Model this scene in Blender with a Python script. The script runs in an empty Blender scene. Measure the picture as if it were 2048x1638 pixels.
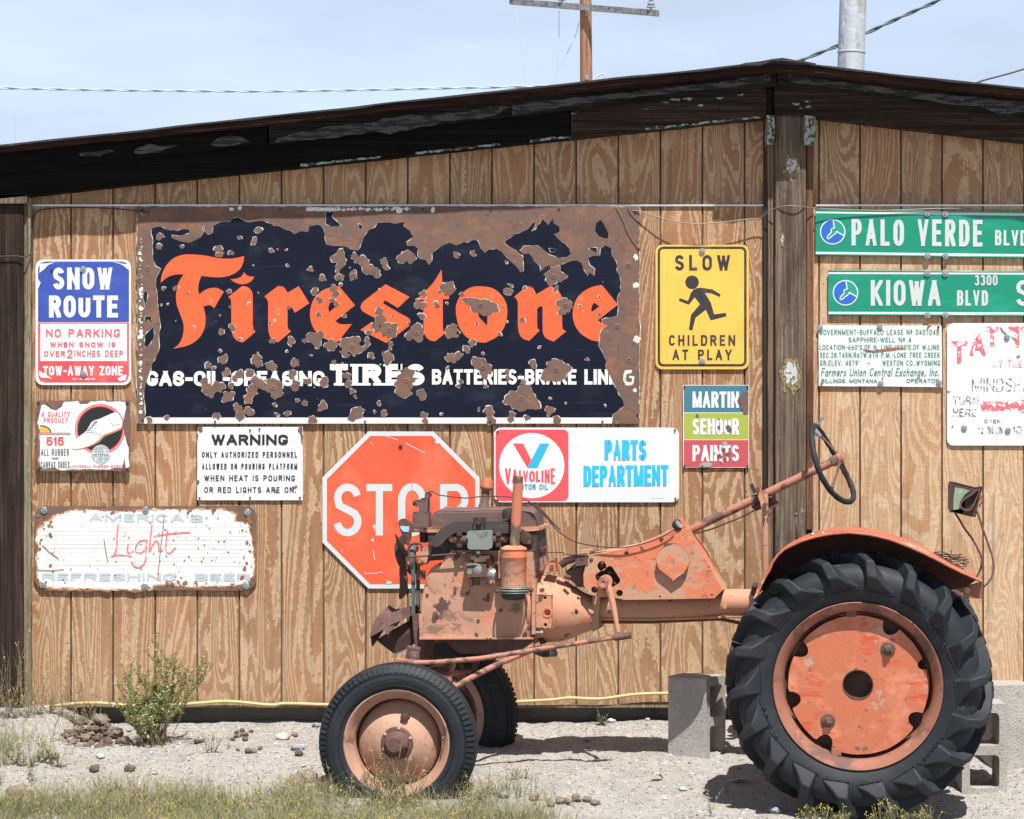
import bpy, math, random
from mathutils import Vector, Matrix, noise
from mathutils.geometry import tessellate_polygon
SC = bpy.context.scene
COL = SC.collection
R = math.radians
random.seed(7)

# ------------------------------------------------------------------ camera, sky, sun, exposure
CAMH, D0, FPX = 1.487, 12.0, 4956.0
cam = bpy.data.cameras.new('camera')
cam.lens = FPX/2048*36; cam.sensor_width = 36; cam.clip_end = 3000; cam.clip_start = .1
camo = bpy.data.objects.new('camera', cam); COL.objects.link(camo)
camo.location = (0, -D0, CAMH); camo.rotation_euler = (R(90), 0, 0)
SC.camera = camo

SUN = Vector((.13, -.50, 1.0)).normalized()          # towards the sun
SUN_EL = math.asin(SUN.z)
SUN_AZ = math.atan2(SUN.x, SUN.y)                     # clockwise from +y
w = bpy.data.worlds.new('World'); SC.world = w; w.use_nodes = True
nt = w.node_tree; nt.nodes.clear()
out = nt.nodes.new('ShaderNodeOutputWorld'); bg = nt.nodes.new('ShaderNodeBackground')
sky = nt.nodes.new('ShaderNodeTexSky'); sky.sky_type = 'NISHITA'; sky.sun_disc = False
sky.sun_elevation = SUN_EL; sky.sun_rotation = SUN_AZ; sky.air_density = 1.0; sky.dust_density = 1.6; sky.ozone_density = 1.0
tc = nt.nodes.new('ShaderNodeTexCoord'); mp = nt.nodes.new('ShaderNodeMapping'); sxz = nt.nodes.new('ShaderNodeSeparateXYZ'); hz = nt.nodes.new('ShaderNodeMapRange'); mm = nt.nodes.new('ShaderNodeMath')
mp.inputs['Scale'].default_value = (2.0, 2.0, 9.0); mp.inputs['Rotation'].default_value = (0, R(5), 0)
nz = nt.nodes.new('ShaderNodeTexNoise'); nz.inputs['Scale'].default_value = 1.6; nz.inputs['Detail'].default_value = 6; nz.inputs['Roughness'].default_value = .55
rmp = nt.nodes.new('ShaderNodeMapRange'); rmp.inputs['From Min'].default_value = .36; rmp.inputs['From Max'].default_value = .68
rmp.inputs['To Min'].default_value = .58; rmp.inputs['To Max'].default_value = .9
mx = nt.nodes.new('ShaderNodeMix'); mx.data_type = 'RGBA'
mx.inputs['B'].default_value = (15.6, 18.7, 23.6, 1)
nt.links.new(tc.outputs['Generated'], mp.inputs['Vector']); nt.links.new(mp.outputs[0], nz.inputs['Vector'])
nt.links.new(nz.outputs['Fac'], rmp.inputs['Value']); 
nt.links.new(tc.outputs['Generated'], sxz.inputs[0]); nt.links.new(sxz.outputs['Z'], hz.inputs['Value'])   # thin cloud and haze thicken towards the horizon
hz.inputs['From Min'].default_value = .17; hz.inputs['From Max'].default_value = .50; hz.inputs['To Min'].default_value = 1; hz.inputs['To Max'].default_value = .08
mm.operation = 'MULTIPLY'; nt.links.new(rmp.outputs[0], mm.inputs[0]); nt.links.new(hz.outputs[0], mm.inputs[1]); nt.links.new(mm.outputs[0], mx.inputs['Factor'])
nt.links.new(sky.outputs[0], mx.inputs['A']); nt.links.new(mx.outputs['Result'], bg.inputs['Color'])
bg.inputs['Strength'].default_value = .034
nt.links.new(bg.outputs[0], out.inputs[0])
sl = bpy.data.lights.new('sun', 'SUN'); sl.energy = 5.0; sl.angle = R(.53); sl.color = (1, .96, .9)
so = bpy.data.objects.new('sun', sl); COL.objects.link(so)
so.rotation_euler = (-SUN).to_track_quat('-Z', 'Y').to_euler()
SC.view_settings.view_transform = 'Standard'; SC.view_settings.look = 'None'
SC.view_settings.exposure = .62; SC.view_settings.gamma = 1

# ------------------------------------------------------------------ helpers
def P(px, py, d=0.0):
    "point on the vertical plane d metres in front of the wall, given in photograph pixels"
    s = FPX/(D0-d)
    return Vector(((px-1024)/s, -d, CAMH-(py-819)/s))
def lerp(a, b, t): return a+(b-a)*t
def sst(a, b, x):
    t = min(1, max(0, (x-a)/(b-a))); return t*t*(3-2*t)

class NT:
    def __init__(s, name):
        s.m = bpy.data.materials.new(name); s.m.use_nodes = True; s.t = s.m.node_tree; s.t.nodes.clear()
        s.out = s.t.nodes.new('ShaderNodeOutputMaterial'); s.b = s.n('ShaderNodeBsdfPrincipled', {})
        s.t.links.new(s.b.outputs[0], s.out.inputs[0])
        tc = s.t.nodes.new('ShaderNodeTexCoord'); s.co = tc.outputs['Object']
        s.rnd = s.t.nodes.new('ShaderNodeObjectInfo').outputs['Random']
    def n(s, typ, ins, **props):
        nd = s.t.nodes.new(typ)
        for k, v in props.items(): setattr(nd, k, v)
        for k, v in ins.items():
            i = nd.inputs[k]
            if isinstance(v, bpy.types.NodeSocket): s.t.links.new(v, i)
            else: i.default_value = v
        return nd
    def math(s, op, a, b=0.0, c=0.0, clamp=False):
        return s.n('ShaderNodeMath', {0: a, 1: b, 2: c}, operation=op, use_clamp=clamp).outputs[0]
    def mapv(s, scale, loc=(0, 0, 0), vec=None):
        return s.n('ShaderNodeMapping', {'Vector': vec or s.co, 'Scale': scale, 'Location': loc}).outputs[0]
    def rvec(s, amp=(37, 0, 53)):
        c = s.n('ShaderNodeCombineXYZ', {'X': s.math('MULTIPLY', s.rnd, amp[0]), 'Y': s.math('MULTIPLY', s.rnd, amp[1]), 'Z': s.math('MULTIPLY', s.rnd, amp[2])})
        return s.n('ShaderNodeVectorMath', {0: s.co, 1: c.outputs[0]}, operation='ADD').outputs[0]
    def noise(s, vec, scale=1, detail=2, rough=.5, dist=0):
        return s.n('ShaderNodeTexNoise', {'Vector': vec, 'Scale': scale, 'Detail': detail, 'Roughness': rough, 'Distortion': dist}).outputs['Fac']
    def rng(s, v, a, b, c=0.0, d=1.0):
        return s.n('ShaderNodeMapRange', {'Value': v, 'From Min': a, 'From Max': b, 'To Min': c, 'To Max': d}).outputs[0]
    def mix(s, f, a, b, mode='MIX'):
        def c(x): return x if isinstance(x, bpy.types.NodeSocket) else (x[0], x[1], x[2], 1)
        return s.n('ShaderNodeMix', {'Factor': f, 'A': c(a), 'B': c(b)}, data_type='RGBA', blend_type=mode).outputs['Result']
    def ramp(s, v, stops, interp='LINEAR'):
        nd = s.n('ShaderNodeValToRGB', {'Fac': v}); r = nd.color_ramp; r.interpolation = interp
        while len(r.elements) < len(stops): r.elements.new(.5)
        for e, (p, c) in zip(r.elements, stops): e.position = p; e.color = (c[0], c[1], c[2], 1)
        return nd.outputs[0]
    def bump(s, h, dist=.002, strength=.6):
        s.t.links.new(s.n('ShaderNodeBump', {'Height': h, 'Distance': dist, 'Strength': strength}).outputs[0], s.b.inputs['Normal'])
    def done(s, col, rough=.7, metal=0.0, spec=None):
        for k, v in (('Base Color', col), ('Roughness', rough), ('Metallic', metal)):
            i = s.b.inputs[k]
            if isinstance(v, bpy.types.NodeSocket): s.t.links.new(v, i)
            else: i.default_value = (v[0], v[1], v[2], 1) if k == 'Base Color' else v
        if spec is not None: s.b.inputs['Specular IOR Level'].default_value = spec
        return s.m

MATS = {}
def mat(name, base, layers=(), rough=.6, metal=0.0, bump=None, var=None, spec=None):
    """base colour; layers = (colour, scale xyz, threshold, softness, detail) of noise-shaped wear; bump = (scale, metres); var = (colour, scale)"""
    if name in MATS: return MATS[name]
    t = NT(name); c = base
    rv = t.rvec((17, 0, 23))
    if var: c = t.mix(t.rng(t.noise(rv, var[1], 4, .6), .3, .7), base, var[0])
    h = None
    for i, (lc, sc, th, soft, det) in enumerate(layers):
        v = t.mapv(sc, (i*7.3, i*3.1, i*5.7), rv)
        f = t.rng(t.noise(v, 1, det, .62), th, th+soft)
        c = t.mix(f, c, lc)
        h = f if h is None else t.math('MAXIMUM', h, f)
    if bump:
        b = t.noise(rv, bump[0], 4, .6)
        if h is not None: b = t.math('ADD', b, t.math('MULTIPLY', h, -.6))
        t.bump(b, bump[1], .8)
    MATS[name] = t.done(c, rough, metal, spec)
    return MATS[name]
def u3(k): return (k, k, k)

class MB:
    "mesh builder in world space"
    def __init__(s): s.v = []; s.f = []; s.k = 0
    def add(s, vs, fs):
        o = len(s.v); s.v += [tuple(v) for v in vs]; s.f += [tuple(i+o for i in f) for f in fs]
    def flat(s, loops):
        "flat face from world loops (outer + holes)"
        loops = [[Vector(p) for p in l] for l in loops]
        tri = tessellate_polygon(loops); vs = [p for l in loops for p in l]
        # face the camera
        fs = []
        for t in tri:
            n = (vs[t[1]]-vs[t[0]]).cross(vs[t[2]]-vs[t[0]])
            fs.append(t if n.y < 0 else (t[0], t[2], t[1]))
        s.add(vs, fs)
    def prism(s, loop, vec, holes=()):
        "closed solid from a near loop pushed along vec; holes go right through"
        vec = Vector(vec); loops = [[Vector(p) for p in l] for l in [loop]+list(holes)]
        tri = tessellate_polygon(loops); vs = [p for l in loops for p in l]; n = len(vs)
        fs = [tuple(t) for t in tri]+[tuple(i+n for i in reversed(t)) for t in tri]
        o = 0
        for l in loops:
            m = len(l)
            for i in range(m): j = (i+1) % m; fs.append((o+i, o+j, o+j+n, o+i+n))
            o += m
        s.add(vs+[p+vec for p in vs], fs)
    def box(s, c, h, rot=None):
        c = Vector(c); vs = []
        for x in (-1, 1):
            for y in (-1, 1):
                for z in (-1, 1):
                    p = Vector((x*h[0], y*h[1], z*h[2])); vs.append(c+(rot @ p if rot else p))
        s.add(vs, [(0, 1, 3, 2), (4, 6, 7, 5), (0, 4, 5, 1), (2, 3, 7, 6), (0, 2, 6, 4), (1, 5, 7, 3)])
    def tube(s, pts, r, n=8, caps=True):
        pts = [Vector(p) for p in pts]; m = len(pts)
        rs = r if isinstance(r, (list, tuple)) else [r]*m
        t0 = (pts[1]-pts[0]).normalized()
        up = Vector((0, 0, 1)) if abs(t0.z) < .9 else Vector((1, 0, 0))
        a = t0.cross(up).normalized(); vs = []
        for i, p in enumerate(pts):
            t = (pts[min(i+1, m-1)]-pts[max(i-1, 0)]).normalized()
            a = (a-t*a.dot(t)).normalized(); b = t.cross(a)
            for k in range(n):
                q = 2*math.pi*k/n; vs.append(p+(a*math.cos(q)+b*math.sin(q))*rs[i])
        fs = [(i*n+k, i*n+(k+1) % n, (i+1)*n+(k+1) % n, (i+1)*n+k) for i in range(m-1) for k in range(n)]
        if caps: fs += [tuple(range(n-1, -1, -1)), tuple((m-1)*n+k for k in range(n))]
        s.add(vs, fs)
    def lathe(s, o, ax, prof, n=32, up=None, closed=False, fn=None):
        "prof = (distance along axis, radius) pairs"
        o = Vector(o); ax = Vector(ax).normalized()
        up = Vector(up) if up else (Vector((0, 0, 1)) if abs(ax.z) < .9 else Vector((1, 0, 0)))
        a = (up-ax*up.dot(ax)).normalized(); b = ax.cross(a); vs = []
        for i, (h, r) in enumerate(prof):
            for k in range(n):
                q = 2*math.pi*k/n; rr = r+(fn(i, k, q) if fn else 0)
                vs.append(o+ax*h+(a*math.cos(q)+b*math.sin(q))*rr)
        m = len(prof)
        fs = [(i*n+k, i*n+(k+1) % n, (i+1)*n+(k+1) % n, (i+1)*n+k) for i in range(m-1) for k in range(n)]
        if closed: fs += [((m-1)*n+k, (m-1)*n+(k+1) % n, (k+1) % n, k) for k in range(n)]
        s.add(vs, fs)
    def ball(s, c, r, n=10, jit=0, seed=0, sq=(1, 1, 1), rot=None):
        c = Vector(c); vs = [];
        for i in range(n+1):
            th = math.pi*i/n
            for k in range(2*n):
                q = math.pi*k/n
                p = Vector((math.sin(th)*math.cos(q), math.sin(th)*math.sin(q), math.cos(th)))
                if jit: p *= 1+jit*noise.fractal(p*1.7+Vector((seed*3.1, seed*1.7, seed)), 1, 2, 3)
                p = Vector((p.x*sq[0], p.y*sq[1], p.z*sq[2]))*r
                vs.append(c+(rot @ p if rot else p))
        s.add(vs, [(i*2*n+k, (i+1)*2*n+k, (i+1)*2*n+(k+1) % (2*n), i*2*n+(k+1) % (2*n)) for i in range(n) for k in range(2*n)])
    def build(s, name, m, parent=None, smooth=None, bevel=0):
        inv = WM.get(parent.name, Matrix()).inverted() if parent else Matrix()
        me = bpy.data.meshes.new(name); me.from_pydata([tuple(inv @ Vector(v)) for v in s.v] if parent else s.v, [], s.f)
        me.validate(); me.update()
        if smooth is not None:
            me.shade_smooth()
            if smooth < 180: me.set_sharp_from_angle(angle=R(smooth))
        me.materials.append(m)
        o = bpy.data.objects.new(name, me); COL.objects.link(o)
        if parent: o.parent = parent; WM[o.name] = WM.get(parent.name, Matrix()).copy()
        if bevel:
            b = o.modifiers.new('bevel', 'BEVEL'); b.width = bevel; b.segments = 2; b.limit_method = 'ANGLE'; b.angle_limit = R(35)
        return o
WM = {}
def tag(o, label=None, cat=None, group=None, kind=None):
    for k, v in (('label', label), ('category', cat), ('group', group), ('kind', kind)):
        if v: o[k] = v
    return o
def thing(name, loc, label, cat, group=None, rz=0, parent=None):
    o = bpy.data.objects.new(name, None); COL.objects.link(o); o.empty_display_size = .1
    M = Matrix.Translation(Vector(loc)) @ Matrix.Rotation(rz, 4, 'Z')
    if parent:
        o.parent = parent; o.matrix_local = WM[parent.name].inverted() @ M
    else: o.matrix_local = M
    WM[o.name] = M
    return tag(o, label, cat, group)

def smooth_loop(pts, n=5, closed=True):
    "Catmull-Rom through points; a third item 1 marks a corner"
    out = []; m = len(pts)
    for i in range(m if closed else m-1):
        p1, p2 = pts[i], pts[(i+1) % m]
        c1, c2 = len(p1) > 2, len(p2) > 2
        p0 = pts[i-1] if (closed or i > 0) else p1
        p3 = pts[(i+2) % m] if (closed or i+2 < m) else p2
        if c1: p0 = p1
        if c2: p3 = p2
        k = 1 if (c1 and c2) else n
        for j in range(k):
            t = j/k; q = []
            for a in (0, 1):
                q.append(.5*((2*p1[a])+(-p0[a]+p2[a])*t+(2*p0[a]-5*p1[a]+4*p2[a]-p3[a])*t*t+(-p0[a]+3*p1[a]-3*p2[a]+p3[a])*t**3))
            out.append(tuple(q))
    if not closed: out.append(tuple(pts[-1][:2]))
    return out
def jagged(pts, step, amp, seed=0, closed=True):
    "subdivide a pixel outline and make it ragged"
    out = []; m = len(pts)
    for i in range(m if closed else m-1):
        a, b = pts[i], pts[(i+1) % m]; L = math.hypot(b[0]-a[0], b[1]-a[1]); k = max(1, int(L/step))
        for j in range(k):
            t = j/k; x, y = lerp(a[0], b[0], t), lerp(a[1], b[1], t)
            v = noise.noise_vector(Vector((x/(step*2.3), y/(step*2.3), seed)))*1.3
            out.append((x+v.x*amp, y+v.y*amp))
    return out
def rrect(x0, y0, x1, y1, r, n=6):
    o = []
    for cx, cy, a in ((x1-r, y0+r, -90), (x1-r, y1-r, 0), (x0+r, y1-r, 90), (x0+r, y0+r, 180)):
        for i in range(n+1):
            q = R(a+90*i/n); o.append((cx+r*math.cos(q), cy+r*math.sin(q)))
    return o
def rect(x0, y0, x1, y1): return [(x0, y0), (x1, y0), (x1, y1), (x0, y1)]
def circ(cx, cy, r, n=40, ry=None):
    return [(cx+r*math.cos(2*math.pi*i/n), cy+(ry or r)*math.sin(2*math.pi*i/n)) for i in range(n)]
def blob(cx, cy, r, seed, n=None):
    n = n or int(16+r*.9); o = []
    for i in range(n):
        q = 2*math.pi*i/n; v = Vector((math.cos(q)*1.5, math.sin(q)*1.5, seed*3.7))
        k = 1+.55*noise.noise(v*.8)+.30*noise.noise(v*1.7+Vector((5, 1, 2)))+.10*noise.noise(v*4.7)
        ex = 1+.55*noise.noise(Vector((seed*1.3, 5, 1))); ro = seed*1.9; X, Y = r*k*math.cos(q)*ex, r*k*math.sin(q)/ex
        o.append((cx+X*math.cos(ro)-Y*math.sin(ro), cy+X*math.sin(ro)+Y*math.cos(ro)))
    return o

# ------------------------------------------------------------------ stroke lettering
def arc(cx, cy, rx, ry, a0, a1, n=8):
    return [(cx+rx*math.cos(R(a0+(a1-a0)*i/n)), cy+ry*math.sin(R(a0+(a1-a0)*i/n))) for i in range(n+1)]
r3 = .3
G = {
 'A': (.74, [[(0, 0), (.5, 1), (1, 0)], [(.17, .3), (.83, .3)]]),
 'B': (.66, [[(0, 0), (0, 1), (.6, 1)]+arc(.6, .76, .36, .24, 80, -90, 6)+[(0, .52)], [(.6, .52)]+arc(.62, .26, .38, .26, 80, -90, 6)+[(0, 0)]]),
 'C': (.64, [arc(.5, 1-r3, .5, r3, 15, 180)+arc(.5, r3, .5, r3, 180, 345)]),
 'D': (.66, [[(0, 0), (0, 1), (.5, 1)]+arc(.5, 1-r3, .5, r3, 80, 0, 5)+arc(.5, r3, .5, r3, 0, -90, 6)+[(0, 0)]]),
 'E': (.56, [[(1, 1), (0, 1), (0, 0), (1, 0)], [(0, .52), (.85, .52)]]),
 'F': (.54, [[(1, 1), (0, 1), (0, 0)], [(0, .52), (.85, .52)]]),
 'G': (.66, [arc(.5, 1-r3, .5, r3, 25, 180)+arc(.5, r3, .5, r3, 180, 360)+[(1, .36), (.6, .36)]]),
 'H': (.66, [[(0, 0), (0, 1)], [(1, 0), (1, 1)], [(0, .52), (1, .52)]]),
 'I': (.0, [[(.5, 0), (.5, 1)]]),
 'J': (.5, [[(1, 1), (1, r3)]+arc(.5, r3, .5, r3, 0, -170)]),
 'K': (.68, [[(0, 0), (0, 1)], [(1, 1), (0, .38)], [(.3, .56), (1, 0)]]),
 'L': (.52, [[(0, 1), (0, 0), (1, 0)]]),
 'M': (.95, [[(0, 0), (0, 1), (.5, .08), (1, 1), (1, 0)]]),
 'N': (.74, [[(0, 0), (0, 1), (1, 0), (1, 1)]]),
 'O': (.68, [arc(.5, 1-r3, .5, r3, 90, 180, 5)+arc(.5, r3, .5, r3, 180, 360, 10)+arc(.5, 1-r3, .5, r3, 0, 92, 5)]),
 'P': (.64, [[(0, 0), (0, 1), (.6, 1)]+arc(.6, .74, .4, .26, 80, -90, 7)+[(0, .48)]]),
 'Q': (.68, [arc(.5, 1-r3, .5, r3, 90, 180, 5)+arc(.5, r3, .5, r3, 180, 360, 10)+arc(.5, 1-r3, .5, r3, 0, 92, 5), [(.6, .25), (1, -.05)]]),
 'R': (.66, [[(0, 0), (0, 1), (.6, 1)]+arc(.6, .75, .4, .25, 80, -90, 7)+[(0, .5)], [(.55, .5), (1, 0)]]),
 'S': (.62, [arc(.5, .76, .48, .24, 12, 180, 8)+[(.1, .6), (.85, .42)]+arc(.5, .25, .5, .25, 15, -170, 9)]),
 'T': (.62, [[(0, 1), (1, 1)], [(.5, 1), (.5, 0)]]),
 'U': (.66, [[(0, 1)]+arc(.5, r3, .5, r3, 180, 360, 10)+[(1, 1)]]),
 'V': (.72, [[(0, 1), (.5, 0), (1, 1)]]),
 'W': (1.0, [[(0, 1), (.26, 0), (.5, .9), (.74, 0), (1, 1)]]),
 'X': (.7, [[(0, 0), (1, 1)], [(0, 1), (1, 0)]]),
 'Y': (.7, [[(0, 1), (.5, .45), (1, 1)], [(.5, .45), (.5, 0)]]),
 'Z': (.62, [[(0, 1), (1, 1), (0, 0), (1, 0)]]),
 '0': (.6, [arc(.5, 1-r3, .5, r3, 90, 180, 5)+arc(.5, r3, .5, r3, 180, 360, 10)+arc(.5, 1-r3, .5, r3, 0, 92, 5)]),
 '1': (.15, [[(0, .8), (1, 1), (1, 0)]]),
 '2': (.58, [arc(.5, .72, .5, .28, 165, -25, 9)+[(0, 0), (1, 0)]]),
 '3': (.58, [arc(.48, .75, .45, .25, 160, -80, 8), arc(.48, .26, .52, .27, 80, -165, 9)]),
 '4': (.64, [[(.75, 0), (.75, 1), (0, .28), (1, .28)]]),
 '5': (.58, [[(.9, 1), (.1, 1), (.05, .56)]+arc(.48, .31, .52, .31, 120, -160, 9)]),
 '6': (.6, [[(.8, 1), (.12, .5)]+arc(.5, .3, .5, .3, 150, 510, 14)]),
 '7': (.56, [[(0, 1), (1, 1), (.35, 0)]]),
 '8': (.58, [arc(.5, .76, .44, .24, -90, 270, 12), arc(.5, .26, .5, .26, 90, 450, 12)]),
 '9': (.6, [[(.2, 0), (.88, .5)]+arc(.5, .7, .5, .3, -30, 330, 14)]),
 '.': (.0, [[(.5, .0), (.5, .1)]]), ',': (.1, [[(1, .1), (0, -.12)]]), "'": (.0, [[(.5, .75), (.5, 1)]]),
 '-': (.32, [[(0, .45), (1, .45)]]), ' ': (.28, []), '&': (.6, [arc(.5, .76, .3, .24, -60, 240, 8)+[(1, 0)], arc(.45, .26, .45, .26, 60, 380, 9)]),
 'º': (.36, [arc(.5, .72, .5, .24, 0, 360, 10), [(0, .3), (1, .3)]]),
 'a': (.46, [arc(.5, .3, .5, .3, 20, 340, 10), [(1, .6), (1, 0)]]), 'r': (.34, [[(0, 0), (0, .6)], [(0, .4)]+arc(.6, .35, .5, .25, 150, 50, 4)]),
 'm': (.74, [[(0, 0), (0, .6)], [(0, .4)]+arc(.25, .4, .25, .2, 150, 0, 5)+[(.5, 0)], [(.5, .4)]+arc(.75, .4, .25, .2, 150, 0, 5)+[(1, 0)]]),
 'e': (.42, [[(0, .32), (1, .34)]+arc(.5, .32, .5, .3, 10, 320, 10)]), 's': (.36, [arc(.5, .46, .45, .15, 20, 200, 5)+arc(.5, .15, .5, .16, 30, -170, 6)]),
 'n': (.44, [[(0, 0), (0, .6)], [(0, .4)]+arc(.5, .38, .5, .22, 160, 0, 6)+[(1, 0)]]), 'i': (.0, [[(.5, 0), (.5, .6)], [(.5, .8), (.5, .9)]]),
 'o': (.46, [arc(.5, .3, .5, .3, 0, 362, 12)]), 'c': (.4, [arc(.5, .3, .5, .3, 40, 320, 9)]), 't': (.3, [[(.5, 1), (.5, .1), (.9, 0)], [(0, .65), (1, .65)]]),
 'l': (.0, [[(.5, 0), (.5, 1.05)]]), 'x': (.42, [[(0, 0), (1, .6)], [(0, .6), (1, 0)]]), 'h': (.44, [[(0, 0), (0, 1.05)], [(0, .4)]+arc(.5, .38, .5, .22, 160, 0, 6)+[(1, 0)]]),
 'g': (.46, [arc(.5, .3, .5, .3, 20, 340, 10), [(1, .6), (1, -.15)]+arc(.5, -.15, .5, .2, 0, -150, 6)]), 'f': (.34, [arc(.7, .8, .4, .22, 40, 180, 5)+[(.3, 0)], [(0, .6), (.9, .6)]]),
}
def stroke(pts, t, lim=1.6):
    "outline strip of a polyline -> left and right point lists"
    q = [pts[0]]
    for p in pts[1:]:
        if math.hypot(p[0]-q[-1][0], p[1]-q[-1][1]) > 1e-3: q.append(p)
    pts = q; L = []; Rr = []; m = len(pts)
    if m < 2: return [], []
    closed = m > 4 and math.hypot(pts[0][0]-pts[-1][0], pts[0][1]-pts[-1][1]) < t*.2
    for i in range(m):
        a = pts[i-1] if i > 0 else (pts[-2] if closed else None)
        b = pts[i+1] if i < m-1 else (pts[1] if closed else None)
        p = pts[i]
        d1 = None if a is None else (p[0]-a[0], p[1]-a[1]); d2 = None if b is None else (b[0]-p[0], b[1]-p[1])
        d1 = d1 or d2; d2 = d2 or d1
        l1 = math.hypot(*d1) or 1; l2 = math.hypot(*d2) or 1
        n1 = (-d1[1]/l1, d1[0]/l1); n2 = (-d2[1]/l2, d2[0]/l2)
        nx, ny = n1[0]+n2[0], n1[1]+n2[1]; l = math.hypot(nx, ny) or 1; nx /= l; ny /= l
        k = min(lim, 1/max(.2, nx*n1[0]+ny*n1[1])) * t/2
        L.append((p[0]+nx*k, p[1]+ny*k)); Rr.append((p[0]-nx*k, p[1]-ny*k))
    return L, Rr
def split_runs(pts, t):
    "split a polyline at sharp turns, each piece running a little past its corner"
    out = []; cur = [pts[0]]; m = len(pts)
    for i in range(1, m):
        cur.append(pts[i])
        if i < m-1:
            a = (pts[i][0]-pts[i-1][0], pts[i][1]-pts[i-1][1]); b = (pts[i+1][0]-pts[i][0], pts[i+1][1]-pts[i][1])
            la = math.hypot(*a) or 1; lb = math.hypot(*b) or 1
            if (a[0]*b[0]+a[1]*b[1])/(la*lb) < .62: out.append(cur); cur = [pts[i]]
    out.append(cur); res = []
    for q in out:
        q = list(q)
        if len(q) < 2: continue
        if t and (len(out) > 1 or len(q) == 2):
            for e, f in ((0, 1), (-1, -2)):
                d = (q[e][0]-q[f][0], q[e][1]-q[f][1]); l = math.hypot(*d) or 1
                diag = min(abs(d[0]), abs(d[1]))/l > .08
                k = t*(.75 if diag else .5)
                q[e] = (q[e][0]+d[0]/l*k, q[e][1]+d[1]/l*k)
        res.append(q)
    return res
def clip_poly(q, box):
    for ax, lim, sg in ((0, box[0], 1), (1, box[1], 1), (0, box[2], -1), (1, box[3], -1)):
        o = []
        for i in range(len(q)):
            a, b = q[i-1], q[i]; da, db = (a[ax]-lim)*sg, (b[ax]-lim)*sg
            if (da >= 0) != (db >= 0):
                f = da/(da-db); o.append((lerp(a[0], b[0], f), lerp(a[1], b[1], f)))
            if db >= 0: o.append(b)
        q = o
        if len(q) < 3: return []
    return q
def text_strokes(s, x0, y0, x1, y1, t, gap=.17, slope=0.0, bend=0.0, serif=0.0, tv=None, slant=0.0, words=None):
    """strokes of a line of text filling the pixel box (y0 top); gap = letter spacing / height"""
    H = abs(y1-y0); n = len(s)
    ws = [G[c][0] for c in s]; tot = sum(ws); fixed = t*n; spaces = gap*H*(n-1)
    k = max(.05, ((x1-x0)-fixed-spaces)/max(.001, tot))
    x = x0; res = []; wi = 0
    for c, wv in zip(s, ws):
        if words is not None:
            while len(words) < len(res): words.append(wi)
        if c in ' -': wi += 1
        wid = k*wv
        for st in G[c][1]:
            pts = []
            for u, v in st:
                X = x+t/2+u*wid; Y = y1-t/2-v*(H-t)
                if slant: X += slant*(v-.5)*H
                pts.append((X, Y))
            low = c.islower() or c in ',Q' or slant
            box = (x-(H if low else .01), y0-(H if low else .01), x+wid+t+(H if low else .01), y1+(H if low else .01))
            td = min(t, max(.66*t, .4*wid)) if c == 'N' else min(t, max(.42*t, .34*wid)) if c in 'MW' else (min(t, max(.6*t, .5*wid)) if c in 'AVKXY4' else t)
            res.append(('c', pts, t, box, slope*(x-x0), td))
        if serif and c != ' ':
            sw = serif*H
            ends = {'T': [(.5, 0)], 'I': [(.5, 0), (.5, 1)], 'R': [(0, 0), (0, 1), (1, 0)], 'E': [(0, 0), (0, 1)]}.get(c, [])
            for u, v in ends:
                X = x+t/2+u*wid; th = t*.4
                Y = y1-th/2 if v < .5 else y0+th/2
                res.append(('w', [(X-sw-t/2, Y), (X+sw+t/2, Y)], th))
            if c in 'TE':
                for u in ((0, 1) if c == 'T' else (1,)):
                    X = x+t/2+u*wid; res.append(('w', [(X, y0), (X, y0+H*.3)], t*.45))
                if c == 'E': res.append(('w', [(X, y1), (X, y1-H*.3)], t*.45))
        if c == '-':
            if words is not None:
                while len(words) < len(res): words.append(wi)
            wi += 1
        x += wid+t+gap*H
    if words is not None:
        while len(words) < len(res): words.append(wi)
    return res
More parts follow.
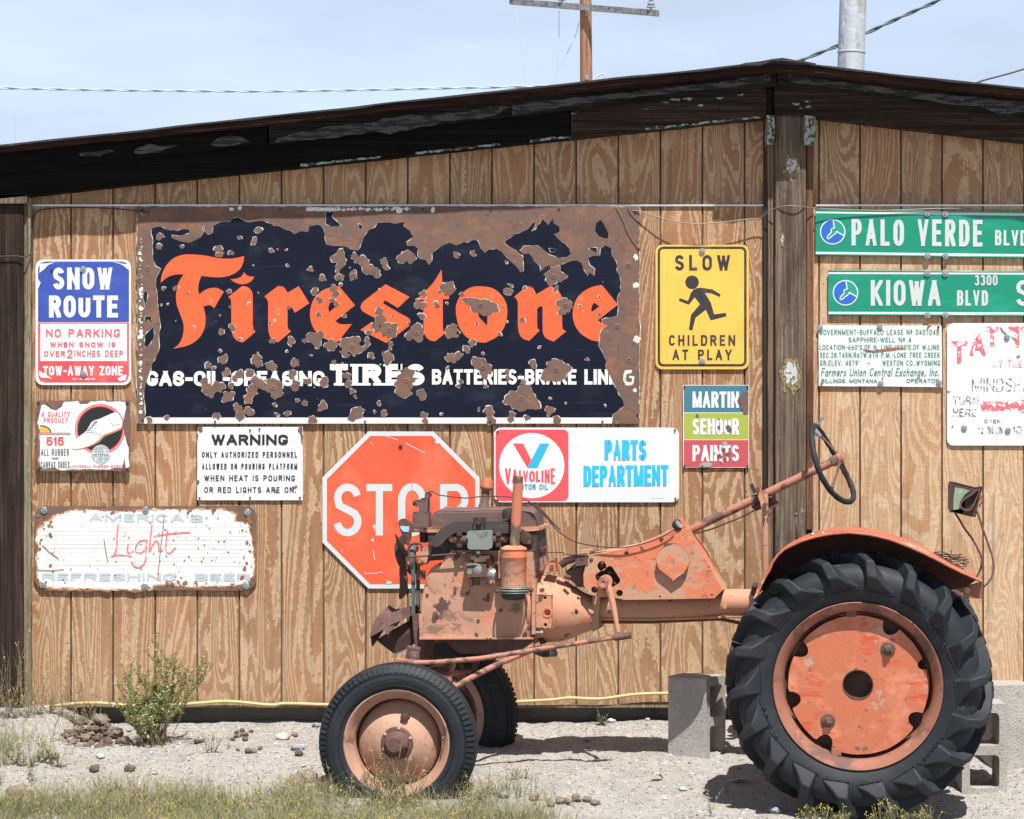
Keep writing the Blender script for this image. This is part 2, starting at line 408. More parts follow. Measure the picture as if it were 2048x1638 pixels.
class Sign:
    "a sign board hung on the wall: origin low at its back, all its parts children"
    def __init__(s, name, label, cat, base, d=.012, th=.003, group=None):
        s.d = d; s.th = th; s.root = thing(name, P(base[0], base[1], d), label, cat, group); s.n = 0
    def pt(s, p, layer): return P(p[0], p[1], s.d+s.th+layer*.00055)
    def plate(s, loop, m, name='panel', bevel=0):
        b = MB(); n = P(0, 0, s.d+s.th)-P(0, 0, s.d)
        b.prism([P(x, y, s.d+s.th) for x, y in loop], (0, s.th, 0)); return b.build(name, m, s.root)
    def flat(s, loops, m, layer=1, name='colour_field', mb=None):
        b = mb or MB(); b.flat([[s.pt(p, layer) for p in l] for l in loops])
        if mb is None: return b.build(name, m, s.root)
    def strokes(s, sts, t, m, layer=3, name='lettering', mb=None):
        b = mb or MB()
        step = 0
        for i, st in enumerate(sts):
            tt = t; box = None; dy = 0; td = None
            if isinstance(st[0], str):
                if st[0] == 'c': _, st, tt, box, dy, td = st
                else: _, st, tt = st
            if len(st) < 2: continue
            for run in split_runs(st, tt if box else 0):
                a_, b_ = run[0], run[-1]; dx_, dy_ = abs(a_[0]-b_[0]), abs(a_[1]-b_[1])
                L, Rr = stroke(run, td if (td and len(run) == 2 and min(dx_, dy_) > .12*max(dx_, dy_)) else tt); k = len(L); lay = layer+(step % 6)*.25; step += 1
                for j in range(k-1):
                    q = [L[j], L[j+1], Rr[j+1], Rr[j]]
                    if box: q = clip_poly(q, box)
                    if len(q) > 2: b.add([s.pt((p[0], p[1]+dy), lay) for p in q], [tuple(range(len(q)))])
        if mb is None: return b.build(name, m, s.root)
    def text(s, txt, x0, y0, x1, y1, t, m, name='lettering', layer=3, **kw):
        words = []; sts = text_strokes(txt, x0, y0, x1, y1, t, words=words, **kw)
        for w_ in sorted(set(words)): s.strokes([q for q, k in zip(sts, words) if k == w_], t, m, layer, name)
    def patches(s, polys, m, layer=6.5, name='rust_patches', halo=None, hr=1.2):
        if halo:
            b = MB()
            for i, l in enumerate(polys):
                cx = sum(p[0] for p in l)/len(l); cy = sum(p[1] for p in l)/len(l)
                q = []
                k = len(l)
                for j in range(k):
                    a, c, p = l[j-1], l[(j+1) % k], l[j]; dx, dy = c[0]-a[0], c[1]-a[1]; L = math.hypot(dx, dy) or 1
                    w_ = hr*max(.12, .55+2.6*noise.noise(Vector((p[0]*.13, p[1]*.13, i))))
                    q.append((p[0]+dy/L*w_*s._o(l), p[1]-dx/L*w_*s._o(l)))
                s.flat([q], halo, layer-2.2+(i % 15)*.1, mb=b)
            b.build('chipped_enamel_edges', halo, s.root)['kind'] = 'stuff'
        b = MB()
        for i, l in enumerate(polys): s.flat([l], m, layer+(i % 17)*.12, mb=b)
        o = b.build(name, m, s.root)
        if len(polys) > 1: o['kind'] = 'stuff'
        return o
    def _o(s, l):
        a = sum(l[i-1][0]*l[i][1]-l[i][0]*l[i-1][1] for i in range(len(l))); return 1 if a > 0 else -1
    def screw(s, x, y, r=7.5, m=None, layer=9, name='screw'):
        b = MB(); o = s.pt((x, y), layer); ax = (0, -1, 0); rr = r/413
        b.lathe(o+Vector((0, .003, 0)), ax, [(0, rr*1.0), (.003, rr), (.0045, rr*.9), (.0042, rr*.45), (.0042, rr*.4), (.0075, rr*.34), (.008, .0001)], 16)
        return b.build(name, m or MATS['galvanised'], s.root, smooth=30)
# ------------------------------------------------------------------ materials
mat('galvanised', (.34, .38, .42), [((.2, .22, .24), u3(90), .5, .2, 2)], .45, .6)
mat('screw_dark', (.05, .045, .045), [((.12, .06, .035), u3(80), .5, .2, 2)], .7, .3)
mat('rust_plate', (.165, .095, .07), [((.25, .11, .055), (9, 9, 12), .50, .22, 6), ((.09, .055, .05), (30, 30, 40), .58, .15, 4), ((.22, .15, .11), (60, 60, 60), .62, .1, 3)], .85, bump=(60, .001), var=((.12, .075, .065), 6))
mat('rust_orange', (.30, .12, .05), [((.12, .06, .045), (20, 20, 26), .5, .15, 5), ((.42, .2, .09), (40, 40, 40), .62, .1, 3)], .85, bump=(60, .001))
mat('enamel_chip', (.66, .66, .62), [((.35, .27, .2), u3(40), .56, .1, 3)], .6)
mat('sign_white', (.68, .70, .71), [((.62, .56, .48), (8, 8, 20), .66, .15, 5), ((.35, .24, .16), u3(60), .76, .04, 3)], .42, var=((.68, .7, .71), 5))
mat('sign_white_clean', (.69, .71, .73), [((.60, .58, .54), (5, 5, 14), .60, .2, 5)], .38, var=((.65, .67, .695), 3))
mat('navy_enamel', (.0045, .0080, .024), [((.030, .036, .050), (4, 4, 6), .54, .3, 6), ((.05, .035, .03), (30, 30, 5), .68, .1, 5), ((.2, .2, .2), (70, 70, 50), .76, .03, 4), ((.035, .05, .08), (3, 3, 300), .68, .06, 2)], .5, var=((.003, .005, .014), 4), spec=.2)
mat('orange_enamel', (.82, .125, .035), [((.86, .24, .13), (12, 12, 16), .62, .2, 5), ((.6, .4, .3), u3(90), .77, .02, 3)], .4, var=((.74, .10, .03), 5))
mat('white_enamel', (.74, .74, .71), [((.5, .36, .24), (16, 16, 10), .6, .2, 5), ((.3, .2, .13), u3(50), .7, .05, 4)], .5)
mat('blue_print', (.035, .075, .36), [((.4, .44, .56), (60, 60, 60), .73, .04, 5), ((.07, .12, .42), (6, 6, 10), .5, .3, 4)], .4)
mat('red_print', (.70, .065, .075), [((.72, .62, .6), (70, 70, 70), .72, .04, 5), ((.75, .16, .15), (8, 8, 8), .5, .3, 4)], .42)
mat('red_print_pale', (.72, .13, .14), (), .45)
mat('stop_red', (.86, .115, .045), [((.8, .22, .12), (3, 3, 2), .52, .25, 3), ((.7, .5, .42), (80, 80, 16), .75, .02, 4), ((.65, .03, .04), (24, 24, 24), .73, .05, 3)], .32, var=((.84, .085, .04), 2.5))
mat('reflective_white', (.56, .60, .62), [((.6, .62, .63), (20, 20, 20), .55, .2, 4)], .38)
mat('yellow_sign', (.84, .48, .085), [((.8, .55, .22), (30, 30, 90), .70, .02, 5), ((.78, .40, .04), (5, 5, 5), .5, .3, 3)], .45)
mat('black_print', (.025, .025, .027), [((.10, .085, .06), (14, 14, 14), .5, .3, 5)], .5)
mat('black_print_solid', (.012, .013, .014), [((.4, .4, .4), u3(80), .72, .04, 4)], .5)
mat('teal_paint', (.045, .17, .24), [((.35, .4, .38), (26, 26, 26), .66, .06, 5), ((.16, .08, .05), (40, 40, 40), .7, .05, 4)], .6)
mat('olive_paint', (.34, .40, .055), [((.55, .55, .3), (26, 26, 26), .68, .06, 5)], .6)
mat('crimson_paint', (.48, .075, .095), [((.6, .3, .3), (26, 26, 26), .66, .06, 5), ((.2, .1, .07), (30, 30, 30), .7, .05, 4)], .6)
mat('cyan_print', (.03, .45, .70), (), .35)
mat('blue_v', (.03, .40, .62), (), .35); mat('blue_small', (.08, .28, .46), (), .35); mat('red_valve', (.84, .10, .11), (), .35, var=((.78, .07, .085), 3))
mat('street_green', (.004, .235, .145), [((.01, .30, .2), (3, 3, 12), .52, .2, 3), ((.5, .6, .55), (90, 90, 90), .78, .02, 3)], .32)
mat('street_letter', (.52, .56, .56), [((.42, .5, .48), u3(60), .6, .1, 4)], .4)
mat('emblem_blue', (.02, .12, .52), (), .35); mat('emblem_green', (.01, .30, .20), (), .35)
mat('green_letter', (.05, .23, .13), [((.62, .66, .62), u3(120), .70, .05, 4)], .5)
mat('faded_blue_print', (.42, .50, .54), [((.70, .70, .67), u3(60), .62, .08, 4), ((.3, .13, .06), u3(60), .72, .04, 4)], .5)
mat('faded_red_print', (.60, .20, .22), [((.7, .62, .58), u3(50), .58, .1, 4)], .5)
mat('worn_red_print', (.72, .13, .16), [((.76, .76, .76), (45, 45, 45), .52, .03, 5)], .5)
mat('worn_black_print', (.16, .15, .15), [((.76, .77, .78), (50, 50, 50), .50, .04, 5)], .5)
mat('beer_white', (.70, .70, .68), [((.62, .52, .42), (7, 7, 9), .64, .25, 6), ((.42, .17, .07), (55, 55, 70), .665, .02, 4), ((.36, .15, .07), (16, 16, 4), .70, .03, 5)], .5)
mat('sole_brown', (.36, .2, .07)); mat('globe_grey', (.30, .36, .38), [((.7, .72, .72), u3(60), .55, .1, 3)], .5); mat('sun_orange', (.85, .40, .06))
mat('shoe_line', (.3, .32, .33)); mat('red_line', (.7, .06, .05)); mat('dark_line', (.05, .07, .075))

def plywood(name, brown, brown2, pale, bleach):
    t = NT(name); rv = t.rvec((91, 0, 47))
    fine = t.noise(t.mapv((170, 1, 9), (0, 0, 0), rv), 1, 3, .6)
    jag = t.noise(t.mapv((60, 1, 34), (3, 0, 1), rv), 1, 3, .6)
    n = t.noise(t.mapv((4.6, 1, .66), (0, 0, 0), rv), 1, 2.0, .42, .5)
    v = t.math('ADD', n, t.math('MULTIPLY', t.math('SUBTRACT', jag, .5), .032))
    ring = t.math('FRACT', t.math('MULTIPLY', v, t.rng(t.rnd, 0, 1, 15, 34)))
    f = t.ramp(ring, [(0, u3(.05)), (.28, u3(.06)), (.49, u3(.26)), (.56, u3(1)), (.69, u3(.70)), (.81, u3(.78)), (.88, u3(1)), (.94, u3(.02))])
    big = t.noise(t.mapv((2.2, 1, .55), (9, 0, 4), rv), 1, 3, .55)
    sp = t.noise(t.mapv((210, 1, 26), (7, 0, 2), rv), 1, 4, .7)
    f2 = t.math('MULTIPLY', t.math('MULTIPLY', f, t.rng(sp, .36, .60, .55, 1.0)), t.rng(big, .32, .68, .72-bleach*.2, 1.1))
    tone = t.noise(t.mapv((.1, 1, .1), (0, 0, 0), t.rvec((900, 0, 700))), 1, 1, .5)
    c = t.mix(t.rng(t.math('ADD', t.math('MULTIPLY', big, .6), t.math('MULTIPLY', t.rnd, .4)), .3, .7), brown, brown2)
    c = t.mix(f2, c, pale)
    c = t.mix(t.math('MULTIPLY', t.rng(t.noise(t.mapv((1.3, 1, .7), (1, 0, 8), rv), 1, 4, .6), .45, .7), bleach), c, pale)
    saw = t.noise(t.mapv((14, 1, 360), (0, 0, 0), t.co), 1, 2, .7)
    c = t.mix(t.rng(saw, .48, .66, 0, .32), c, (.17, .09, .048))
    c = t.mix(t.rng(fine, .48, .68, 0, .36), c, (.13, .07, .04))
    c = t.mix(t.rng(sp, .60, .70, 0, .5), c, (.60, .44, .30))
    c = t.mix(t.rng(t.noise(t.mapv((30, 1, .8), (5, 0, 0), rv), 1, 3, .6), .60, .72, 0, .6), c, (.10, .085, .075))
    c = t.mix(t.rng(t.noise(t.mapv((9, 1, 3), (5, 0, 9), t.co), 1, 5, .65), .58, .72, 0, .55), c, (.12, .085, .06))
    c = t.mix(t.rng(t.noise(t.mapv((3, 1, 2), (15, 0, 9), t.co), 1, 4, .6), .52, .68, 0, .35), c, (.42, .35, .28))
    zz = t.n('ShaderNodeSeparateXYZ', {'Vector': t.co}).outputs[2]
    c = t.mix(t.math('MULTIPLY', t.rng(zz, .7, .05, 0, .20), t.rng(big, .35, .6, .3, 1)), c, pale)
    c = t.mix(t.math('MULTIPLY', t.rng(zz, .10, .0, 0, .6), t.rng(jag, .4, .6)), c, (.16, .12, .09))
    kn = t.n('ShaderNodeTexVoronoi', {'Vector': t.mapv((2.6, 1, 1.7), (3, 0, 1), rv), 'Scale': 1.0}, feature='F1').outputs['Distance']
    c = t.mix(t.rng(kn, .050, .018, 0, .75), c, (.11, .055, .03))
    t.bump(t.math('ADD', t.math('MULTIPLY', f, .6), t.math('ADD', fine, t.math('MULTIPLY', saw, .6))), .0012, .7)
    return t.done(c, .85, spec=.15)
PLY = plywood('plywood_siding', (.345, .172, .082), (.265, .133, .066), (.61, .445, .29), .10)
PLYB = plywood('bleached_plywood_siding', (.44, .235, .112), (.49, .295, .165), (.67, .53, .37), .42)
def timber(name, dark, mid, light, lichen=None, lth=.62, sx=70, sz=1.7, horiz=False):
    t = NT(name); rv = t.rvec((31, 17, 13))
    def sc(a, b, dpt=8): return (b, dpt, a) if horiz else (a, dpt, b)
    g = t.noise(t.mapv(sc(sx, sz), vec=rv), 1, 6, .65, .3)
    g2 = t.noise(t.mapv(sc(sx*4, sz*2.2), (3, 1, 2), rv), 1, 4, .7)
    big = t.noise(t.mapv(sc(5, 1.4), (8, 1, 5), rv), 1, 4, .6)
    c = t.ramp(g, [(.28, dark), (.5, mid), (.72, light)])
    c = t.mix(t.rng(g2, .54, .64, 0, .85), c, tuple(x*.35 for x in dark))
    c = t.mix(t.rng(big, .48, .66, 0, .7), c, tuple(x*.7 for x in dark))
    if lichen: c = t.mix(t.rng(t.noise(t.mapv(sc(20, 7), (2, 2, 2), rv), 1, 6, .72), lth, lth+.05), c, lichen)
    c = t.mix(t.rng(t.noise(t.mapv(sc(9, 90), (4, 4, 4), rv), 1, 4, .7), .60, .70, 0, .6), c, tuple(x*.5 for x in dark))
    t.bump(t.math('ADD', g, g2), .008, 1.0)
    return t.done(c, .88, spec=.15)
POST = timber('weathered_post_timber', (.055, .042, .034), (.18, .135, .10), (.38, .31, .24), (.42, .42, .33), .64)
POSTD = timber('dark_post_timber', (.022, .015, .012), (.050, .032, .025), (.125, .085, .062), (.30, .26, .18), .68)
LICH = timber('lichen_edge_timber', (.15, .115, .075), (.30, .25, .165), (.42, .38, .28), (.5, .48, .38), .62)
STRIP = timber('ridged_lumber', (.07, .045, .035), (.30, .2, .14), (.42, .31, .22), None, sx=110, sz=.9)
STRIPR = timber('reddish_lumber', (.10, .05, .035), (.26, .13, .08), (.38, .21, .13), None, sx=90)
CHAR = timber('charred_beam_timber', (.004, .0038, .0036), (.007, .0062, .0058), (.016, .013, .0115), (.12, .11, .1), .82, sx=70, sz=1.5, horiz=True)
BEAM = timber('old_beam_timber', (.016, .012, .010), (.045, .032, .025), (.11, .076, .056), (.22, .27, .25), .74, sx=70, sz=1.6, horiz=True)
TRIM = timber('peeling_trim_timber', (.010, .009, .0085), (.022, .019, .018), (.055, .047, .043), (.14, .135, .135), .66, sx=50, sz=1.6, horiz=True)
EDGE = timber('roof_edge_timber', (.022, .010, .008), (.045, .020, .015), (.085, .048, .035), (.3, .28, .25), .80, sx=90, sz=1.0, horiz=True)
mat('felt', (.03, .03, .032), [((.10, .095, .09), u3(30), .6, .1, 4)], .95, bump=(30, .004))
mat('concrete_footing', (.20, .18, .16), [((.09, .08, .075), (6, 6, 14), .5, .25, 5)], .95, bump=(50, .004))
mat('dark_cavity', (.015, .013, .012)); mat('mint_paint', (.26, .35, .32), [((.03, .027, .024), (45, 8, 60), .47, .05, 6)], .8)
mat('crackled_paint', (.33, .35, .31), [((.05, .05, .045), (70, 70, 45), .50, .04, 6)], .8, bump=(60, .004))
mat('peeled_grey', (.075, .073, .074), [((.015, .014, .014), (9, 9, 60), .48, .04, 6), ((.16, .155, .15), (30, 30, 60), .62, .05, 4)], .8, var=((.06, .058, .06), 6))
mat('flashing', (.62, .63, .64), [((.3, .28, .25), (3, 3, 80), .6, .2, 3)], .4, .5)
mat('hose_yellow', (.58, .43, .19), [((.55, .38, .14), (12, 12, 12), .5, .2, 3)], .5)
mat('black_wire', (.03, .03, .032)); mat('grey_wire', (.2, .19, .18), (), .5, .4)

# ------------------------------------------------------------------ ground
def gz(x, y, fine=True):
    d = -y
    pts = [(-2, -.03), (0, -.03), (.5, -.065), (.95, -.105), (1.35, -.165), (1.65, -.208), (2.5, -.225), (6, -.22), (14, -.2), (1e9, -.2)]
    z = pts[-1][1]
    if d <= -2: z = -.03
    else:
        for (a, za), (b, zb) in zip(pts, pts[1:]):
            if a <= d <= b:
                t = (d-a)/(b-a); z = lerp(za, zb, t); break
    z += .085*sst(-2.0, -2.2, x)*(1-sst(.05, .9, d))
    z += .018*sst(.3, .9, x)*(1-sst(.1, 1.2, d))
    z -= .03*math.exp(-((x-1.45)**2/.12+(d-.47)**2/.2))
    if fine and abs(x) < 8 and -1 < d < 8:
        z += .016*noise.noise(Vector((x*2.1, y*2.1, 1)))+.010*noise.noise(Vector((x*7, y*7, 4)))+.005*noise.fractal(Vector((x*26, y*26, 9)), .8, 2, 3)
    return z
def axis(lo, hi, step, far):
    a = []; v = lo
    while v <= hi: a.append(v); v += step
    s = step
    while a[-1] < far: s *= 1.35; a.append(a[-1]+s)
    s = step
    while a[0] > -far: s *= 1.35; a.insert(0, a[0]-s)
    return a
xs = axis(-3.2, 3.2, .018, 900); ys = axis(-2.6, .12, .015, 900)
vs = [(x, y, gz(x, y)) for y in ys for x in xs]; nx = len(xs)
b = MB(); b.v = vs; b.f = [(j*nx+i, j*nx+i+1, (j+1)*nx+i+1, (j+1)*nx+i) for j in range(len(ys)-1) for i in range(nx-1)]
t = NT('sandy_gravel_ground')
n1 = t.noise(t.co, 1.3, 4, .6); n2 = t.noise(t.co, 60, 4, .7); n3 = t.noise(t.co, 9, 5, .65)
c = t.mix(t.rng(n3, .35, .65), (.44, .41, .375), (.33, .305, .28))
c = t.mix(t.rng(n1, .45, .65, 0, .6), c, (.48, .455, .425))
vo = t.n('ShaderNodeTexVoronoi', {'Vector': t.co, 'Scale': 130.0})
c = t.mix(t.rng(t.n('ShaderNodeSeparateColor', {'Color': vo.outputs['Color']}).outputs[0], .0, 1, 0, .45), c, (.46, .44, .42))
c = t.mix(t.rng(n2, .60, .74, 0, .75), c, (.20, .17, .15))
c = t.mix(t.rng(t.noise(t.co, 26, 3, .7), .62, .7, 0, .6), c, (.30, .21, .14))
vo2 = t.n('ShaderNodeTexVoronoi', {'Vector': t.co, 'Scale': 55.0}); cs = t.n('ShaderNodeSeparateColor', {'Color': vo2.outputs['Color']})
peb = t.math('MULTIPLY', t.rng(cs.outputs[1], .72, .74), t.rng(vo2.outputs['Distance'], .42, .34))
c = t.mix(peb, c, t.ramp(cs.outputs[0], [(0, (.16, .15, .145)), (.3, (.30, .25, .21)), (.6, (.36, .36, .37)), (.9, (.58, .57, .56))]))
c = t.mix(t.rng(t.noise(t.co, 140, 3, .7), .60, .70, 0, .7), c, (.13, .115, .10))
t.bump(t.math('ADD', t.math('ADD', n2, t.math('MULTIPLY', peb, 1.2)), t.math('MULTIPLY', vo.outputs['Distance'], -1.0)), .009, 1.0)
GROUND = t.done(c, .95, spec=.1)
tag(b.build('ground', GROUND, None, smooth=180), kind='structure')
def gp(px, py):
    "point of the ground under a photograph pixel"
    d = 3.0
    while d > 0:
        p = P(px, py, d)
        if p.z <= gz(p.x, p.y): break
        d -= .01
    return Vector((p.x, p.y, gz(p.x, p.y)))

# ------------------------------------------------------------------ shed
SX0, SX1 = -3.75, 3.55
PEAK = P(1552, 122, .3)
shed = thing('wooden_shed', (0, .3, 0), 'long wooden shed clad in vertical brown plywood siding under a low black-edged gable roof', 'shed')
def roofz(x, add=0.0):
    "height of the roof's top edge line at x"
    x0 = PEAK.x
    L = P(0, 285, .3); Rr = P(2048, 176, .3)
    sl = (PEAK.z-L.z)/(PEAK.x-L.x); sr = (Rr.z-PEAK.z)/(Rr.x-PEAK.x)
    return PEAK.z+add+(sl*(x-x0) if x < x0 else sr*(x-x0))
# siding: lower planks between the grooves, upper planks above the flashing
ZB, ZF = .058, (1433-412)/413
grooves = [142+84.2*k for k in range(17)]
grooves = [g for g in grooves if g < 1500]
gx = [(-3.7, None)]
def px2x(p): return (p-1024)/413
edges_l = [(-3.72), *[px2x(142-84.2*k) for k in range(7, 0, -1)]]
edges = edges_l+[px2x(g) for g in grooves]+[px2x(1528)]
edges = [edges[0]]+[e for e in edges[1:] if e > edges[0]+.05]
edges_r = [px2x(1622), px2x(1638)]+[px2x(1638+82*k) for k in range(1, 12)]
edges_r = [e for e in edges_r if e < 3.5]+[3.5]
proto = {}
def plank(x0, x1, z0, z1, m, top=None):
    g = .0045; key = (round(x1-x0, 3), m.name, top is None and round(z1-z0, 3)) if top is None else None
    if key and key in proto:
        o = bpy.data.objects.new('siding_plank', proto[key])
    else:
        b = MB(); W_ = x1-x0
        lo = [(g, 0), (W_-g, 0)]; hi = [(W_-g, (z1 if top is None else top(x1))-z0), (g, (z1 if top is None else top(x0))-z0)]
        # shiplap: thin tongue left and right, thick face
        pts = lo+hi
        n = len(b.v)
        f = [Vector((p[0], 0, p[1])) for p in pts]
        b.prism(f, (0, .014, 0))
        me = bpy.data.meshes.new('siding_plank'); me.from_pydata(b.v, [], b.f); me.materials.append(m)
        o = bpy.data.objects.new('siding_plank', me)
        if key: proto[key] = me
    COL.objects.link(o); o.parent = shed
    o.matrix_local = WM[shed.name].inverted() @ Matrix.Translation((x0, 0, z0)); return o
PLANKTOP = lambda x: roofz(x)-.20
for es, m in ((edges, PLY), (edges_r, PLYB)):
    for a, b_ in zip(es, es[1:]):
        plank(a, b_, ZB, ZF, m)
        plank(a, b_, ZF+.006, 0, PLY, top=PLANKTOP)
tongue = MB(); tongue.prism([(-3.74, .008, ZB), (3.52, .008, ZB), (3.52, .008, roofz(3.52)-.09), (PEAK.x, .008, PEAK.z-.09), (-3.74, .008, roofz(-3.74)-.09)], (0, .006, 0))
mat('groove_wood', (.13, .075, .045), [((.05, .03, .02), (30, 5, 1.5), .45, .2, 4)], .9)
tb = tongue.build('groove_backing', MATS['groove_wood'], shed)
# end walls, back wall, footing, roof
YB = 4.2
b = MB()
for x in (-3.74, 3.52): b.prism([(x-.02, 0.03, -.1), (x+.02, 0.03, -.1), (x+.02, 0.03, roofz(x)-.1), (x-.02, 0.03, roofz(x)-.1)], (0, YB-.05, 0))
b.build('end_wall', PLY, shed)
b = MB(); b.prism([(-3.7, YB, -.1), (3.5, YB, -.1), (3.5, YB, roofz(3.5)-.1), (PEAK.x, YB, PEAK.z-.1), (-3.7, YB, roofz(-3.7)-.1)], (0, .03, 0)); b.build('back_wall', PLY, shed)
b = MB(); b.box((-.1, .14, -.12), (3.6, .05, .168)); b.build('concrete_footing', MATS['concrete_footing'], shed)
b = MB(); b.box((-.1, .012, .052), (3.6, .03, .006)); b.build('sill_board', LICH, shed)
# little wavy gap: bottom trim
def roof_loop(x0, x1, top, thick, wob=.004, n=60, ends=0):
    up = []; dn = []
    for i in range(n+1):
        x = lerp(x0, x1, i/n); z = roofz(x, top)+wob*noise.noise(Vector((x*3, 2, top*50)))
        up.append((x, z)); dn.append((x, z-thick+wob*.8*noise.noise(Vector((x*6, 7, top*50)))))
    return up+dn[::-1]
def overhang(x): return .20+.10*sst(-3.0, 1.2, x)
def roof_slab(name, x0, x1, top, thick, y1, m, wob=.004, oy=0.0):
    b = MB(); l = roof_loop(x0, x1, top, thick, wob); n = len(l)
    near = [Vector((x, -overhang(x)+oy+.010*noise.noise(Vector((x*5, 1, 1))), z)) for x, z in l]
    far = [Vector((x, y1, z)) for x, z in l]
    h = n//2
    fs = [(i, i+1, n-2-i, n-1-i) for i in range(h-1)]
    b.add(near+far, fs+[tuple(k+n for k in reversed(f)) for f in fs]+[(i, (i+1) % n, (i+1) % n+n, i+n) for i in range(n)])
    return b.build(name, m, shed)
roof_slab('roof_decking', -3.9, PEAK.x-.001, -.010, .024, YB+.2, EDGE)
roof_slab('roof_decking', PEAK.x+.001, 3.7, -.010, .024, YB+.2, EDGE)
roof_slab('roofing_felt', -3.9, PEAK.x-.001, .0, .009, YB+.22, MATS['felt'], .006, -.012)
roof_slab('roofing_felt', PEAK.x+.001, 3.7, .0, .009, YB+.22, MATS['felt'], .006, -.012)
# lifted felt by the ridge
b = MB()
ra = [(1475, 131, .35), (1490, 127, .35), (1520, 124, .36), (1545, 119, .36), (1565, 117, .36), (1590, 121, .35), (1612, 124, .35), (1632, 128, .34)]
tp = [P(*q)+Vector((0, 0, .003)) for q in ra]; bt = [p+Vector((0, 0, -.008-.004*(i % 3))) for i, p in enumerate(tp)]
n = len(tp); nr = tp+bt[::-1]
b.prism(nr, (0, .3, 0)); b.build('ridge_cap', MATS['felt'], shed)
# fascia: upper trim and lower beam, each board its own
def board(name, quad, d0, d1, m, jag=0):
    b = MB(); q = jagged(quad, 14, jag, len(quad)) if jag else quad
    b.prism([P(x, y, d1) for x, y in q], (0, d1-d0, 0)); return b.build(name, m, shed)
def yl(x): return 285-.1013*x+ (0 if x < 1552 else 0)
top_l = lambda x: 128+(1552-x)*.1012; top_r = lambda x: 128+(x-1552)*.108
bot_l = lambda x: 236+(1530-x)*.1055; bot_r = lambda x: 233+(x-1620)*.118
mid_l = lambda x: top_l(x)+lerp(62, 42, sst(0, 1500, x)); mid_r = lambda x: top_r(x)+lerp(40, 48, sst(1552, 2048, x))
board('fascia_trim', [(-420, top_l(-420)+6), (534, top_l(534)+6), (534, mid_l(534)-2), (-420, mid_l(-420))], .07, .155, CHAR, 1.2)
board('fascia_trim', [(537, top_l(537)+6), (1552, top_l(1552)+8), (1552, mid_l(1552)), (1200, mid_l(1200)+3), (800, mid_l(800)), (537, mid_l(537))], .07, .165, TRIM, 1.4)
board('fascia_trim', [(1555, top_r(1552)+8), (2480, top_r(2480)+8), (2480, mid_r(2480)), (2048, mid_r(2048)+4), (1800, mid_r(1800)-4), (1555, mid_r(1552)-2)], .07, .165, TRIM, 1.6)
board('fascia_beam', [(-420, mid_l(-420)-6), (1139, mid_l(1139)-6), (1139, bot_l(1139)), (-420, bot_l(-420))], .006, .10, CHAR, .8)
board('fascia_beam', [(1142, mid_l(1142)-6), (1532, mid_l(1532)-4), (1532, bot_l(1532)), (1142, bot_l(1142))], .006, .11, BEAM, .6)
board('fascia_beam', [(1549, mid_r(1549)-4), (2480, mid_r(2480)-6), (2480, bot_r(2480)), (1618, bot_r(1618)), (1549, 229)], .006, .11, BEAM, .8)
# peeling grey paint on the trim, mint paint along lower edges
b = MB()
def peel(pts, d, m, name, seed=1, amp=3.2, step=9):
    b = MB(); q = jagged(pts, step, amp, seed); b.prism([P(x, y, d+.0015) for x, y in q], (0, .0025, 0)); return b.build(name, m, shed)
peel([(548, 283), (552, 276), (640, 256), (740, 244), (800, 232), (900, 226), (1000, 212), (1024, 214), (980, 232), (900, 243), (850, 252), (800, 262), (780, 268), (745, 262), (690, 272), (620, 280)], .167, MATS['peeled_grey'], 'peeling_paint', 2)
peel([(1024, 210), (1100, 200), (1200, 190), (1330, 176), (1450, 163), (1540, 148), (1540, 164), (1400, 180), (1250, 196), (1140, 212), (1024, 232)], .167, MATS['peeled_grey'], 'peeling_paint', 3, 2)
peel([(158, 306), (220, 300), (228, 304), (200, 312), (160, 312)], .157, MATS['peeled_grey'], 'peeling_paint', 4, 1.5)
peel([(270, 298), (300, 286), (320, 292), (345, 289), (360, 291), (330, 297), (318, 305), (280, 308), (268, 305)], .157, MATS['peeled_grey'], 'peeling_paint', 5, 1.5)
peel([(420, 288), (440, 274), (480, 272), (500, 284), (470, 290), (430, 293)], .157, MATS['peeled_grey'], 'peeling_paint', 6, 1.5)
peel([(1575, 150), (1700, 166), (1900, 190), (2048, 203), (2048, 224), (2000, 228), (1960, 213), (1900, 208), (1800, 192), (1640, 172), (1580, 164)], .167, MATS['peeled_grey'], 'peeling_paint', 7, 2)
for (x0, x1, s) in ((600, 760, 1), (830, 1000, 2), (1060, 1240, 3), (1290, 1520, 4)):
    peel([(x0, bot_l(x0)-6), (x1, bot_l(x1)-5), (x1, bot_l(x1)-1), (x0, bot_l(x0)-1)], .112 if x0 > 1200 else .102, MATS['mint_paint'], 'mint_paint_edge', s, 1.6, 6)
for i, (x, y, r) in enumerate([(1330, 205, 9), (1350, 200, 12), (1375, 198, 10), (1400, 212, 7), (1440, 196, 8), (1480, 190, 6), (1150, 226, 7), (1290, 218, 6), (1590, 207, 9), (1600, 218, 8), (1617, 204, 8), (1618, 214, 7)]):
    peel([(x-r, y-1), (x, y-3), (x+r, y-2), (x+r*.7, y+2), (x-r*.6, y+2)], .112, MATS['mint_paint'], 'paint_fleck', i, 2.5, 4)
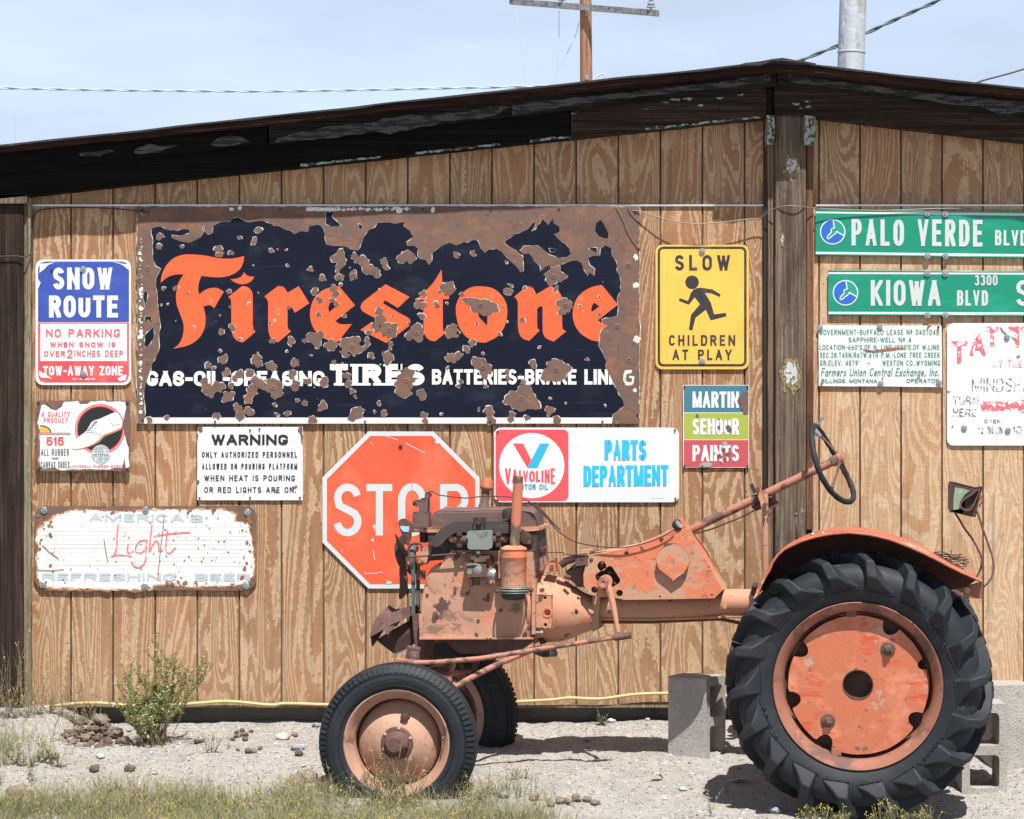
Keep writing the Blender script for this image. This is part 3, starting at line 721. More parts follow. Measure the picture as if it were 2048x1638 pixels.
# posts
def vboard(name, x0, x1, y0, y1, d0, d1, m, bev=.003): 
    b = MB(); a = P(x0, y0, d1); c = P(x1, y1, d1)
    n = 28; zs = [lerp(c.z, a.z, i/n) for i in range(n+1)]
    vs = []; 
    for z in zs:
        w1 = .0022*noise.noise(Vector((1, z*4, x0))); w2 = .0022*noise.noise(Vector((7, z*4, x1)))
        vs += [(a.x+w1, -d1, z), (c.x+w2, -d1, z), (c.x+w2, -d0, z), (a.x+w1, -d0, z)]
    fs = [(i*4+k, i*4+(k+1) % 4, i*4+4+(k+1) % 4, i*4+4+k) for i in range(n) for k in range(4)]+[(3, 2, 1, 0), (n*4, n*4+1, n*4+2, n*4+3)]
    b.add(vs, fs); return b.build(name, m, shed, bevel=bev)
vboard('corner_post', 1551, 1612, 228, 1450, -.005, .085, POST, .006)
vboard('post_strip', 1536, 1549, 276, 1450, .0, .045, STRIP)
vboard('post_strip', 1613, 1627, 276, 1060, .0, .040, STRIPR)
b = MB(); b.box(P(1531, 900, .012), (.010, .012, 1.3)); b.build('gap_shade_strip', MATS['dark_cavity'], shed)  # near-black strip stands in for the shaded gap beside the post
b = MB()
for x0, x1, s in ((1535, 1549, 1), (1609, 1630, 2)):
    b = MB(); q = jagged([(x0, 232), (x1, 232), (x1+1, 262), (x1-1, 288), (x0+1, 287), (x0-1, 260)], 9, .8, s)
    b.prism([P(x, y, .135) for x, y in q], (0, .12, 0)); b.build('corbel_block', MATS['crackled_paint'], shed, bevel=.004)
# knots with pale weathered patches on the post
mat('pale_lichen', (.48, .49, .47), [((.12, .10, .07), (50, 8, 50), .52, .06, 6)], .9, bump=(50, .004))
mat('ochre_lichen', (.25, .20, .09), [((.10, .075, .05), (60, 8, 60), .5, .08, 6)], .9, bump=(50, .004))
for i, (x, y, w_, h) in enumerate([(1583, 335, 20, 30), (1582, 750, 27, 46), (1565, 480, 5, 18)]):
    pl = [(x+w_*math.cos(a)*(.8+.5*noise.noise(Vector((a*2, i, 1)))), y+h*math.sin(a)*(.8+.5*noise.noise(Vector((a*2, i, 2))))) for a in [k*.33 for k in range(19)]]
    pl = [(min(1611, max(1552, p[0])), p[1]) for p in pl]
    b = MB(); b.prism([P(a, c_, .0875) for a, c_ in jagged(pl, 5, 1.5, i)], (0, .003, 0)); b.build('lichen_patch', MATS['ochre_lichen'], shed)
    pl = [(lerp(x, p[0], .62), lerp(y, p[1], .62)-h*.1) for p in pl]
    b = MB(); b.prism([P(a, c_, .0895) for a, c_ in jagged(pl, 4, 2.0, i+9)], (0, .003, 0)); b.build('lichen_patch', MATS['pale_lichen'], shed)
vboard('corner_post', -75, 46, 408, 1452, .0, .075, POSTD, .006)
vboard('post_edge_strip', 47, 61, 395, 1452, .0, .05, LICH, .004)
vboard('post_cap', -80, 53, 390, 407, .0, .10, POST, .003)
# the flashing between upper and lower sheets
for x0, x1 in ((-400, 52), (62, 1527), (1631, 2480)):
    b = MB(); a = P(x0, 412, 0); c = P(x1, 412, 0)
    b.box(((a.x+c.x)/2, -.004, ZF+.003), ((c.x-a.x)/2, .007, .0042)); b.build('metal_flashing', MATS['flashing'], shed)
# nail heads
nb = MB()
for e in edges+edges_r:
    for k in range(9):
        z = .15+k*.33+random.uniform(-.04, .04); x = e+random.choice((-.02, .022))
        if z < PLANKTOP(x)-.03: nb.lathe((x, .001, z), (0, -1, 0), [(0, .0042), (.0022, .0038), (.0024, .0001)], 8)
tag(nb.build('nail_heads', MATS['galvanised'], shed), kind='stuff')
# stovepipe
pipe = MB()
pb = P(1699, 150, -1.0); ptop = P(1709, -90, -1.0)
zr = roofz(pb.x)-.02; pb.z = zr; 
pv = (ptop-pb)
mat('pipe_metal', (.52, .56, .60), [((.38, .36, .33), (10, 10, 3), .52, .1, 5), ((.72, .73, .73), (12, 12, 3), .62, .05, 5), ((.42, .27, .18), (20, 20, 20), .72, .04, 4)], .5, .25, bump=(14, .006))
pipe.lathe(pb, pv, [(0, .072), (.3, .070), (.302, .073), (.31, .073), (.312, .070), (pv.length, .070), (pv.length, .066), (.1, .066)], 36)
pr = pipe.build('stovepipe', MATS['pipe_metal'], shed, smooth=40)
cb = MB(); cb.lathe(pb+Vector((0, 0, -.02)), pv, [(0, .10), (.03, .086), (.10, .079), (.16, .0805), (.19, .078), (.195, .071)], 40, fn=lambda i, k, q: .004*noise.noise(Vector((i, k*.7, 3))))
cb.build('pipe_collar', mat('pipe_foil', (.55, .57, .6), [((.3, .2, .16), u3(30), .55, .06, 5)], .4, .5, bump=(40, .008)), pr)

# ------------------------------------------------------------------ wires on the wall, yellow hose
def wire(name, pts, r, m, label, cat='wire', smooth=6, n=6, group=None):
    P3 = []
    q = smooth_loop([(p[0], p[1]) for p in pts], smooth, False); dd = smooth_loop([(p[2], 0) for p in pts], smooth, False)
    b = MB(); b.tube([P(x, y, d[0]) for (x, y), d in zip(q, dd)], r, n)
    return tag(b.build(name, m, None, smooth=180), label, cat, group)
wire('wall_wire', [(1262, 421, .02), (1285, 424, .03), (1330, 438, .05), (1380, 447, .06), (1430, 446, .06), (1490, 439, .05), (1520, 436, .045), (1540, 421, .07), (1570, 412, .1), (1600, 413, .1), (1640, 417, .05), (1760, 421, .03), (1900, 417, .03), (2060, 422, .03), (2300, 424, .03)], .0027, MATS['grey_wire'], 'thin grey wire sagging from the big rusty sign across the post to the right')
wire('wall_cable', [(300, 425, .02), (240, 418, .03), (160, 415, .03), (90, 418, .02), (70, 428, .02), (64, 450, .02), (66, 490, .03), (64, 505, .05), (50, 514, .09), (30, 512, .09), (0, 513, .09), (-60, 514, .09)], .0036, MATS['black_wire'], 'black cable looping down beside the dark left post')
wire('yellow_hose', [(-60, 1424, .06), (0, 1424, .06), (60, 1419, .05), (120, 1410, .04), (190, 1406, .035), (260, 1411, .035), (330, 1411, .035), (400, 1406, .035), (460, 1403, .035), (540, 1410, .035), (570, 1407, .03), (640, 1409, .03), (720, 1411, .03), (850, 1412, .03), (1020, 1404, .03), (1100, 1400, .03), (1140, 1396, .03), (1200, 1398, .03), (1270, 1389, .03), (1350, 1387, .03), (1450, 1392, .03), (1700, 1396, .03), (2030, 1389, .03), (2200, 1390, .03)], .0078, MATS['hose_yellow'], 'pale yellow hose running along the foot of the shed wall', 'hose', n=8)

# ------------------------------------------------------------------ signs
GV, DS = MATS['galvanised'], MATS['screw_dark']
Mt = MATS
s = Sign('snow_route_sign', 'blue, white and red rounded sign reading SNOW ROUTE, no parking', 'road sign', (167, 770), .008)
s.plate(rrect(71, 519, 262, 770, 15), Mt['sign_white_clean'])
s.flat([rrect(76, 523, 258, 765, 11)[0:14]+[(76, 645), (76, 765)][:0]+[(258, 645), (76, 645)]] if 0 else [[(90, 523), (244, 523), (253, 526), (258, 536), (258, 644), (76, 644), (76, 537), (81, 526)]], Mt['blue_print'], 1, 'blue_field')
s.flat([[(76, 645), (258, 645), (258, 751), (253, 762), (244, 765), (90, 765), (80, 762), (76, 751)], rect(80.5, 647, 254, 722)[::-1]], Mt['red_print'], 1, 'red_field')
s.text('SNOW', 106, 535, 225, 579, 9.3, Mt['sign_white_clean'], gap=.13)
s.text('ROUTE', 98, 591, 236, 635, 9.3, Mt['sign_white_clean'], gap=.12)
s.text('NO PARKING', 92, 658, 240, 674, 2.9, Mt['red_print_pale'], gap=.25)
s.text('WHEN SNOW IS', 100, 684, 231, 694, 2.2, Mt['red_print_pale'], gap=.3)
s.text('OVER', 88, 702, 130, 713, 2.1, Mt['red_print_pale'], gap=.25)
s.text('2', 134, 699, 145, 716, 2.8, Mt['red_print_pale'])
s.text('INCHES DEEP', 149, 701, 246, 713, 2.1, Mt['red_print_pale'], gap=.22)
s.text('TOW-AWAY ZONE', 86, 732, 246, 751, 3.9, Mt['sign_white_clean'], gap=.1)
s.text('CITY OF CHICAGO', 145, 756, 190, 760, 1.0, Mt['sign_white_clean'], gap=.25)
s.screw(166, 539, 6.5); s.screw(167, 748, 6.5); s.screw(103, 540, 2.5, DS)
s.patches([jagged(q, 6, 1.6, i) for i, q in enumerate([[(78, 528), (110, 524), (96, 530), (90, 537), (79, 545)], [(76, 558), (80, 565), (78, 575), (76, 580)], [(225, 524), (256, 530), (257, 540), (245, 531)], [(78, 742), (90, 748), (104, 758), (84, 756), (77, 750)], [(235, 756), (254, 748), (252, 760), (240, 763)]])], Mt['sign_white'], 4, 'paint_chips')

s = Sign('rubber_shoe_sign', 'small rusty enamel sign showing a white canvas shoe on a black disc', 'sign', (166, 942), .02, .01)
Z5 = lambda x, y: (x/3.275, 480+y/3.275)
s.plate(jagged(rect(72, 801, 260, 942), 9, .8, 3), Mt['rust_plate'])
s.flat([jagged([(79, 826), (84, 806), (94, 812), (104, 818), (114, 820), (124, 812), (128, 804), (155, 803), (160, 809), (175, 808), (182, 803), (250, 803), (252, 811), (257, 816), (250, 834), (247, 848), (250, 862), (252, 880), (258, 896), (258, 932), (252, 938), (240, 936), (212, 939), (160, 938), (124, 941), (110, 936), (88, 938), (80, 934), (75, 922), (80, 905), (76, 880), (80, 860), (75, 845)], 5, 1.5, 2)], Mt['sign_white'], 1, 'white_enamel')
red = Mt['red_line']
s.flat([circ(200, 858.6, 50.5), circ(200, 858.6, 48.4)[::-1]], red, 2, 'red_ring'); s.flat([circ(200, 858.6, 47.4), circ(200, 858.6, 44.9)[::-1]], red, 2, 'red_ring')
s.flat([circ(200, 858.6, 44.8)], Mt['black_print_solid'], 2, 'black_disc')
sole = [Z5(*p) for p in [(466, 1362), (490, 1376), (545, 1368), (600, 1350), (650, 1325), (685, 1288), (722, 1273), (795, 1243), (803, 1220), (797, 1212), (680, 1262), (600, 1330), (540, 1358)]]
s.flat([sole], Mt['sole_brown'], 3, 'shoe_sole')
shoe = smooth_loop([Z5(*p) for p in [(465, 1355), (478, 1325), (510, 1292), (560, 1255), (585, 1215), (612, 1184), (650, 1172), (700, 1150), (735, 1135), (762, 1128), (782, 1145), (796, 1175), (800, 1215), (780, 1235), (720, 1262), (680, 1276), (640, 1315), (600, 1340), (540, 1362), (490, 1370)]], 4)
s.flat([shoe], Mt['sign_white_clean'], 3.6, 'shoe')
s.strokes([[Z5(*p) for p in q] for q in ([(560, 1262), (600, 1190), (640, 1184), (625, 1230), (585, 1265)], [(720, 1150), (722, 1190), (740, 1215), (790, 1205)], [(560, 1262), (600, 1258), (640, 1268), (670, 1278)])], .7, Mt['shoe_line'], 4.2, 'shoe_stitching')
s.strokes([[Z5(570+i*9, 1250-i*11), Z5(592+i*9, 1246-i*11)] for i in range(6)], 1.3, Mt['dark_line'], 4.4, 'laces')
s.flat([circ(201.8, 908.7, 19.2)], Mt['globe_grey'], 3, 'globe')
s.strokes([[(201.8+19*math.sin(a)*math.cos(q), 908.7+19*math.sin(q)) for q in [R(-90+k*15) for k in range(13)]] for a in (-.9, -.35, .35, .9)]+[[(201.8-19*math.cos(q), 908.7+19*math.sin(q)), (201.8+19*math.cos(q), 908.7+19*math.sin(q))] for q in (R(-50), R(-22), R(22), R(50))], .7, Mt['sign_white'], 4, 'globe_lines')
s.flat([rect(184, 905.5, 220, 913)], Mt['sign_white'], 4.4, 'globe_band'); s.text('UNIVERSAL', 185, 906.5, 219, 912, 1.0, Mt['dark_line'], layer=5)
s.flat([[(80, 865)]+[(80+23*math.cos(R(a)), 865-15*math.sin(R(a))) for a in range(0, 91, 10)]], Mt['dark_line'], 2, 'sun_edge'); s.flat([[(80, 865)]+[(80+20*math.cos(R(a)), 865-12*math.sin(R(a))) for a in range(0, 91, 10)]], Mt['sun_orange'], 3, 'sun')
s.strokes([[(80, 866), (141, 866)], [(79.5, 862), (79.5, 936)]], 1.3, red, 3, 'red_rule'); s.strokes([[(80, 869), (141, 869)]], 1, Mt['dark_line'], 3, 'dark_rule')
s.text('A QUALITY', 83, 823.5, 140, 833.5, 1.6, Mt['red_print_pale'], slant=.1); s.text('PRODUCT', 87, 836, 136, 845.5, 1.6, Mt['red_print_pale'])
s.text('515', 93, 874, 128, 891, 3.4, red, gap=.14); s.text('ALL RUBBER', 82, 898, 138, 911, 1.4, Mt['dark_line'], gap=.13); s.text('AND', 104, 914.5, 117, 919, 1, Mt['dark_line'])
s.text('CANVAS SHOES', 81.5, 923, 139, 936, 1.4, Mt['dark_line'], gap=.11); s.text('UNIVERSAL RUBBER WORKS', 140.5, 930, 247, 935.5, 1.0, Mt['red_print_pale'], gap=.22)
s.patches([jagged(q, 5, 1.4, i) for i, q in enumerate([[(73, 802), (126, 802), (124, 812), (112, 819), (102, 816), (94, 808), (83, 808), (80, 824), (73, 828)], [(244, 935), (247, 925), (249, 915), (251, 935), (246, 940)], [(72, 845), (78, 850), (76, 870), (79, 890), (77, 920), (80, 936), (73, 941)], [(252, 802), (260, 802), (260, 890), (254, 884), (248, 862), (246, 850), (247, 840), (252, 820)]])], Mt['rust_plate'], 5.5)
for x, y in ((77, 806), (255, 806), (78, 937), (254, 938)): s.screw(x, y, 2.6, DS)

# the large tyre dealer's sign
s = Sign('firestone_sign', 'large rusted navy enamel sign with orange blackletter lettering reading Firestone', 'sign', (778, 848), .012, .006)
s.plate(jagged(rect(277, 412, 1279, 848), 40, 1.0, 5), Mt['rust_plate'], 'panel')
s.flat([[(278, 426), (288, 426), (288, 835), (1240, 835), (1268, 847), (278, 847)]], Mt['white_enamel'], 1, 'white_border')
s.flat([[(288, 414), (1274, 414), (1274, 835), (288, 835)]], Mt['navy_enamel'], 1.6, 'navy_field')
A3 = lambda p: (260+p[0]/3.5615, 400+p[1]/3.5615)+tuple(p[2:]); A4 = lambda p: (760+p[0]/3.5611, 400+p[1]/3.5611)+tuple(p[2:])
letters = [
 (A3, [[(218, 590, 1), (228, 530), (258, 468), (310, 415), (380, 390), (450, 388), (530, 395), (620, 412), (700, 418), (765, 411), (813, 399, 1), (803, 455), (775, 500), (720, 535), (650, 550), (580, 548), (508, 540, 1), (491, 590), (486, 640), (493, 674, 1), (528, 645), (570, 629), (620, 627), (668, 652, 1), (600, 770, 1), (575, 752), (550, 750), (522, 760, 1), (535, 810), (538, 860), (530, 910), (505, 965), (460, 1010), (400, 1040), (308, 1058, 1), (345, 1030), (370, 985), (382, 930), (380, 880), (360, 820), (335, 750), (328, 690), (332, 640), (345, 590), (382, 530, 1), (330, 530), (270, 548)]]),
 (A3, [[(715, 565, 1), (765, 558), (797, 540), (812, 514, 1), (838, 540), (886, 548, 1), (860, 580), (815, 599), (760, 592)]]),
 (A3, [[(700, 690, 1), (800, 612, 1), (840, 622), (868, 652), (874, 690, 1), (874, 885, 1), (880, 920), (894, 938, 1), (806, 1014, 1), (760, 1000), (732, 960), (722, 900, 1), (722, 740, 1), (718, 710)]]),
 (A3, [[(957, 687, 1), (1055, 612, 1), (1095, 622), (1122, 660, 1), (1202, 614, 1), (1277, 735, 1), (1175, 802, 1), (1150, 762, 1), (1122, 772, 1), (1122, 890, 1), (1128, 920), (1147, 935, 1), (1055, 1013, 1), (1010, 995), (990, 950), (984, 900, 1), (984, 730, 1), (975, 705)]]),
 (A3, [[(1283, 830), (1288, 765), (1310, 705), (1355, 655), (1420, 625), (1490, 615, 1), (1603, 750, 1), (1462, 862, 1), (1500, 884), (1580, 884, 1), (1482, 1010, 1), (1420, 1000), (1350, 965), (1303, 905)], [(1412, 768), (1420, 738), (1440, 724), (1475, 752), (1418, 800)]]),
 (A4, [[(-136, 752), (-118, 722, 1), (40, 600, 1), (210, 690, 1), (128, 768, 1), (35, 713, 1), (20, 735, 1), (150, 812, 1), (205, 842), (217, 872), (205, 898, 1), (45, 1018, 1), (-140, 925, 1), (-58, 868, 1), (38, 930, 1), (62, 912, 1), (-40, 838, 1), (-125, 790)]]),
 (A4, [[(438, 495, 1), (445, 612, 1), (490, 655), (495, 680, 1), (490, 706, 1), (447, 706, 1), (447, 900, 1), (452, 930), (470, 945, 1), (390, 1007, 1), (345, 992), (318, 955), (310, 900, 1), (310, 710, 1), (262, 710, 1), (300, 670, 1), (360, 612), (405, 552)]]),
 (A4, [[(540, 790), (552, 720), (590, 660), (650, 622), (720, 615), (800, 628), (860, 672), (900, 740), (906, 820), (885, 905), (835, 972), (750, 1016, 1), (680, 1008), (610, 970), (560, 895)], [(690, 740), (742, 712), (768, 780), (763, 896), (705, 835)]]),
 (A4, [[(955, 690, 1), (1048, 612, 1), (1090, 628), (1112, 672, 1), (1215, 612, 1), (1262, 638), (1290, 680), (1297, 720, 1), (1297, 890, 1), (1305, 922), (1327, 935, 1), (1237, 1008, 1), (1185, 985), (1162, 950), (1158, 900, 1), (1158, 762, 1), (1140, 757), (1119, 775, 1), (1119, 890, 1), (1124, 915), (1138, 928, 1), (1063, 1003, 1), (1015, 985), (990, 945), (982, 890, 1), (982, 730, 1), (972, 705)]]),
 (A4, [[(1373, 830), (1378, 765), (1400, 705), (1445, 655), (1510, 620), (1580, 605, 1), (1694, 745, 1), (1552, 856, 1), (1590, 878), (1670, 878, 1), (1560, 1008, 1), (1500, 995), (1430, 950), (1390, 895)], [(1503, 778), (1512, 748), (1526, 730), (1562, 758), (1508, 798)]]),
]
for fn, loops in letters:
    l0 = smooth_loop([fn(p) for p in loops[0]], 5); rest = [[fn(p)[:2] for p in l][::-1] for l in loops[1:]]
    s.flat([l0]+rest, Mt['orange_enamel'], 2.6, 'blackletter_letter')
wh = Mt['white_enamel']
s.text('GAS-OIL-GREASING', 293, 742, 649, 772, 7.2, wh, gap=.08); s.text('TIRES', 660, 728, 849, 771, 12, wh, gap=.2, serif=.1)
s.text('BATTERIES-BRAKE LINING', 864, 738.5, 1268, 769, 6.4, wh, gap=.07)
topr = [(52, 45)]+[(150, 210), (190, 188), (240, 190), (262, 212), (340, 222), (350, 205), (420, 208), (430, 235), (380, 252), (295, 255), (300, 275), (370, 295), (420, 305), (470, 285), (500, 262), (525, 215), (560, 245), (585, 235), (590, 180), (640, 160), (700, 155), (750, 125), (800, 135), (860, 160), (920, 150), (980, 150), (1020, 180), (1080, 195), (1110, 215), (1150, 215), (1175, 245), (1210, 220), (1270, 225), (1280, 185), (1330, 170), (1370, 185), (1385, 215), (1395, 320), (1440, 325), (1480, 325), (1520, 330), (1620, 360), (1660, 290), (1680, 230), (1700, 210), (1740, 190), (1760, 165)]
top4 = [(69, 160), (100, 165), (170, 155), (175, 190), (215, 220), (240, 265), (190, 300), (195, 325), (250, 330), (275, 350), (265, 370), (270, 400), (320, 430), (345, 460), (370, 430), (370, 380), (400, 350), (440, 330), (480, 310), (500, 300), (545, 320), (600, 295), (650, 290), (700, 285), (715, 340), (750, 370), (770, 345), (830, 345), (870, 370), (900, 410), (940, 440), (1000, 510), (1020, 500), (1015, 400), (970, 360), (890, 310), (900, 290), (960, 250), (1040, 215), (1090, 165), (1118, 160), (1085, 225), (1140, 165), (1160, 135), (1200, 180), (1230, 130), (1240, 170), (1280, 190), (1280, 225), (1240, 245), (1270, 280), (1330, 310), (1350, 345), (1360, 380), (1330, 410), (1270, 415), (1210, 395), (1160, 350), (1120, 325), (1030, 325), (1000, 360), (1020, 380), (1070, 380), (1100, 440), (1140, 470), (1140, 510), (1180, 470), (1210, 460), (1290, 460), (1340, 440), (1400, 425), (1430, 445), (1455, 500), (1480, 545), (1490, 515), (1530, 545), (1530, 490), (1490, 465), (1480, 420), (1520, 400), (1565, 400), (1570, 340), (1610, 325), (1650, 345), (1655, 400), (1690, 430), (1690, 500), (1715, 560), (1710, 650), (1685, 700), (1695, 760), (1690, 820), (1630, 840), (1580, 850), (1590, 890), (1620, 890), (1580, 930), (1565, 960), (1560, 1040), (1590, 1090), (1610, 1150), (1600, 1180), (1650, 1260), (1670, 1310), (1690, 1350), (1720, 1400), (1740, 1470), (1700, 1500), (1660, 1530), (1650, 1588), (1848, 1588), (1848, 45)]
left = [(52, 45), (150, 205), (148, 240), (165, 300), (158, 400), (178, 475), (215, 490), (182, 560), (195, 700), (205, 800), (215, 900), (205, 1000), (203, 1090), (160, 1160), (130, 1250), (108, 1330), (97, 1400), (108, 1510), (104, 1588), (52, 1588)]
polys = [jagged([A3(p) for p in topr]+[A4(p) for p in top4], 7, 1.9, 4), jagged([A3(p) for p in left], 7, 1.8, 8)]
sp3 = [(1490, 400, 45), (1495, 465, 38), (1455, 420, 25), (910, 215, 22), (780, 268, 14), (890, 285, 22), (880, 305, 16), (630, 345, 25), (640, 385, 22), (720, 375, 18), (1007, 358, 18), (1125, 465, 12), (1285, 490, 20), (1370, 557, 26), (215, 255, 25), (207, 332, 20), (370, 332, 12), (1490, 550, 28), (1590, 540, 30), (1640, 430, 36), (1600, 400, 25), (1690, 480, 48), (1730, 505, 40), (1760, 530, 25), (1315, 650, 24), (1350, 710, 24), (1450, 630, 26), (1465, 670, 22), (1440, 710, 20), (1470, 740, 16), (1340, 815, 17), (1525, 825, 13), (1500, 605, 12), (1575, 1040, 72), (1530, 1100, 25), (1330, 990, 56), (1430, 1035, 44), (1145, 1010, 28), (1690, 1015, 26), (1720, 1110, 22), (650, 935, 22), (730, 910, 24), (705, 655, 18), (715, 760, 13), (665, 1130, 32), (640, 1075, 14), (555, 1175, 22), (900, 1130, 38), (915, 1170, 25), (1005, 1180, 35), (1175, 1160, 30), (1155, 1240, 28), (1175, 1320, 35), (690, 1230, 28), (550, 1340, 45), (580, 1370, 32), (530, 1290, 28), (630, 1330, 38), (720, 1320, 22), (745, 1270, 22), (780, 1240, 28), (850, 1230, 32), (890, 1280, 38), (930, 1310, 42), (1020, 1340, 55), (1050, 1370, 38), (870, 1350, 38), (840, 1420, 33), (695, 1400, 40), (1265, 1290, 25), (1385, 1300, 35), (1545, 1250, 25), (1560, 1310, 25), (1582, 1360, 20), (1605, 1400, 12), (1195, 1430, 16), (1245, 1443, 20), (1030, 1455, 15), (1370, 1465, 35), (770, 1480, 30), (785, 1530, 38), (850, 1500, 33), (1120, 1520, 22), (1610, 1530, 45), (1810, 1520, 20), (620, 1540, 25), (1300, 1560, 30), (1050, 1530, 14), (140, 1570, 25), (265, 1550, 18), (1775, 790, 30), (1780, 860, 42), (1760, 900, 35), (1830, 920, 50), (1700, 945, 18), (325, 625, 17), (240, 632, 14), (412, 658, 8), (455, 902, 6), (1120, 1080, 10), (1285, 1105, 9), (640, 820, 6), (1000, 878, 10), (1128, 762, 13), (1018, 1003, 20), (1245, 1003, 16), (1670, 1060, 18), (780, 990, 9), (590, 1195, 12), (1455, 1155, 16), (1030, 855, 5), (850, 738, 7), (218, 742, 6), (270, 742, 6), (915, 660, 5), (1050, 350, 7), (1115, 355, 7), (1775, 1447, 14), (1745, 1510, 12)]
sp4 = [(1245, 537, 65), (720, 755, 76), (765, 740, 35), (1320, 750, 52), (1300, 790, 28), (260, 950, 60), (215, 960, 30), (65, 920, 58), (505, 930, 48), (540, 945, 25), (490, 630, 48), (450, 615, 25), (425, 650, 14), (580, 670, 14), (405, 745, 20), (285, 750, 35), (265, 720, 20), (295, 825, 24), (310, 670, 24), (1015, 855, 20), (690, 878, 12), (850, 955, 16), (1255, 630, 18), (1030, 627, 14), (915, 650, 30), (930, 610, 15), (545, 390, 22), (660, 382, 20), (165, 415, 36), (215, 400, 44), (30, 440, 26), (42, 480, 20), (735, 1195, 70), (1255, 1215, 88), (1010, 1415, 95), (930, 1420, 40), (190, 1280, 80), (180, 1350, 55), (295, 1380, 30), (300, 1410, 20), (905, 1440, 22), (500, 1120, 33), (560, 1110, 28), (530, 1145, 18), (615, 1065, 26), (660, 1015, 24), (1085, 1160, 22), (1095, 1185, 18), (80, 1030, 18), (70, 1060, 12), (60, 1125, 45), (780, 1500, 36), (790, 1560, 35), (940, 1530, 22), (930, 1560, 22), (1050, 1550, 20), (1210, 1500, 33), (1260, 1565, 25), (310, 1530, 22), (320, 1570, 20), (30, 1530, 18), (700, 1487, 12), (905, 1225, 18), (910, 1270, 18), (1020, 1300, 22), (575, 1290, 18), (560, 1325, 13), (750, 1332, 14), (480, 1200, 10), (900, 440, 10), (735, 1095, 12), (478, 738, 9), (1135, 1048, 8), (1475, 1135, 12), (1325, 1450, 7), (1215, 1415, 8), (440, 1527, 8), (555, 945, 10), (1565, 685, 9), (1425, 755, 11), (1560, 815, 13), (205, 875, 9), (90, 820, 6), (905, 865, 7), (1600, 1465, 9), (1645, 975, 9)]
for i, (x, y, r) in enumerate(sp3): px, py = A3((x, y)); polys.append(jagged(blob(px, py, r/3.5615, i+1), 2.2, 1.0, i))
for i, (x, y, r) in enumerate(sp4): px, py = A4((x, y)); polys.append(jagged(blob(px, py, r/3.5615, i+200), 2.2, 1.0, i))
for i in range(26): polys.append(blob(random.uniform(295, 1230), random.uniform(520, 830), random.uniform(.6, 1.3), i+500, 7))
s.patches(polys, Mt['rust_plate'], 5, halo=Mt['enamel_chip'], hr=.95)
# islands of surviving enamel within the rust
isl = [(A4, [(1570, 140), (1600, 190), (1625, 240), (1615, 270), (1560, 250), (1532, 215), (1545, 165)]), (A3, [(1398, 85), (1445, 85), (1435, 120), (1500, 180), (1450, 190), (1392, 170)]), (A4, [(1205, 345), (1255, 345), (1235, 375), (1215, 370)]), (A3, [(100, 650), (125, 660), (120, 700), (105, 770), (98, 700)]), (A3, [(108, 830), (150, 830), (155, 870), (130, 850), (105, 870)]), (A3, [(110, 960), (160, 900), (172, 960), (140, 1030), (110, 1050)]), (A4, [(1490, 345), (1545, 340), (1540, 372), (1510, 360)]), (A3, [(1625, 170), (1650, 180), (1645, 205), (1625, 190)]), (A3, [(520, 190), (530, 180), (525, 230)])]
s.patches([jagged([f(p) for p in q], 5, 1.3, i) for i, (f, q) in enumerate(isl)], Mt['navy_enamel'], 7.2, 'enamel_islands', halo=Mt['enamel_chip'], hr=1.2)
whs = []
for i in range(46):
    x = 620+i*4.4+random.uniform(-1, 1); whs.append(jagged(blob(x, 418+random.uniform(-1.5, 2.5), random.uniform(1.0, 3.6), i+900, 8), 3, .6, i))
whs += [jagged(rect(612, 415, 680, 422), 5, 1.4, 3), blob(866, 420, 5, 71), blob(463, 418, 4, 72), blob(480, 416, 4, 73), blob(797, 419, 7, 74), blob(1272, 514, 6, 75), blob(1272, 570, 6, 76), blob(1274, 678, 7, 77), blob(1270, 780, 4, 78)]
for i in range(48): y = 480+i*7.3; whs.append(jagged(blob(279.5+random.uniform(0, 4.5), y+random.uniform(-4, 4), random.choice((1.2, 1.8, 2.6, 4.2)), i+950, 9), 3, .7, i))
s.patches(whs, Mt['enamel_chip'], 6.6, 'white_enamel_remnants')
s.patches([jagged(q, 4, 1.2, i) for i, q in enumerate([[(1250, 741), (1264, 740), (1262, 746), (1253, 748), (1253, 764), (1263, 765), (1264, 757), (1258, 756), (1259, 751), (1268, 753), (1267, 770), (1252, 771), (1247, 760), (1247, 748)]])], Mt['enamel_chip'], 7, 'letter_remnant')
dents = [A3((1580, 1042)), A4((1238, 545)), A4((715, 750)), A4((1325, 750)), A4((260, 950)), A4((66, 924)), A4((735, 1195)), A4((1255, 1210)), A4((1003, 1415)), A4((190, 1285)), A4((1770, 465)), A4((1690, 902)), A4((1772, 1140)), A3((125, 487)), A3((125, 1155)), A3((72, 573)), A3((1020, 1340)), A3((1490, 550)), A3((1590, 540))]
for x, y in dents:
    b = MB(); o = s.pt((x, y), 7.6); b.lathe(o+Vector((0, .004, 0)), (0, -1, 0), [(0, .022), (.0036, .014), (.0060, .0062), (.0052, .0042), (.001, .003), (.001, .0001)], 14)
    b.build('bullet_dent', Mt['rust_plate'], s.root, smooth=60)
    s.flat([circ(x, y, 1.5, 8)], Mt['dark_cavity'], 7.6+8, 'bullet_hole') if 0 else None
for x, y in [(285, 420), (560, 418), (846, 418), (982, 419), (1118, 418), (1270, 425), (285, 840), (1205, 843), (1275, 830), (283, 640), (430, 843), (730, 843), (980, 843)]: s.screw(x, y, 2.2, DS, 8)
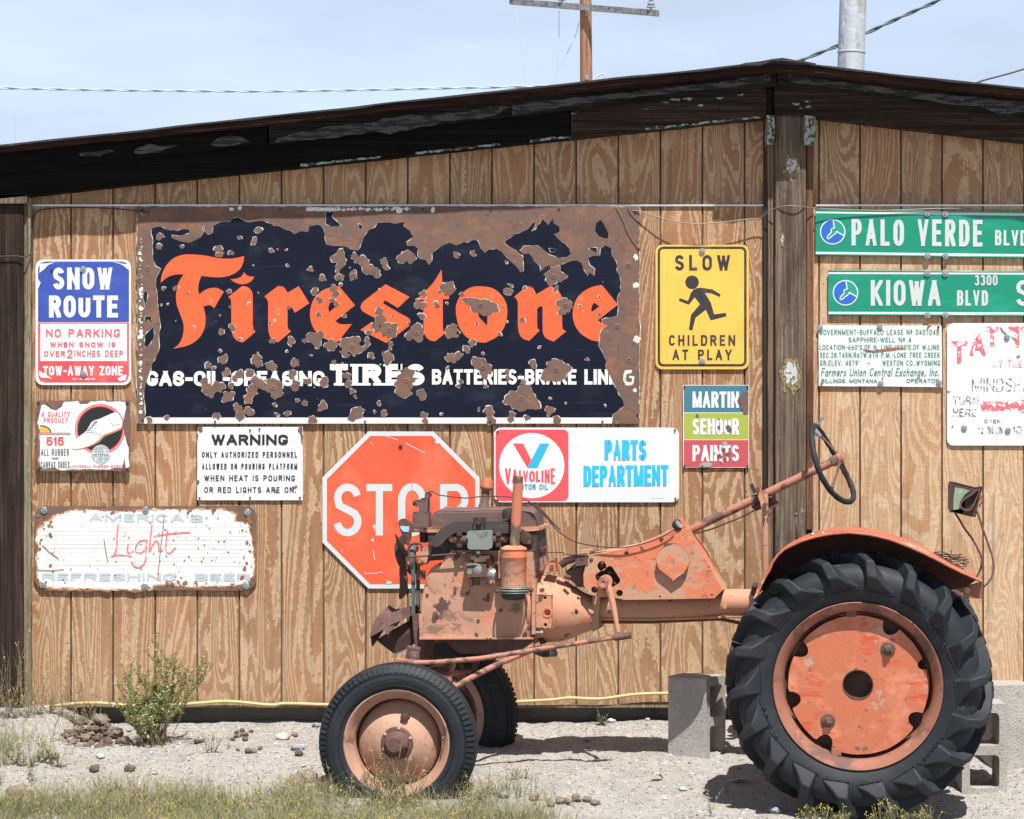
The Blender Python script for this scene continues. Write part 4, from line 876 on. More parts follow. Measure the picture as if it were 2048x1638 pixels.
# rolled top corner crease
b = MB()
for pts in ([(1232, 414), (1246, 440), (1258, 470), (1278, 500)], [(1255, 413), (1262, 428), (1279, 445)]):
    q = [s.pt(p, 7) for p in smooth_loop(pts, 4, False)]; b.tube([p+Vector((0, .004, 0)) for p in q], .0075, 8)
b.build('sheet_creases', Mt['rust_plate'], s.root, smooth=180)

s = Sign('warning_sign', 'white enamel sign headed WARNING with black lettering about pouring', 'sign', (500, 1000), .008)
s.plate(jagged(rect(394.5, 853.5, 605.5, 1000.5), 12, .4, 2), Mt['sign_white'])
bk = Mt['black_print_solid']
s.text('WARNING', 423, 869, 576, 890, 4.9, bk, gap=.15)
for tx, x0, x1, y0, y1 in (('ONLY AUTHORIZED PERSONNEL', 404, 594, 903.6, 915), ('ALLOWED ON POURING PLATFORM', 404, 594.5, 927, 938.6), ('WHEN HEAT IS POURING', 408.5, 590, 950.5, 962), ('OR RED LIGHTS ARE ON.', 408.5, 592, 974, 985.5)): s.text(tx, x0, y0, x1, y1, 1.9, bk, gap=.24)
s.patches([jagged(q, 3, 1, i) for i, q in enumerate([[(394, 854), (404, 854), (405, 862), (400, 864), (394, 858)], [(598, 854), (605, 854), (605, 890), (602, 885), (601, 865), (596, 862)], [(394, 958), (399, 962), (397, 968), (394, 967)], [(582, 974), (596, 971), (594, 975), (586, 978)], [(549, 981), (557, 981), (554, 987)], [(394, 866), (397, 870), (394, 885)]])], Mt['rust_plate'], 5)
for x, y in ((399, 996), (500, 995), (600, 995), (500, 860), (519, 858)): s.screw(x, y, 2.0, DS)

s = Sign('beer_sign', 'long pale rusty sign with faded lettering advertising refreshing light beer', 'sign', (290, 1181), .012, .004)
def beer_loop(i=0): return rrect(69+i, 1012+i, 513-i, 1181-i, 24-i)
s.plate(jagged(beer_loop(), 14, .9, 3), Mt['rust_plate'])
inner = []
for x, y in rrect(82, 1022, 502, 1178, 30, 10): inner.append((x, y))
inner = [(76, 1060), (92, 1046), (118, 1030), (150, 1020), (190, 1021), (235, 1025), (285, 1022), (330, 1020), (400, 1021), (445, 1020), (470, 1030), (468, 1044), (495, 1048), (502, 1075), (508, 1120), (506, 1150), (495, 1163), (480, 1168), (440, 1172), (400, 1172), (372, 1173), (340, 1166), (310, 1168), (300, 1178), (200, 1177), (110, 1175), (92, 1172), (78, 1160), (76, 1142), (74, 1110), (80, 1100), (73, 1080)]
ic = (290, 1097)
s.flat([jagged([(ic[0]+(x-ic[0])*1.022, ic[1]+(y-ic[1])*1.06) for x, y in inner], 4, 4.0, 9)], Mt['rust_orange'], .4, 'rust_fringe')
s.flat([jagged([(ic[0]+(x-ic[0])*1.011, ic[1]+(y-ic[1])*1.03) for x, y in inner], 3.5, 3.4, 12)], mat('rust_stained_white', (.50, .36, .24), [((.36, .15, .06), u3(60), .54, .06, 5), ((.64, .6, .54), u3(40), .56, .06, 5)], .6), .8, 'stained_fringe')
s.flat([jagged(inner, 2.8, 2.8, 6)], Mt['beer_white'], 1.3, 'white_field')
s.strokes([[(84+random.uniform(0, 6), 1054+i*8.4), (500-random.uniform(0, 10), 1055+i*8.6)] for i in range(10)], .7, mat('faint_rule', (.58, .62, .64)), 2, 'thin_rules')
fb = Mt['faded_blue_print']
s.text("AMERICA'S", 178, 1027, 405, 1043.5, 4.2, fb, gap=.3, slope=.008); s.text('REFRESHING', 84, 1146, 353, 1161.5, 4.4, fb, gap=.28, slope=.003); s.text('BEER', 390, 1147, 500, 1162, 4.4, fb, gap=.28)
Z8 = lambda p: (40+p[0]/3.303, 840+p[1]/3.303)
li = [[(650, 690), (642, 760), (640, 820), (630, 880), (602, 905), (640, 893), (700, 896), (738, 903)], [(715, 815), (710, 860), (720, 880), (750, 865)], [(716, 772), (722, 782)], [(832, 792), (790, 802), (765, 840), (770, 870), (800, 878), (835, 840), (837, 792)], [(837, 792), (832, 860), (828, 930), (800, 970), (760, 970), (735, 935)], [(872, 690), (862, 780), (855, 870), (880, 820), (905, 800), (916, 830), (920, 868), (945, 858)], [(975, 728), (966, 800), (966, 862), (990, 880), (1028, 842)], [(882, 770), (960, 755), (1040, 748), (1127, 742)]]
s.strokes([smooth_loop([Z8(p) for p in q], 5, False) for q in li], 3.4, Mt['faded_red_print'], 3.4, 'script_lettering')
sp = []
for i in range(230):
    x, y = random.uniform(80, 505), random.uniform(1030, 1172)
    if (x > 300 or random.random() < .35): sp.append(jagged(blob(x, y, random.choice((.6, .8, 1.1, 1.7)), i, 6), 3, .2, i))
for i in range(80):
    a = random.random(); k = random.randint(0, 3)
    x, y = [(random.uniform(75, 110), random.uniform(1020, 1170)), (random.uniform(480, 508), random.uniform(1020, 1170)), (random.uniform(90, 500), random.uniform(1018, 1028)), (random.uniform(270, 500), random.uniform(1164, 1176))][k]
    sp.append(jagged(blob(x, y, random.uniform(1, 4), i+60, 9), 3, .8, i))
s.patches(sp, Mt['rust_orange'], 5, 'rust_spots')
s.strokes([smooth_loop(q, 4, False) for q in ([(328, 1030), (326, 1060), (322, 1090), (318, 1130), (316, 1160)], [(208, 1080), (212, 1105), (216, 1125)], [(72, 1140), (100, 1141), (128, 1139)], [(84, 1090), (100, 1105), (118, 1118)])], 1.6, Mt['rust_orange'], 5.6, 'rust_streaks')
for x, y in ((88, 1021), (291, 1020), (495, 1025), (85, 1170), (289, 1173), (493, 1172)): s.screw(x, y, 6.8)

s = Sign('stop_sign', 'faded red octagonal STOP sign with white border, half behind the engine', 'road sign', (802, 1177), .010, .002)
oc = lambda r: [(802+r*math.cos(R(22.5+45*i)), 1020+r*math.sin(R(22.5+45*i))) for i in range(8)]
s.plate(oc(170), Mt['reflective_white']); s.flat([oc(160.5)], Mt['stop_red'], 1, 'red_field')
ST = text_strokes('S', 667, 967, 723, 1072.5, 14.5)+text_strokes('T', 733, 968, 784.5, 1071, 14.2)+text_strokes('O', 796, 966, 853, 1072.5, 14.5)+text_strokes('P', 880, 968, 937, 1071, 14.2)
s.strokes(ST, 14.4, Mt['reflective_white'], 2)
s.strokes([[(728, 1146), (740, 1147), (755, 1146)], [(757, 1145), (765, 1144)], [(811, 886), (850, 906)], [(770, 872), (796, 880)], [(773, 1160), (783, 1168)], [(747, 1050), (750, 1062)], [(746, 1100), (750, 1120)], [(745, 1075), (748, 1083)], [(742, 884), (746, 890)], [(684, 1098), (683, 1104)]], 1.3, Mt['reflective_white'], 2.6, 'scratches')['kind'] = 'stuff'
s.patches([jagged(blob(748, 1053, 3.5, 1), 3, .8, 1), jagged(blob(875, 884, 4, 5), 3, .8, 1), jagged(blob(745, 1080, 2.5, 8), 3, .8, 1), jagged(blob(778, 1165, 3, 9), 3, .8, 1)], Mt['reflective_white'], 3, 'paint_chips')
s.screw(801, 893, 4.2, DS)

s = Sign('children_at_play_sign', 'yellow rounded sign reading SLOW children at play with a running figure', 'road sign', (1404, 738), .009)
s.plate(rrect(1311, 489.5, 1497.5, 738.5, 14), Mt['yellow_sign'])
bp = Mt['black_print']
s.flat([rrect(1315.3, 493, 1493.3, 733, 11), rrect(1320.3, 498, 1488.2, 728, 7)[::-1]], bp, 1, 'black_border')
s.text('SLOW', 1350, 510, 1460, 540.5, 5.6, bp, gap=.34); s.text('CHILDREN', 1338, 670, 1470.5, 691, 3.6, bp, gap=.3); s.text('AT PLAY', 1345, 699, 1463.5, 719.5, 3.6, bp, gap=.3)
Z6 = lambda p: (1280+p[0]/3.15, 440+p[1]/3.15)
s.flat([[Z6(p) for p in circ(328, 392, 43, 30)]], bp, 1.5, 'running_figure_head')
s.flat([[Z6(p) for p in [(335, 440), (362, 428), (385, 426), (455, 437), (508, 468), (503, 485), (450, 462), (408, 458), (445, 517), (467, 594), (540, 585), (546, 606), (445, 632), (415, 565), (350, 615), (330, 696), (308, 690), (321, 598), (378, 530), (345, 487), (308, 533), (246, 510), (248, 491), (302, 510), (320, 460)]]], bp, 1.5, 'running_figure')
s.screw(1404, 503, 6.2); s.screw(1404, 722.5, 6.2)

s = Sign('paint_store_sign', 'small worn three-band sign in teal, olive and crimson reading MARTIN SENOUR PAINTS', 'sign', (1432, 935), .008)
s.plate(jagged(rect(1366, 770, 1498, 935), 14, .4, 4), Mt['white_enamel'])
s.flat([rect(1367.5, 771, 1497, 824.5)], Mt['teal_paint'], 1, 'teal_band'); s.flat([rect(1367.5, 826, 1497, 878.5)], Mt['olive_paint'], 1, 'olive_band'); s.flat([rect(1367.5, 880, 1497, 934)], Mt['crimson_paint'], 1, 'crimson_band')
for tx, y in (('MARTIN', 783), ('SENOUR', 837), ('PAINTS', 890)): s.text(tx, 1385, y, 1478, y+32.5, 5.8, Mt['sign_white'], gap=.055)
Q6 = [(1380, 832, 3), (1398, 1305, 0), ]
s.patches([jagged(blob(x, y, r, i+40), 3, .8, i) for i, (x, y, r) in enumerate([(1395, 832, 3), (1437, 855, 3.5), (1458, 858, 6.5), (1423, 855, 1.5), (1446, 900, 4), (1455, 908, 4.5), (1440, 912, 4), (1451, 918, 3), (1482, 800, 8), (1490, 790, 6), (1487, 815, 6), (1493, 803, 4), (1404, 932, 2), (1438, 838, 2)])]+[jagged([(1480, 793), (1495, 788), (1497, 826), (1488, 828), (1484, 815), (1477, 806)], 4, 1.5, 2)], Mt['rust_plate'], 5)
s.patches([jagged(q, 4, 1.4, i) for i, q in enumerate([[(1398, 934), (1402, 926), (1416, 924), (1426, 928), (1420, 934)], [(1443, 884), (1452, 882), (1455, 892), (1446, 890)], [(1425, 905), (1432, 904), (1430, 910)], [(1440, 922), (1448, 920), (1446, 928)]])], mat('grey_primer', (.36, .33, .30)), 5.6, 'bare_metal_patches')
for x, y in ((1369, 773), (1495, 773), (1369, 932), (1495, 932)): s.screw(x, y, 2, DS)

s = Sign('parts_department_sign', 'white rounded sign reading PARTS DEPARTMENT beside a red square oil emblem', 'sign', (1174, 1004), .009)
s.plate(rrect(988.5, 855, 1358, 1004.5, 14), Mt['sign_white_clean'])
s.flat([rrect(991, 859, 1137, 1002, 11), circ(1063.5, 931, 65.5, 60)[::-1]], Mt['red_valve'], 1, 'red_square')
s.flat([[(1026, 887), (1046.5, 887), (1070, 935.5), (1055, 935.5)]], Mt['red_valve'], 1.2, 'emblem_bar'); s.flat([[(1080, 887), (1099, 887), (1074.5, 935.7), (1054.5, 935.7)]], Mt['blue_v'], 1.8, 'emblem_bar')
for i, (ch, f) in enumerate(zip('VALVOLINE', (0, 1, 2, 3, 4, 5, 6, 7, 8))):
    xs_ = [1010, 1024, 1038, 1046, 1058.5, 1072, 1083, 1089.5, 1101.5, 1112]; u = abs(i-4)/4; x0_, x1_ = xs_[i], xs_[i+1]-2.2
    s.strokes(text_strokes(ch, x0_, 942-5.5*u*u, x1_ if ch != 'I' else x0_+4, 963+4.5*u*u, 3.9), 3.9, Mt['red_valve'], 3)
s.text('MOTOR OIL', 1031, 968.5, 1096, 979, 1.9, Mt['blue_small'], gap=.16)
s.text('PARTS', 1209, 880, 1293, 920, 7.6, Mt['cyan_print'], gap=.03); s.text('DEPARTMENT', 1167, 931.5, 1337, 973, 6.9, Mt['cyan_print'], gap=.03, slope=-.01)
s.strokes([[(1302, 996), (1310, 996)], [(1312, 996), (1328, 996)]], .8, mat('pale_grey_print', (.5, .52, .53)), 3, 'small_print')
for x, y in ((995, 863), (1350, 860), (995, 1000), (1351, 997)): s.screw(x, y, 2.0, DS)

def street(name, label, x0, ya, yb, slope, em, texts):
    s = Sign(name, label, 'street sign', (1860, yb), .014, .003)
    X1 = 2230; q = lambda x, y: (x, y+slope*(x-x0))
    s.plate([q(x0, ya), q(X1, ya), q(X1, yb), q(x0, yb)], Mt['street_green'])
    st = Mt['street_letter']
    for y, nm in ((ya+5.5, 'edge_line'), (yb-5.5, 'edge_line')):
        b = MB(); 
        s.flat([[q(x0+.5, y-2), q(X1, y-2), q(X1, y+2), q(x0+.5, y+2)]], mat('edge_white', (.64, .72, .69), (), .4), 2, nm)
        g1 = [s.pt(q(x0, y), 0), s.pt(q(X1, y), 0)]
        b.tube([g1[0]+Vector((0, 0.001, (.009 if y < (ya+yb)/2 else -.009))), g1[1]+Vector((0, 0.001, (.009 if y < (ya+yb)/2 else -.009)))], .0045, 8); b.build('rolled_flange', mat('flange_green', (.06, .34, .25), (), .3), s.root, smooth=180)
    cx, cy = em; r = 25.4
    s.flat([circ(cx, cy, r)], mat('emblem_white', (.7, .74, .76)), 2, 'emblem_ring'); s.flat([circ(cx, cy, r-2)], Mt['emblem_blue'], 2.6, 'emblem_disc')
    gq = [(cx+23*math.cos(a), cy+23*math.sin(a)) for a in [R(-88+i*10) for i in range(12)]]
    s.flat([gq+[(cx+10, cy+2), (cx+3, cy-9)]], Mt['emblem_green'], 3, 'emblem_field')
    s.strokes([[(cx+1, cy-23), (cx+3, cy-9), (cx+10, cy+1), (cx+23, cy+8)]], 2, Mt['emblem_white'] if 'emblem_white' in Mt else st, 3.6, 'emblem_line')
    lk = [(cx+3, cy-7), (cx+7, cy-3), (cx+6, cy+3), (cx-2, cy+9), (cx-8, cy+14), (cx-11, cy+11), (cx-8, cy+6), (cx-3, cy+1), (cx-3, cy-5)]
    s.flat([smooth_loop(lk, 3)], Mt['emblem_green'], 3, 'emblem_lake'); s.strokes([smooth_loop(lk, 3)+[lk[0]]], 1.8, Mt['emblem_white'], 3.6, 'emblem_line')
    for tx, a, b_, c, d_, t_, gp_ in texts: s.text(tx, a, b_, c, d_, t_, st, gap=gp_, slope=slope)
    for x, y in ((1854.5, ya+6), (1890.5, ya+6.5), (1855, yb-1), (1891, yb-1)): s.screw(*q(x, y-slope*(x-x0)*.2), 6.4, layer=12)
    return s
street('street_sign', 'upper green street sign reading PALO VERDE BLVD', 1631, 419, 511, .0115, (1665.4, 463.5), [('PALO', 1703, 438, 1808, 491, 8.4, .14), ('VERDE', 1835, 438.5, 1965, 492, 8.4, .13), ('BLVD', 1990, 460, 2054, 491, 5.2, .13)])
street('street_sign', 'lower green street sign reading KIOWA BLVD with a small 3300', 1656.5, 540.5, 631, .003, (1691, 585.5), [('KIOWA', 1741.5, 560, 1881, 611.5, 8.4, .13), ('BLVD', 1914, 580.5, 1976, 611.5, 5.2, .13), ('3300', 1949, 550, 1995, 571, 3.4, .12), ('S', 2032, 560, 2062, 612, 8.4, .1)])

s = Sign('oil_lease_sign', 'white sign with green lettering about a government oil lease and well', 'sign', (1760, 773), .012, .002)
s.plate(jagged([(1637, 650), (1700, 650.5), (1883, 651), (1884.5, 774.5), (1760, 773), (1637.5, 772)], 20, .5, 4), Mt['sign_white_clean'])
gl = Mt['green_letter']
for tx, x0, x1, y0, y1 in (('GOVERNMENT-BUFFALO LEASE Nº 040704B', 1639.7, 1878.7, 659, 669.5), ('SAPPHIRE-WELL Nº 4', 1697, 1823, 674.6, 684.4), ("LOCATION-660'S.OF N. LINE 1980'E.OF W.LINE", 1639, 1878.5, 689.5, 699.3), ('SEC.28.T45N.R67W.6TH P.M.-LONE TREE CREEK', 1640, 1880, 704.8, 715), ("GR.ELEV. 4579'", 1640, 1719, 720.6, 731), ('-', 1735, 1740, 720.6, 731), ('WESTON CO..WYOMING', 1765, 1880.5, 720.6, 731), ('BILLINGS. MONTANA', 1643, 1754, 757.8, 765.7), ('OPERATOR', 1813, 1879, 757.5, 765.5)): s.text(tx, x0, y0, x1, y1, 1.35, gl, gap=.17)
s.text('Farmers Union Central Exchange, Inc.', 1643, 736, 1879, 752, 1.7, gl, gap=.10, slant=.16)
s.patches([jagged([(1724, 699), (1745, 701), (1765, 698), (1790, 695), (1818, 696), (1790, 700), (1765, 703), (1735, 704)], 4, .8, 1), jagged([(1640, 768), (1643, 763), (1646, 768), (1643, 772)], 3, .6, 2), jagged([(1853, 660), (1855, 652), (1864, 650), (1857, 656)], 3, .5, 2), jagged([(1763, 757), (1767, 752), (1766, 760)], 3, .4, 2)], Mt['rust_orange'], 5, 'rust_scratches')
for x, y in ((1640.5, 656), (1759.5, 654), (1761.5, 767.5), (1878, 766)): s.screw(x, y, 6)
s.screw(1877, 654, 2.4, DS)

s = Sign('tattoo_sign', 'peeling white sign with broken red capitals starting TAT and a red arrow', 'sign', (2000, 891), .010, .002)
s.plate(rrect(1894, 646, 2225, 891, 13), Mt['sign_white_clean'])
wr, wb = Mt['worn_red_print'], Mt['worn_black_print']
for ch, a, b_, c, d_ in (('T', 1901.6, 682.5, 1935, 727), ('A', 1939.7, 667, 1971, 711), ('T', 1972, 653, 1997, 692), ('T', 2017, 653, 2052, 694)):
    s.strokes(text_strokes(ch, a, b_, c, d_, 8.5), 8.5, wr)
s.text('AT THE', 1986, 719, 2044, 734.5, 2.6, mat('faint_red_print', (.75, .3, .3), [((.76, .76, .76), u3(45), .48, .04, 5)], .5), gap=.18)
s.text('MINDSHA', 1944, 756, 2062, 783, 2.2, wb, gap=.14, slope=-.01); s.text('TURN', 1906, 792, 1957, 808.5, 2, wb, gap=.16); s.text('HERE', 1906, 816.5, 1953, 832.5, 2, wb, gap=.16)
s.flat([[(1962, 803), (2043, 803), (2043, 797), (2066, 812), (2043, 828), (2043, 821.5), (1962, 821.5)]], wr, 2, 'arrow')
s.text('OPEN', 1969, 839, 2002, 846, 1.4, wb, gap=.25); s.text('12 NOON', 1957, 852, 2005, 867, 1.8, wb, gap=.16); s.text('10', 2026, 852, 2044, 867, 1.8, wb)
s.patches([jagged(q, 3, 1, i) for i, q in enumerate([[(1998, 653), (2004, 656), (2012, 666), (2016, 671), (2010, 668), (2002, 661)], [(2020, 671), (2036, 679), (2030, 680)], [(2032, 712), (2041, 709), (2040, 714), (2035, 716)], [(1894, 781), (1904, 784), (1895, 785)], [(1903, 852), (1909, 851), (1905, 856)]])], mat('bare_grey', (.22, .2, .18)), 5, 'bare_scratches')
for x, y in ((1928.5, 856), (2016, 861), (2014, 675)): s.screw(x, y, 6)

# ------------------------------------------------------------------ utility pole and overhead cables behind the shed
def far(px, py, dist): # dist from camera
    s_ = FPX/dist; return Vector(((px-1024)/s_, dist-D0, CAMH-(py-819)/s_))
DP = 57.0
pole = thing('utility_pole', far(1174, 900, DP), 'brown wooden utility pole with a slanting crossarm rising behind the shed', 'utility pole')
PW = timber('pole_timber', (.20, .10, .06), (.36, .19, .11), (.50, .31, .2), None, sx=6, sz=.3)
b = MB(); b.tube([far(1174, 840, DP)+Vector((0, 0, -1.7)), far(1172.5, 170, DP), far(1171, -60, DP)], [.17, .145, .135], 14); b.build('pole_shaft', PW, pole, smooth=60)
XA = timber('crossarm_timber', (.14, .14, .14), (.24, .24, .25), (.36, .36, .36), None, sx=4, sz=12)
a, c = far(1021, 6, DP+1.3), far(1315, 30, DP-1.3)
dv = (c-a).normalized(); side = dv.cross(Vector((0, 0, 1))).normalized()*.055
b = MB(); l = [a+side+Vector((0, 0, .075)), c+side+Vector((0, 0, .075)), c+side-Vector((0, 0, .065)), a+side-Vector((0, 0, .065))]; off = -side*2+Vector((0, -.16, 0)) if 0 else -side*2
b.prism([p+Vector((0, -.2, 0)) for p in l], off); b.build('crossarm', XA, pole)
GI = mat('insulator_glass', (.30, .34, .36), (), .3)
for f in (.03, .36, .955):
    b = MB(); p = a.lerp(c, f)+Vector((0, -.2, .07)); b.lathe(p, (0, 0, 1), [(0, .02), (.05, .02), (.05, .10), (.09, .10), (.10, .05), (.13, .09), (.17, .08), (.18, .04), (.22, .06), (.26, .0001)], 14); b.build('insulator', GI, pole, smooth=50)
b = MB()
for y in (28, 155): p = far(1174, y, DP-.2); b.box(p, (.04, .05, .05))
b.build('pole_bolt', MATS['galvanised'], pole)
b = MB()
for q in ([(1032, 18), (1040, 80), (1052, 175)], [(1118, 22), (1118, 90), (1112, 170)], [(1158, 45), (1150, 75), (1100, 175)], [(1292, 36), (1275, 80), (1255, 165)]):
    b.tube([far(x, y, DP+.4) for x, y in q], .008, 5)
for q in ([(1184, 165), (1192, 155), (1205, 148), (1213, 155), (1212, 168)],): b.tube([far(x, y, DP-.3) for x, y in smooth_loop(q, 4, False)], .02, 6)
b.build('dangling_wires', mat('pale_wire', (.5, .53, .56)), pole)
def twisted(name, pts, r, m, label, dist, twist=.45, group=None):
    b = MB(); q = smooth_loop(pts, 12, False); pp = [far(x, y, dist) for x, y in q]
    # resample
    L = [0]
    for u, v in zip(pp, pp[1:]): L.append(L[-1]+(v-u).length)
    n = int(L[-1]/twist*8); n = max(8, min(n, 900))
    for ph in (0, math.pi):
        o = []
        j = 0
        for i in range(n+1):
            s_ = L[-1]*i/n
            while j < len(L)-2 and L[j+1] < s_: j += 1
            p = pp[j].lerp(pp[j+1], (s_-L[j])/(L[j+1]-L[j])); a_ = 2*math.pi*s_/twist+ph
            o.append(p+Vector((0, math.cos(a_)*r, math.sin(a_)*r)))
        b.tube(o, r*.95, 5)
    return tag(b.build(name, m, None, smooth=180), label, 'cable')
twisted('overhead_cable', [(-300, 170), (0, 176), (150, 179), (300, 181), (520, 182.5), (700, 180), (900, 176), (1060, 173), (1130, 171), (1168, 175)], .019, mat('haze_tinted_cable', (.34, .46, .52)), 'twisted cable sagging across the sky left of the pole', 56.5, 1.1)  # distance haze is mixed into the cable colour
twisted('overhead_cable', [(1500, 165), (1600, 122), (1700, 81), (1800, 35), (1885, -3), (1960, -40)], .014, mat('dark_teal_cable', (.07, .10, .11)), 'twisted cable rising steeply behind the stovepipe', 30, .5)
b = MB(); b.tube([far(x, y, 22) for x, y in smooth_loop([(1900, 190), (1957, 164), (2048, 138), (2250, 70)], 8, False)], .009, 6)
tag(b.build('overhead_cable', MATS['black_wire'], None), 'smooth black cable above the roof at the far right', 'cable')
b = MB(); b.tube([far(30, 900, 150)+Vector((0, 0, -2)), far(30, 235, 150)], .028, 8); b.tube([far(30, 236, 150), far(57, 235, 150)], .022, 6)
tag(b.build('street_lamp', mat('haze_tinted_metal', (.42, .46, .50)), None), 'faint thin lamp pole far off above the left end of the roof', 'street lamp')  # pole colour paled towards the sky to imitate haze
# ------------------------------------------------------------------ tractor
YAW = 9
TR = thing('tractor', (1.538, -1.067, -.212), 'old stripped orange farm tractor with bare rusty engine, facing left in front of the shed', 'tractor', rz=R(180-YAW))
TM = WM[TR.name]; TX = (TM.to_3x3() @ Vector((1, 0, 0))); TY = (TM.to_3x3() @ Vector((0, 1, 0))); TZ = Vector((0, 0, 1)); TO = TM.translation
CAMP = Vector((0, -D0, CAMH))
def tp(px, py, lat=0.0, shift=(0, 0)):
    "world point on the tractor's lengthways plane at lateral offset lat (metres, + = near side)"
    ray = P(px, py, 0)-CAMP
    k = ((TO+TY*lat-CAMP).dot(TY))/ray.dot(TY); return CAMP+ray*k
mat('faded_orange_paint', (.62, .185, .10), [((.47, .265, .17), (4, 4, 5), .47, .05, 6), ((.36, .15, .10), (34, 34, 34), .60, .05, 5), ((.10, .055, .05), (26, 26, 30), .65, .02, 5), ((.30, .13, .08), (9, 9, 14), .63, .06, 6), ((.66, .56, .48), u3(70), .77, .02, 3)], .62, bump=(50, .0015), var=((.55, .175, .09), 7), spec=.3)
mat('dusty_block_paint', (.52, .28, .19), [((.54, .21, .13), (7, 7, 7), .56, .06, 6), ((.11, .065, .058), (17, 17, 11), .60, .018, 6), ((.24, .15, .115), (6, 6, 9), .56, .07, 6), ((.60, .17, .10), u3(40), .735, .02, 4)], .72, bump=(45, .002), var=((.40, .23, .16), 9), spec=.25)
mat('housing_paint', (.50, .245, .155), [((.64, .17, .09), (9, 9, 5), .585, .06, 6), ((.40, .25, .155), (4, 4, 4), .50, .12, 6), ((.13, .07, .055), (20, 20, 26), .64, .02, 5), ((.24, .15, .11), (50, 50, 50), .64, .05, 4)], .66, bump=(60, .0012), spec=.3)
mat('rusty_metal', (.115, .065, .055), [((.18, .105, .085), (12, 12, 12), .5, .15, 6), ((.40, .16, .09), (26, 26, 26), .66, .04, 5), ((.05, .035, .03), (22, 22, 22), .6, .1, 5)], .82, bump=(60, .002), spec=.3)
mat('dark_rust', (.070, .040, .036), [((.12, .07, .06), (14, 14, 14), .52, .15, 6), ((.20, .085, .05), (20, 20, 20), .66, .06, 5)], .82, bump=(50, .002), spec=.3)
mat('valve_cover_rust', (.135, .082, .075), [((.19, .12, .105), (8, 8, 16), .50, .2, 6), ((.30, .12, .08), (30, 30, 30), .70, .05, 4), ((.08, .05, .045), (22, 22, 40), .60, .1, 5)], .7, bump=(60, .001), spec=.35)
mat('greasy_black', (.028, .024, .022), [((.07, .05, .04), (18, 18, 18), .55, .12, 5), ((.11, .09, .075), u3(60), .66, .06, 3)], .7, bump=(60, .002))
mat('manifold_iron', (.048, .04, .038), [((.10, .075, .065), (10, 10, 10), .55, .15, 6)], .7, bump=(70, .0015))
mat('patchy_pipe', (.50, .17, .095), [((.12, .085, .06), (10, 10, 6), .50, .04, 5), ((.22, .17, .10), (14, 14, 9), .60, .06, 5)], .7, bump=(50, .0015))
mat('peeled_rod', (.37, .155, .105), [((.12, .07, .06), (16, 16, 16), .49, .06, 6), ((.30, .24, .15), (9, 9, 9), .66, .05, 4)], .7, bump=(50, .0015))
mat('rubber', (.0145, .018, .0235), [((.030, .033, .037), (5, 5, 5), .52, .2, 5), ((.09, .09, .09), (80, 80, 80), .72, .03, 3), ((.045, .045, .045), (14, 14, 30), .64, .08, 4), ((.10, .09, .075), (7, 7, 7), .70, .12, 6)], .62, bump=(90, .0009), var=((.019, .0225, .028), 9), spec=.3)
mat('bare_alloy', (.42, .43, .44), [((.2, .17, .15), u3(40), .58, .1, 4)], .35, .7)
mat('plate_alloy', (.23, .26, .25), [((.14, .12, .10), (16, 16, 16), .54, .1, 5)], .55, .3, bump=(90, .001))
mat('fender_red', (.46, .12, .065), [((.30, .34, .20), (6, 6, 14), .59, .05, 6), ((.26, .10, .06), (10, 10, 24), .54, .08, 6), ((.14, .06, .045), (14, 14, 14), .66, .04, 5)], .6, bump=(50, .001))
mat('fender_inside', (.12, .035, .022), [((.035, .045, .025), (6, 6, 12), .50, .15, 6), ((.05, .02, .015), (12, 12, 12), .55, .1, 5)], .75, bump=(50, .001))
mat('rim_rust', (.29, .12, .08), [((.13, .065, .05), (9, 9, 9), .50, .12, 6), ((.42, .2, .13), (16, 16, 16), .62, .1, 5)], .75, bump=(60, .0015), var=((.26, .10, .065), 6))
mat('disc_paint', (.49, .145, .068), [((.62, .24, .14), (5, 5, 5), .50, .14, 6), ((.17, .09, .07), (24, 24, 24), .645, .02, 5), ((.50, .085, .04), (8, 8, 18), .56, .08, 6), ((.40, .26, .19), (11, 11, 11), .64, .04, 6), ((.33, .13, .08), (60, 60, 60), .64, .05, 4)], .5, bump=(40, .0015), var=((.43, .125, .07), 5))
mat('front_rim_paint', (.46, .275, .195), [((.22, .115, .085), (10, 10, 10), .555, .06, 6), ((.34, .18, .13), (45, 45, 45), .60, .06, 4), ((.12, .07, .055), (24, 24, 24), .68, .04, 5), ((.58, .13, .09), (16, 5, 22), .71, .03, 4)], .7, bump=(50, .001), var=((.39, .22, .155), 6))
mat('gauge_glass', (.2, .2, .18), [((.5, .5, .45), u3(70), .6, .05, 3)], .2)
mat('tail_green', (.22, .30, .20), [((.16, .08, .06), (18, 18, 18), .52, .06, 5), ((.45, .38, .28), (30, 30, 30), .62, .06, 4)], .6)
mat('blue_sticker', (.35, .55, .68), (), .5); mat('belt_rubber', (.085, .10, .11), [((.16, .17, .17), (60, 60, 60), .6, .1, 4)], .8)
T_ = MATS
def part(b, name, m, parent=None, smooth=35, bevel=0, label=None):
    o = b.build(name, m, parent or TR, smooth=smooth, bevel=bevel)
    if label: o['label'] = label
    return o
def tprism(px_loop, lat0, lat1, holes=()):
    b = MB(); b.prism([tp(x, y, lat1) for x, y in px_loop], -TY*(lat1-lat0), [[tp(x, y, lat1) for x, y in h] for h in holes]); return b
def tcyl(px, py, lat, ax, L, r, r2=None, n=20, b=None, prof=None):
    b = b or MB(); o = tp(px, py, lat); b.lathe(o, ax, prof or [(0, .0001), (0, r), (L, r2 or r), (L, .0001)], n); return b

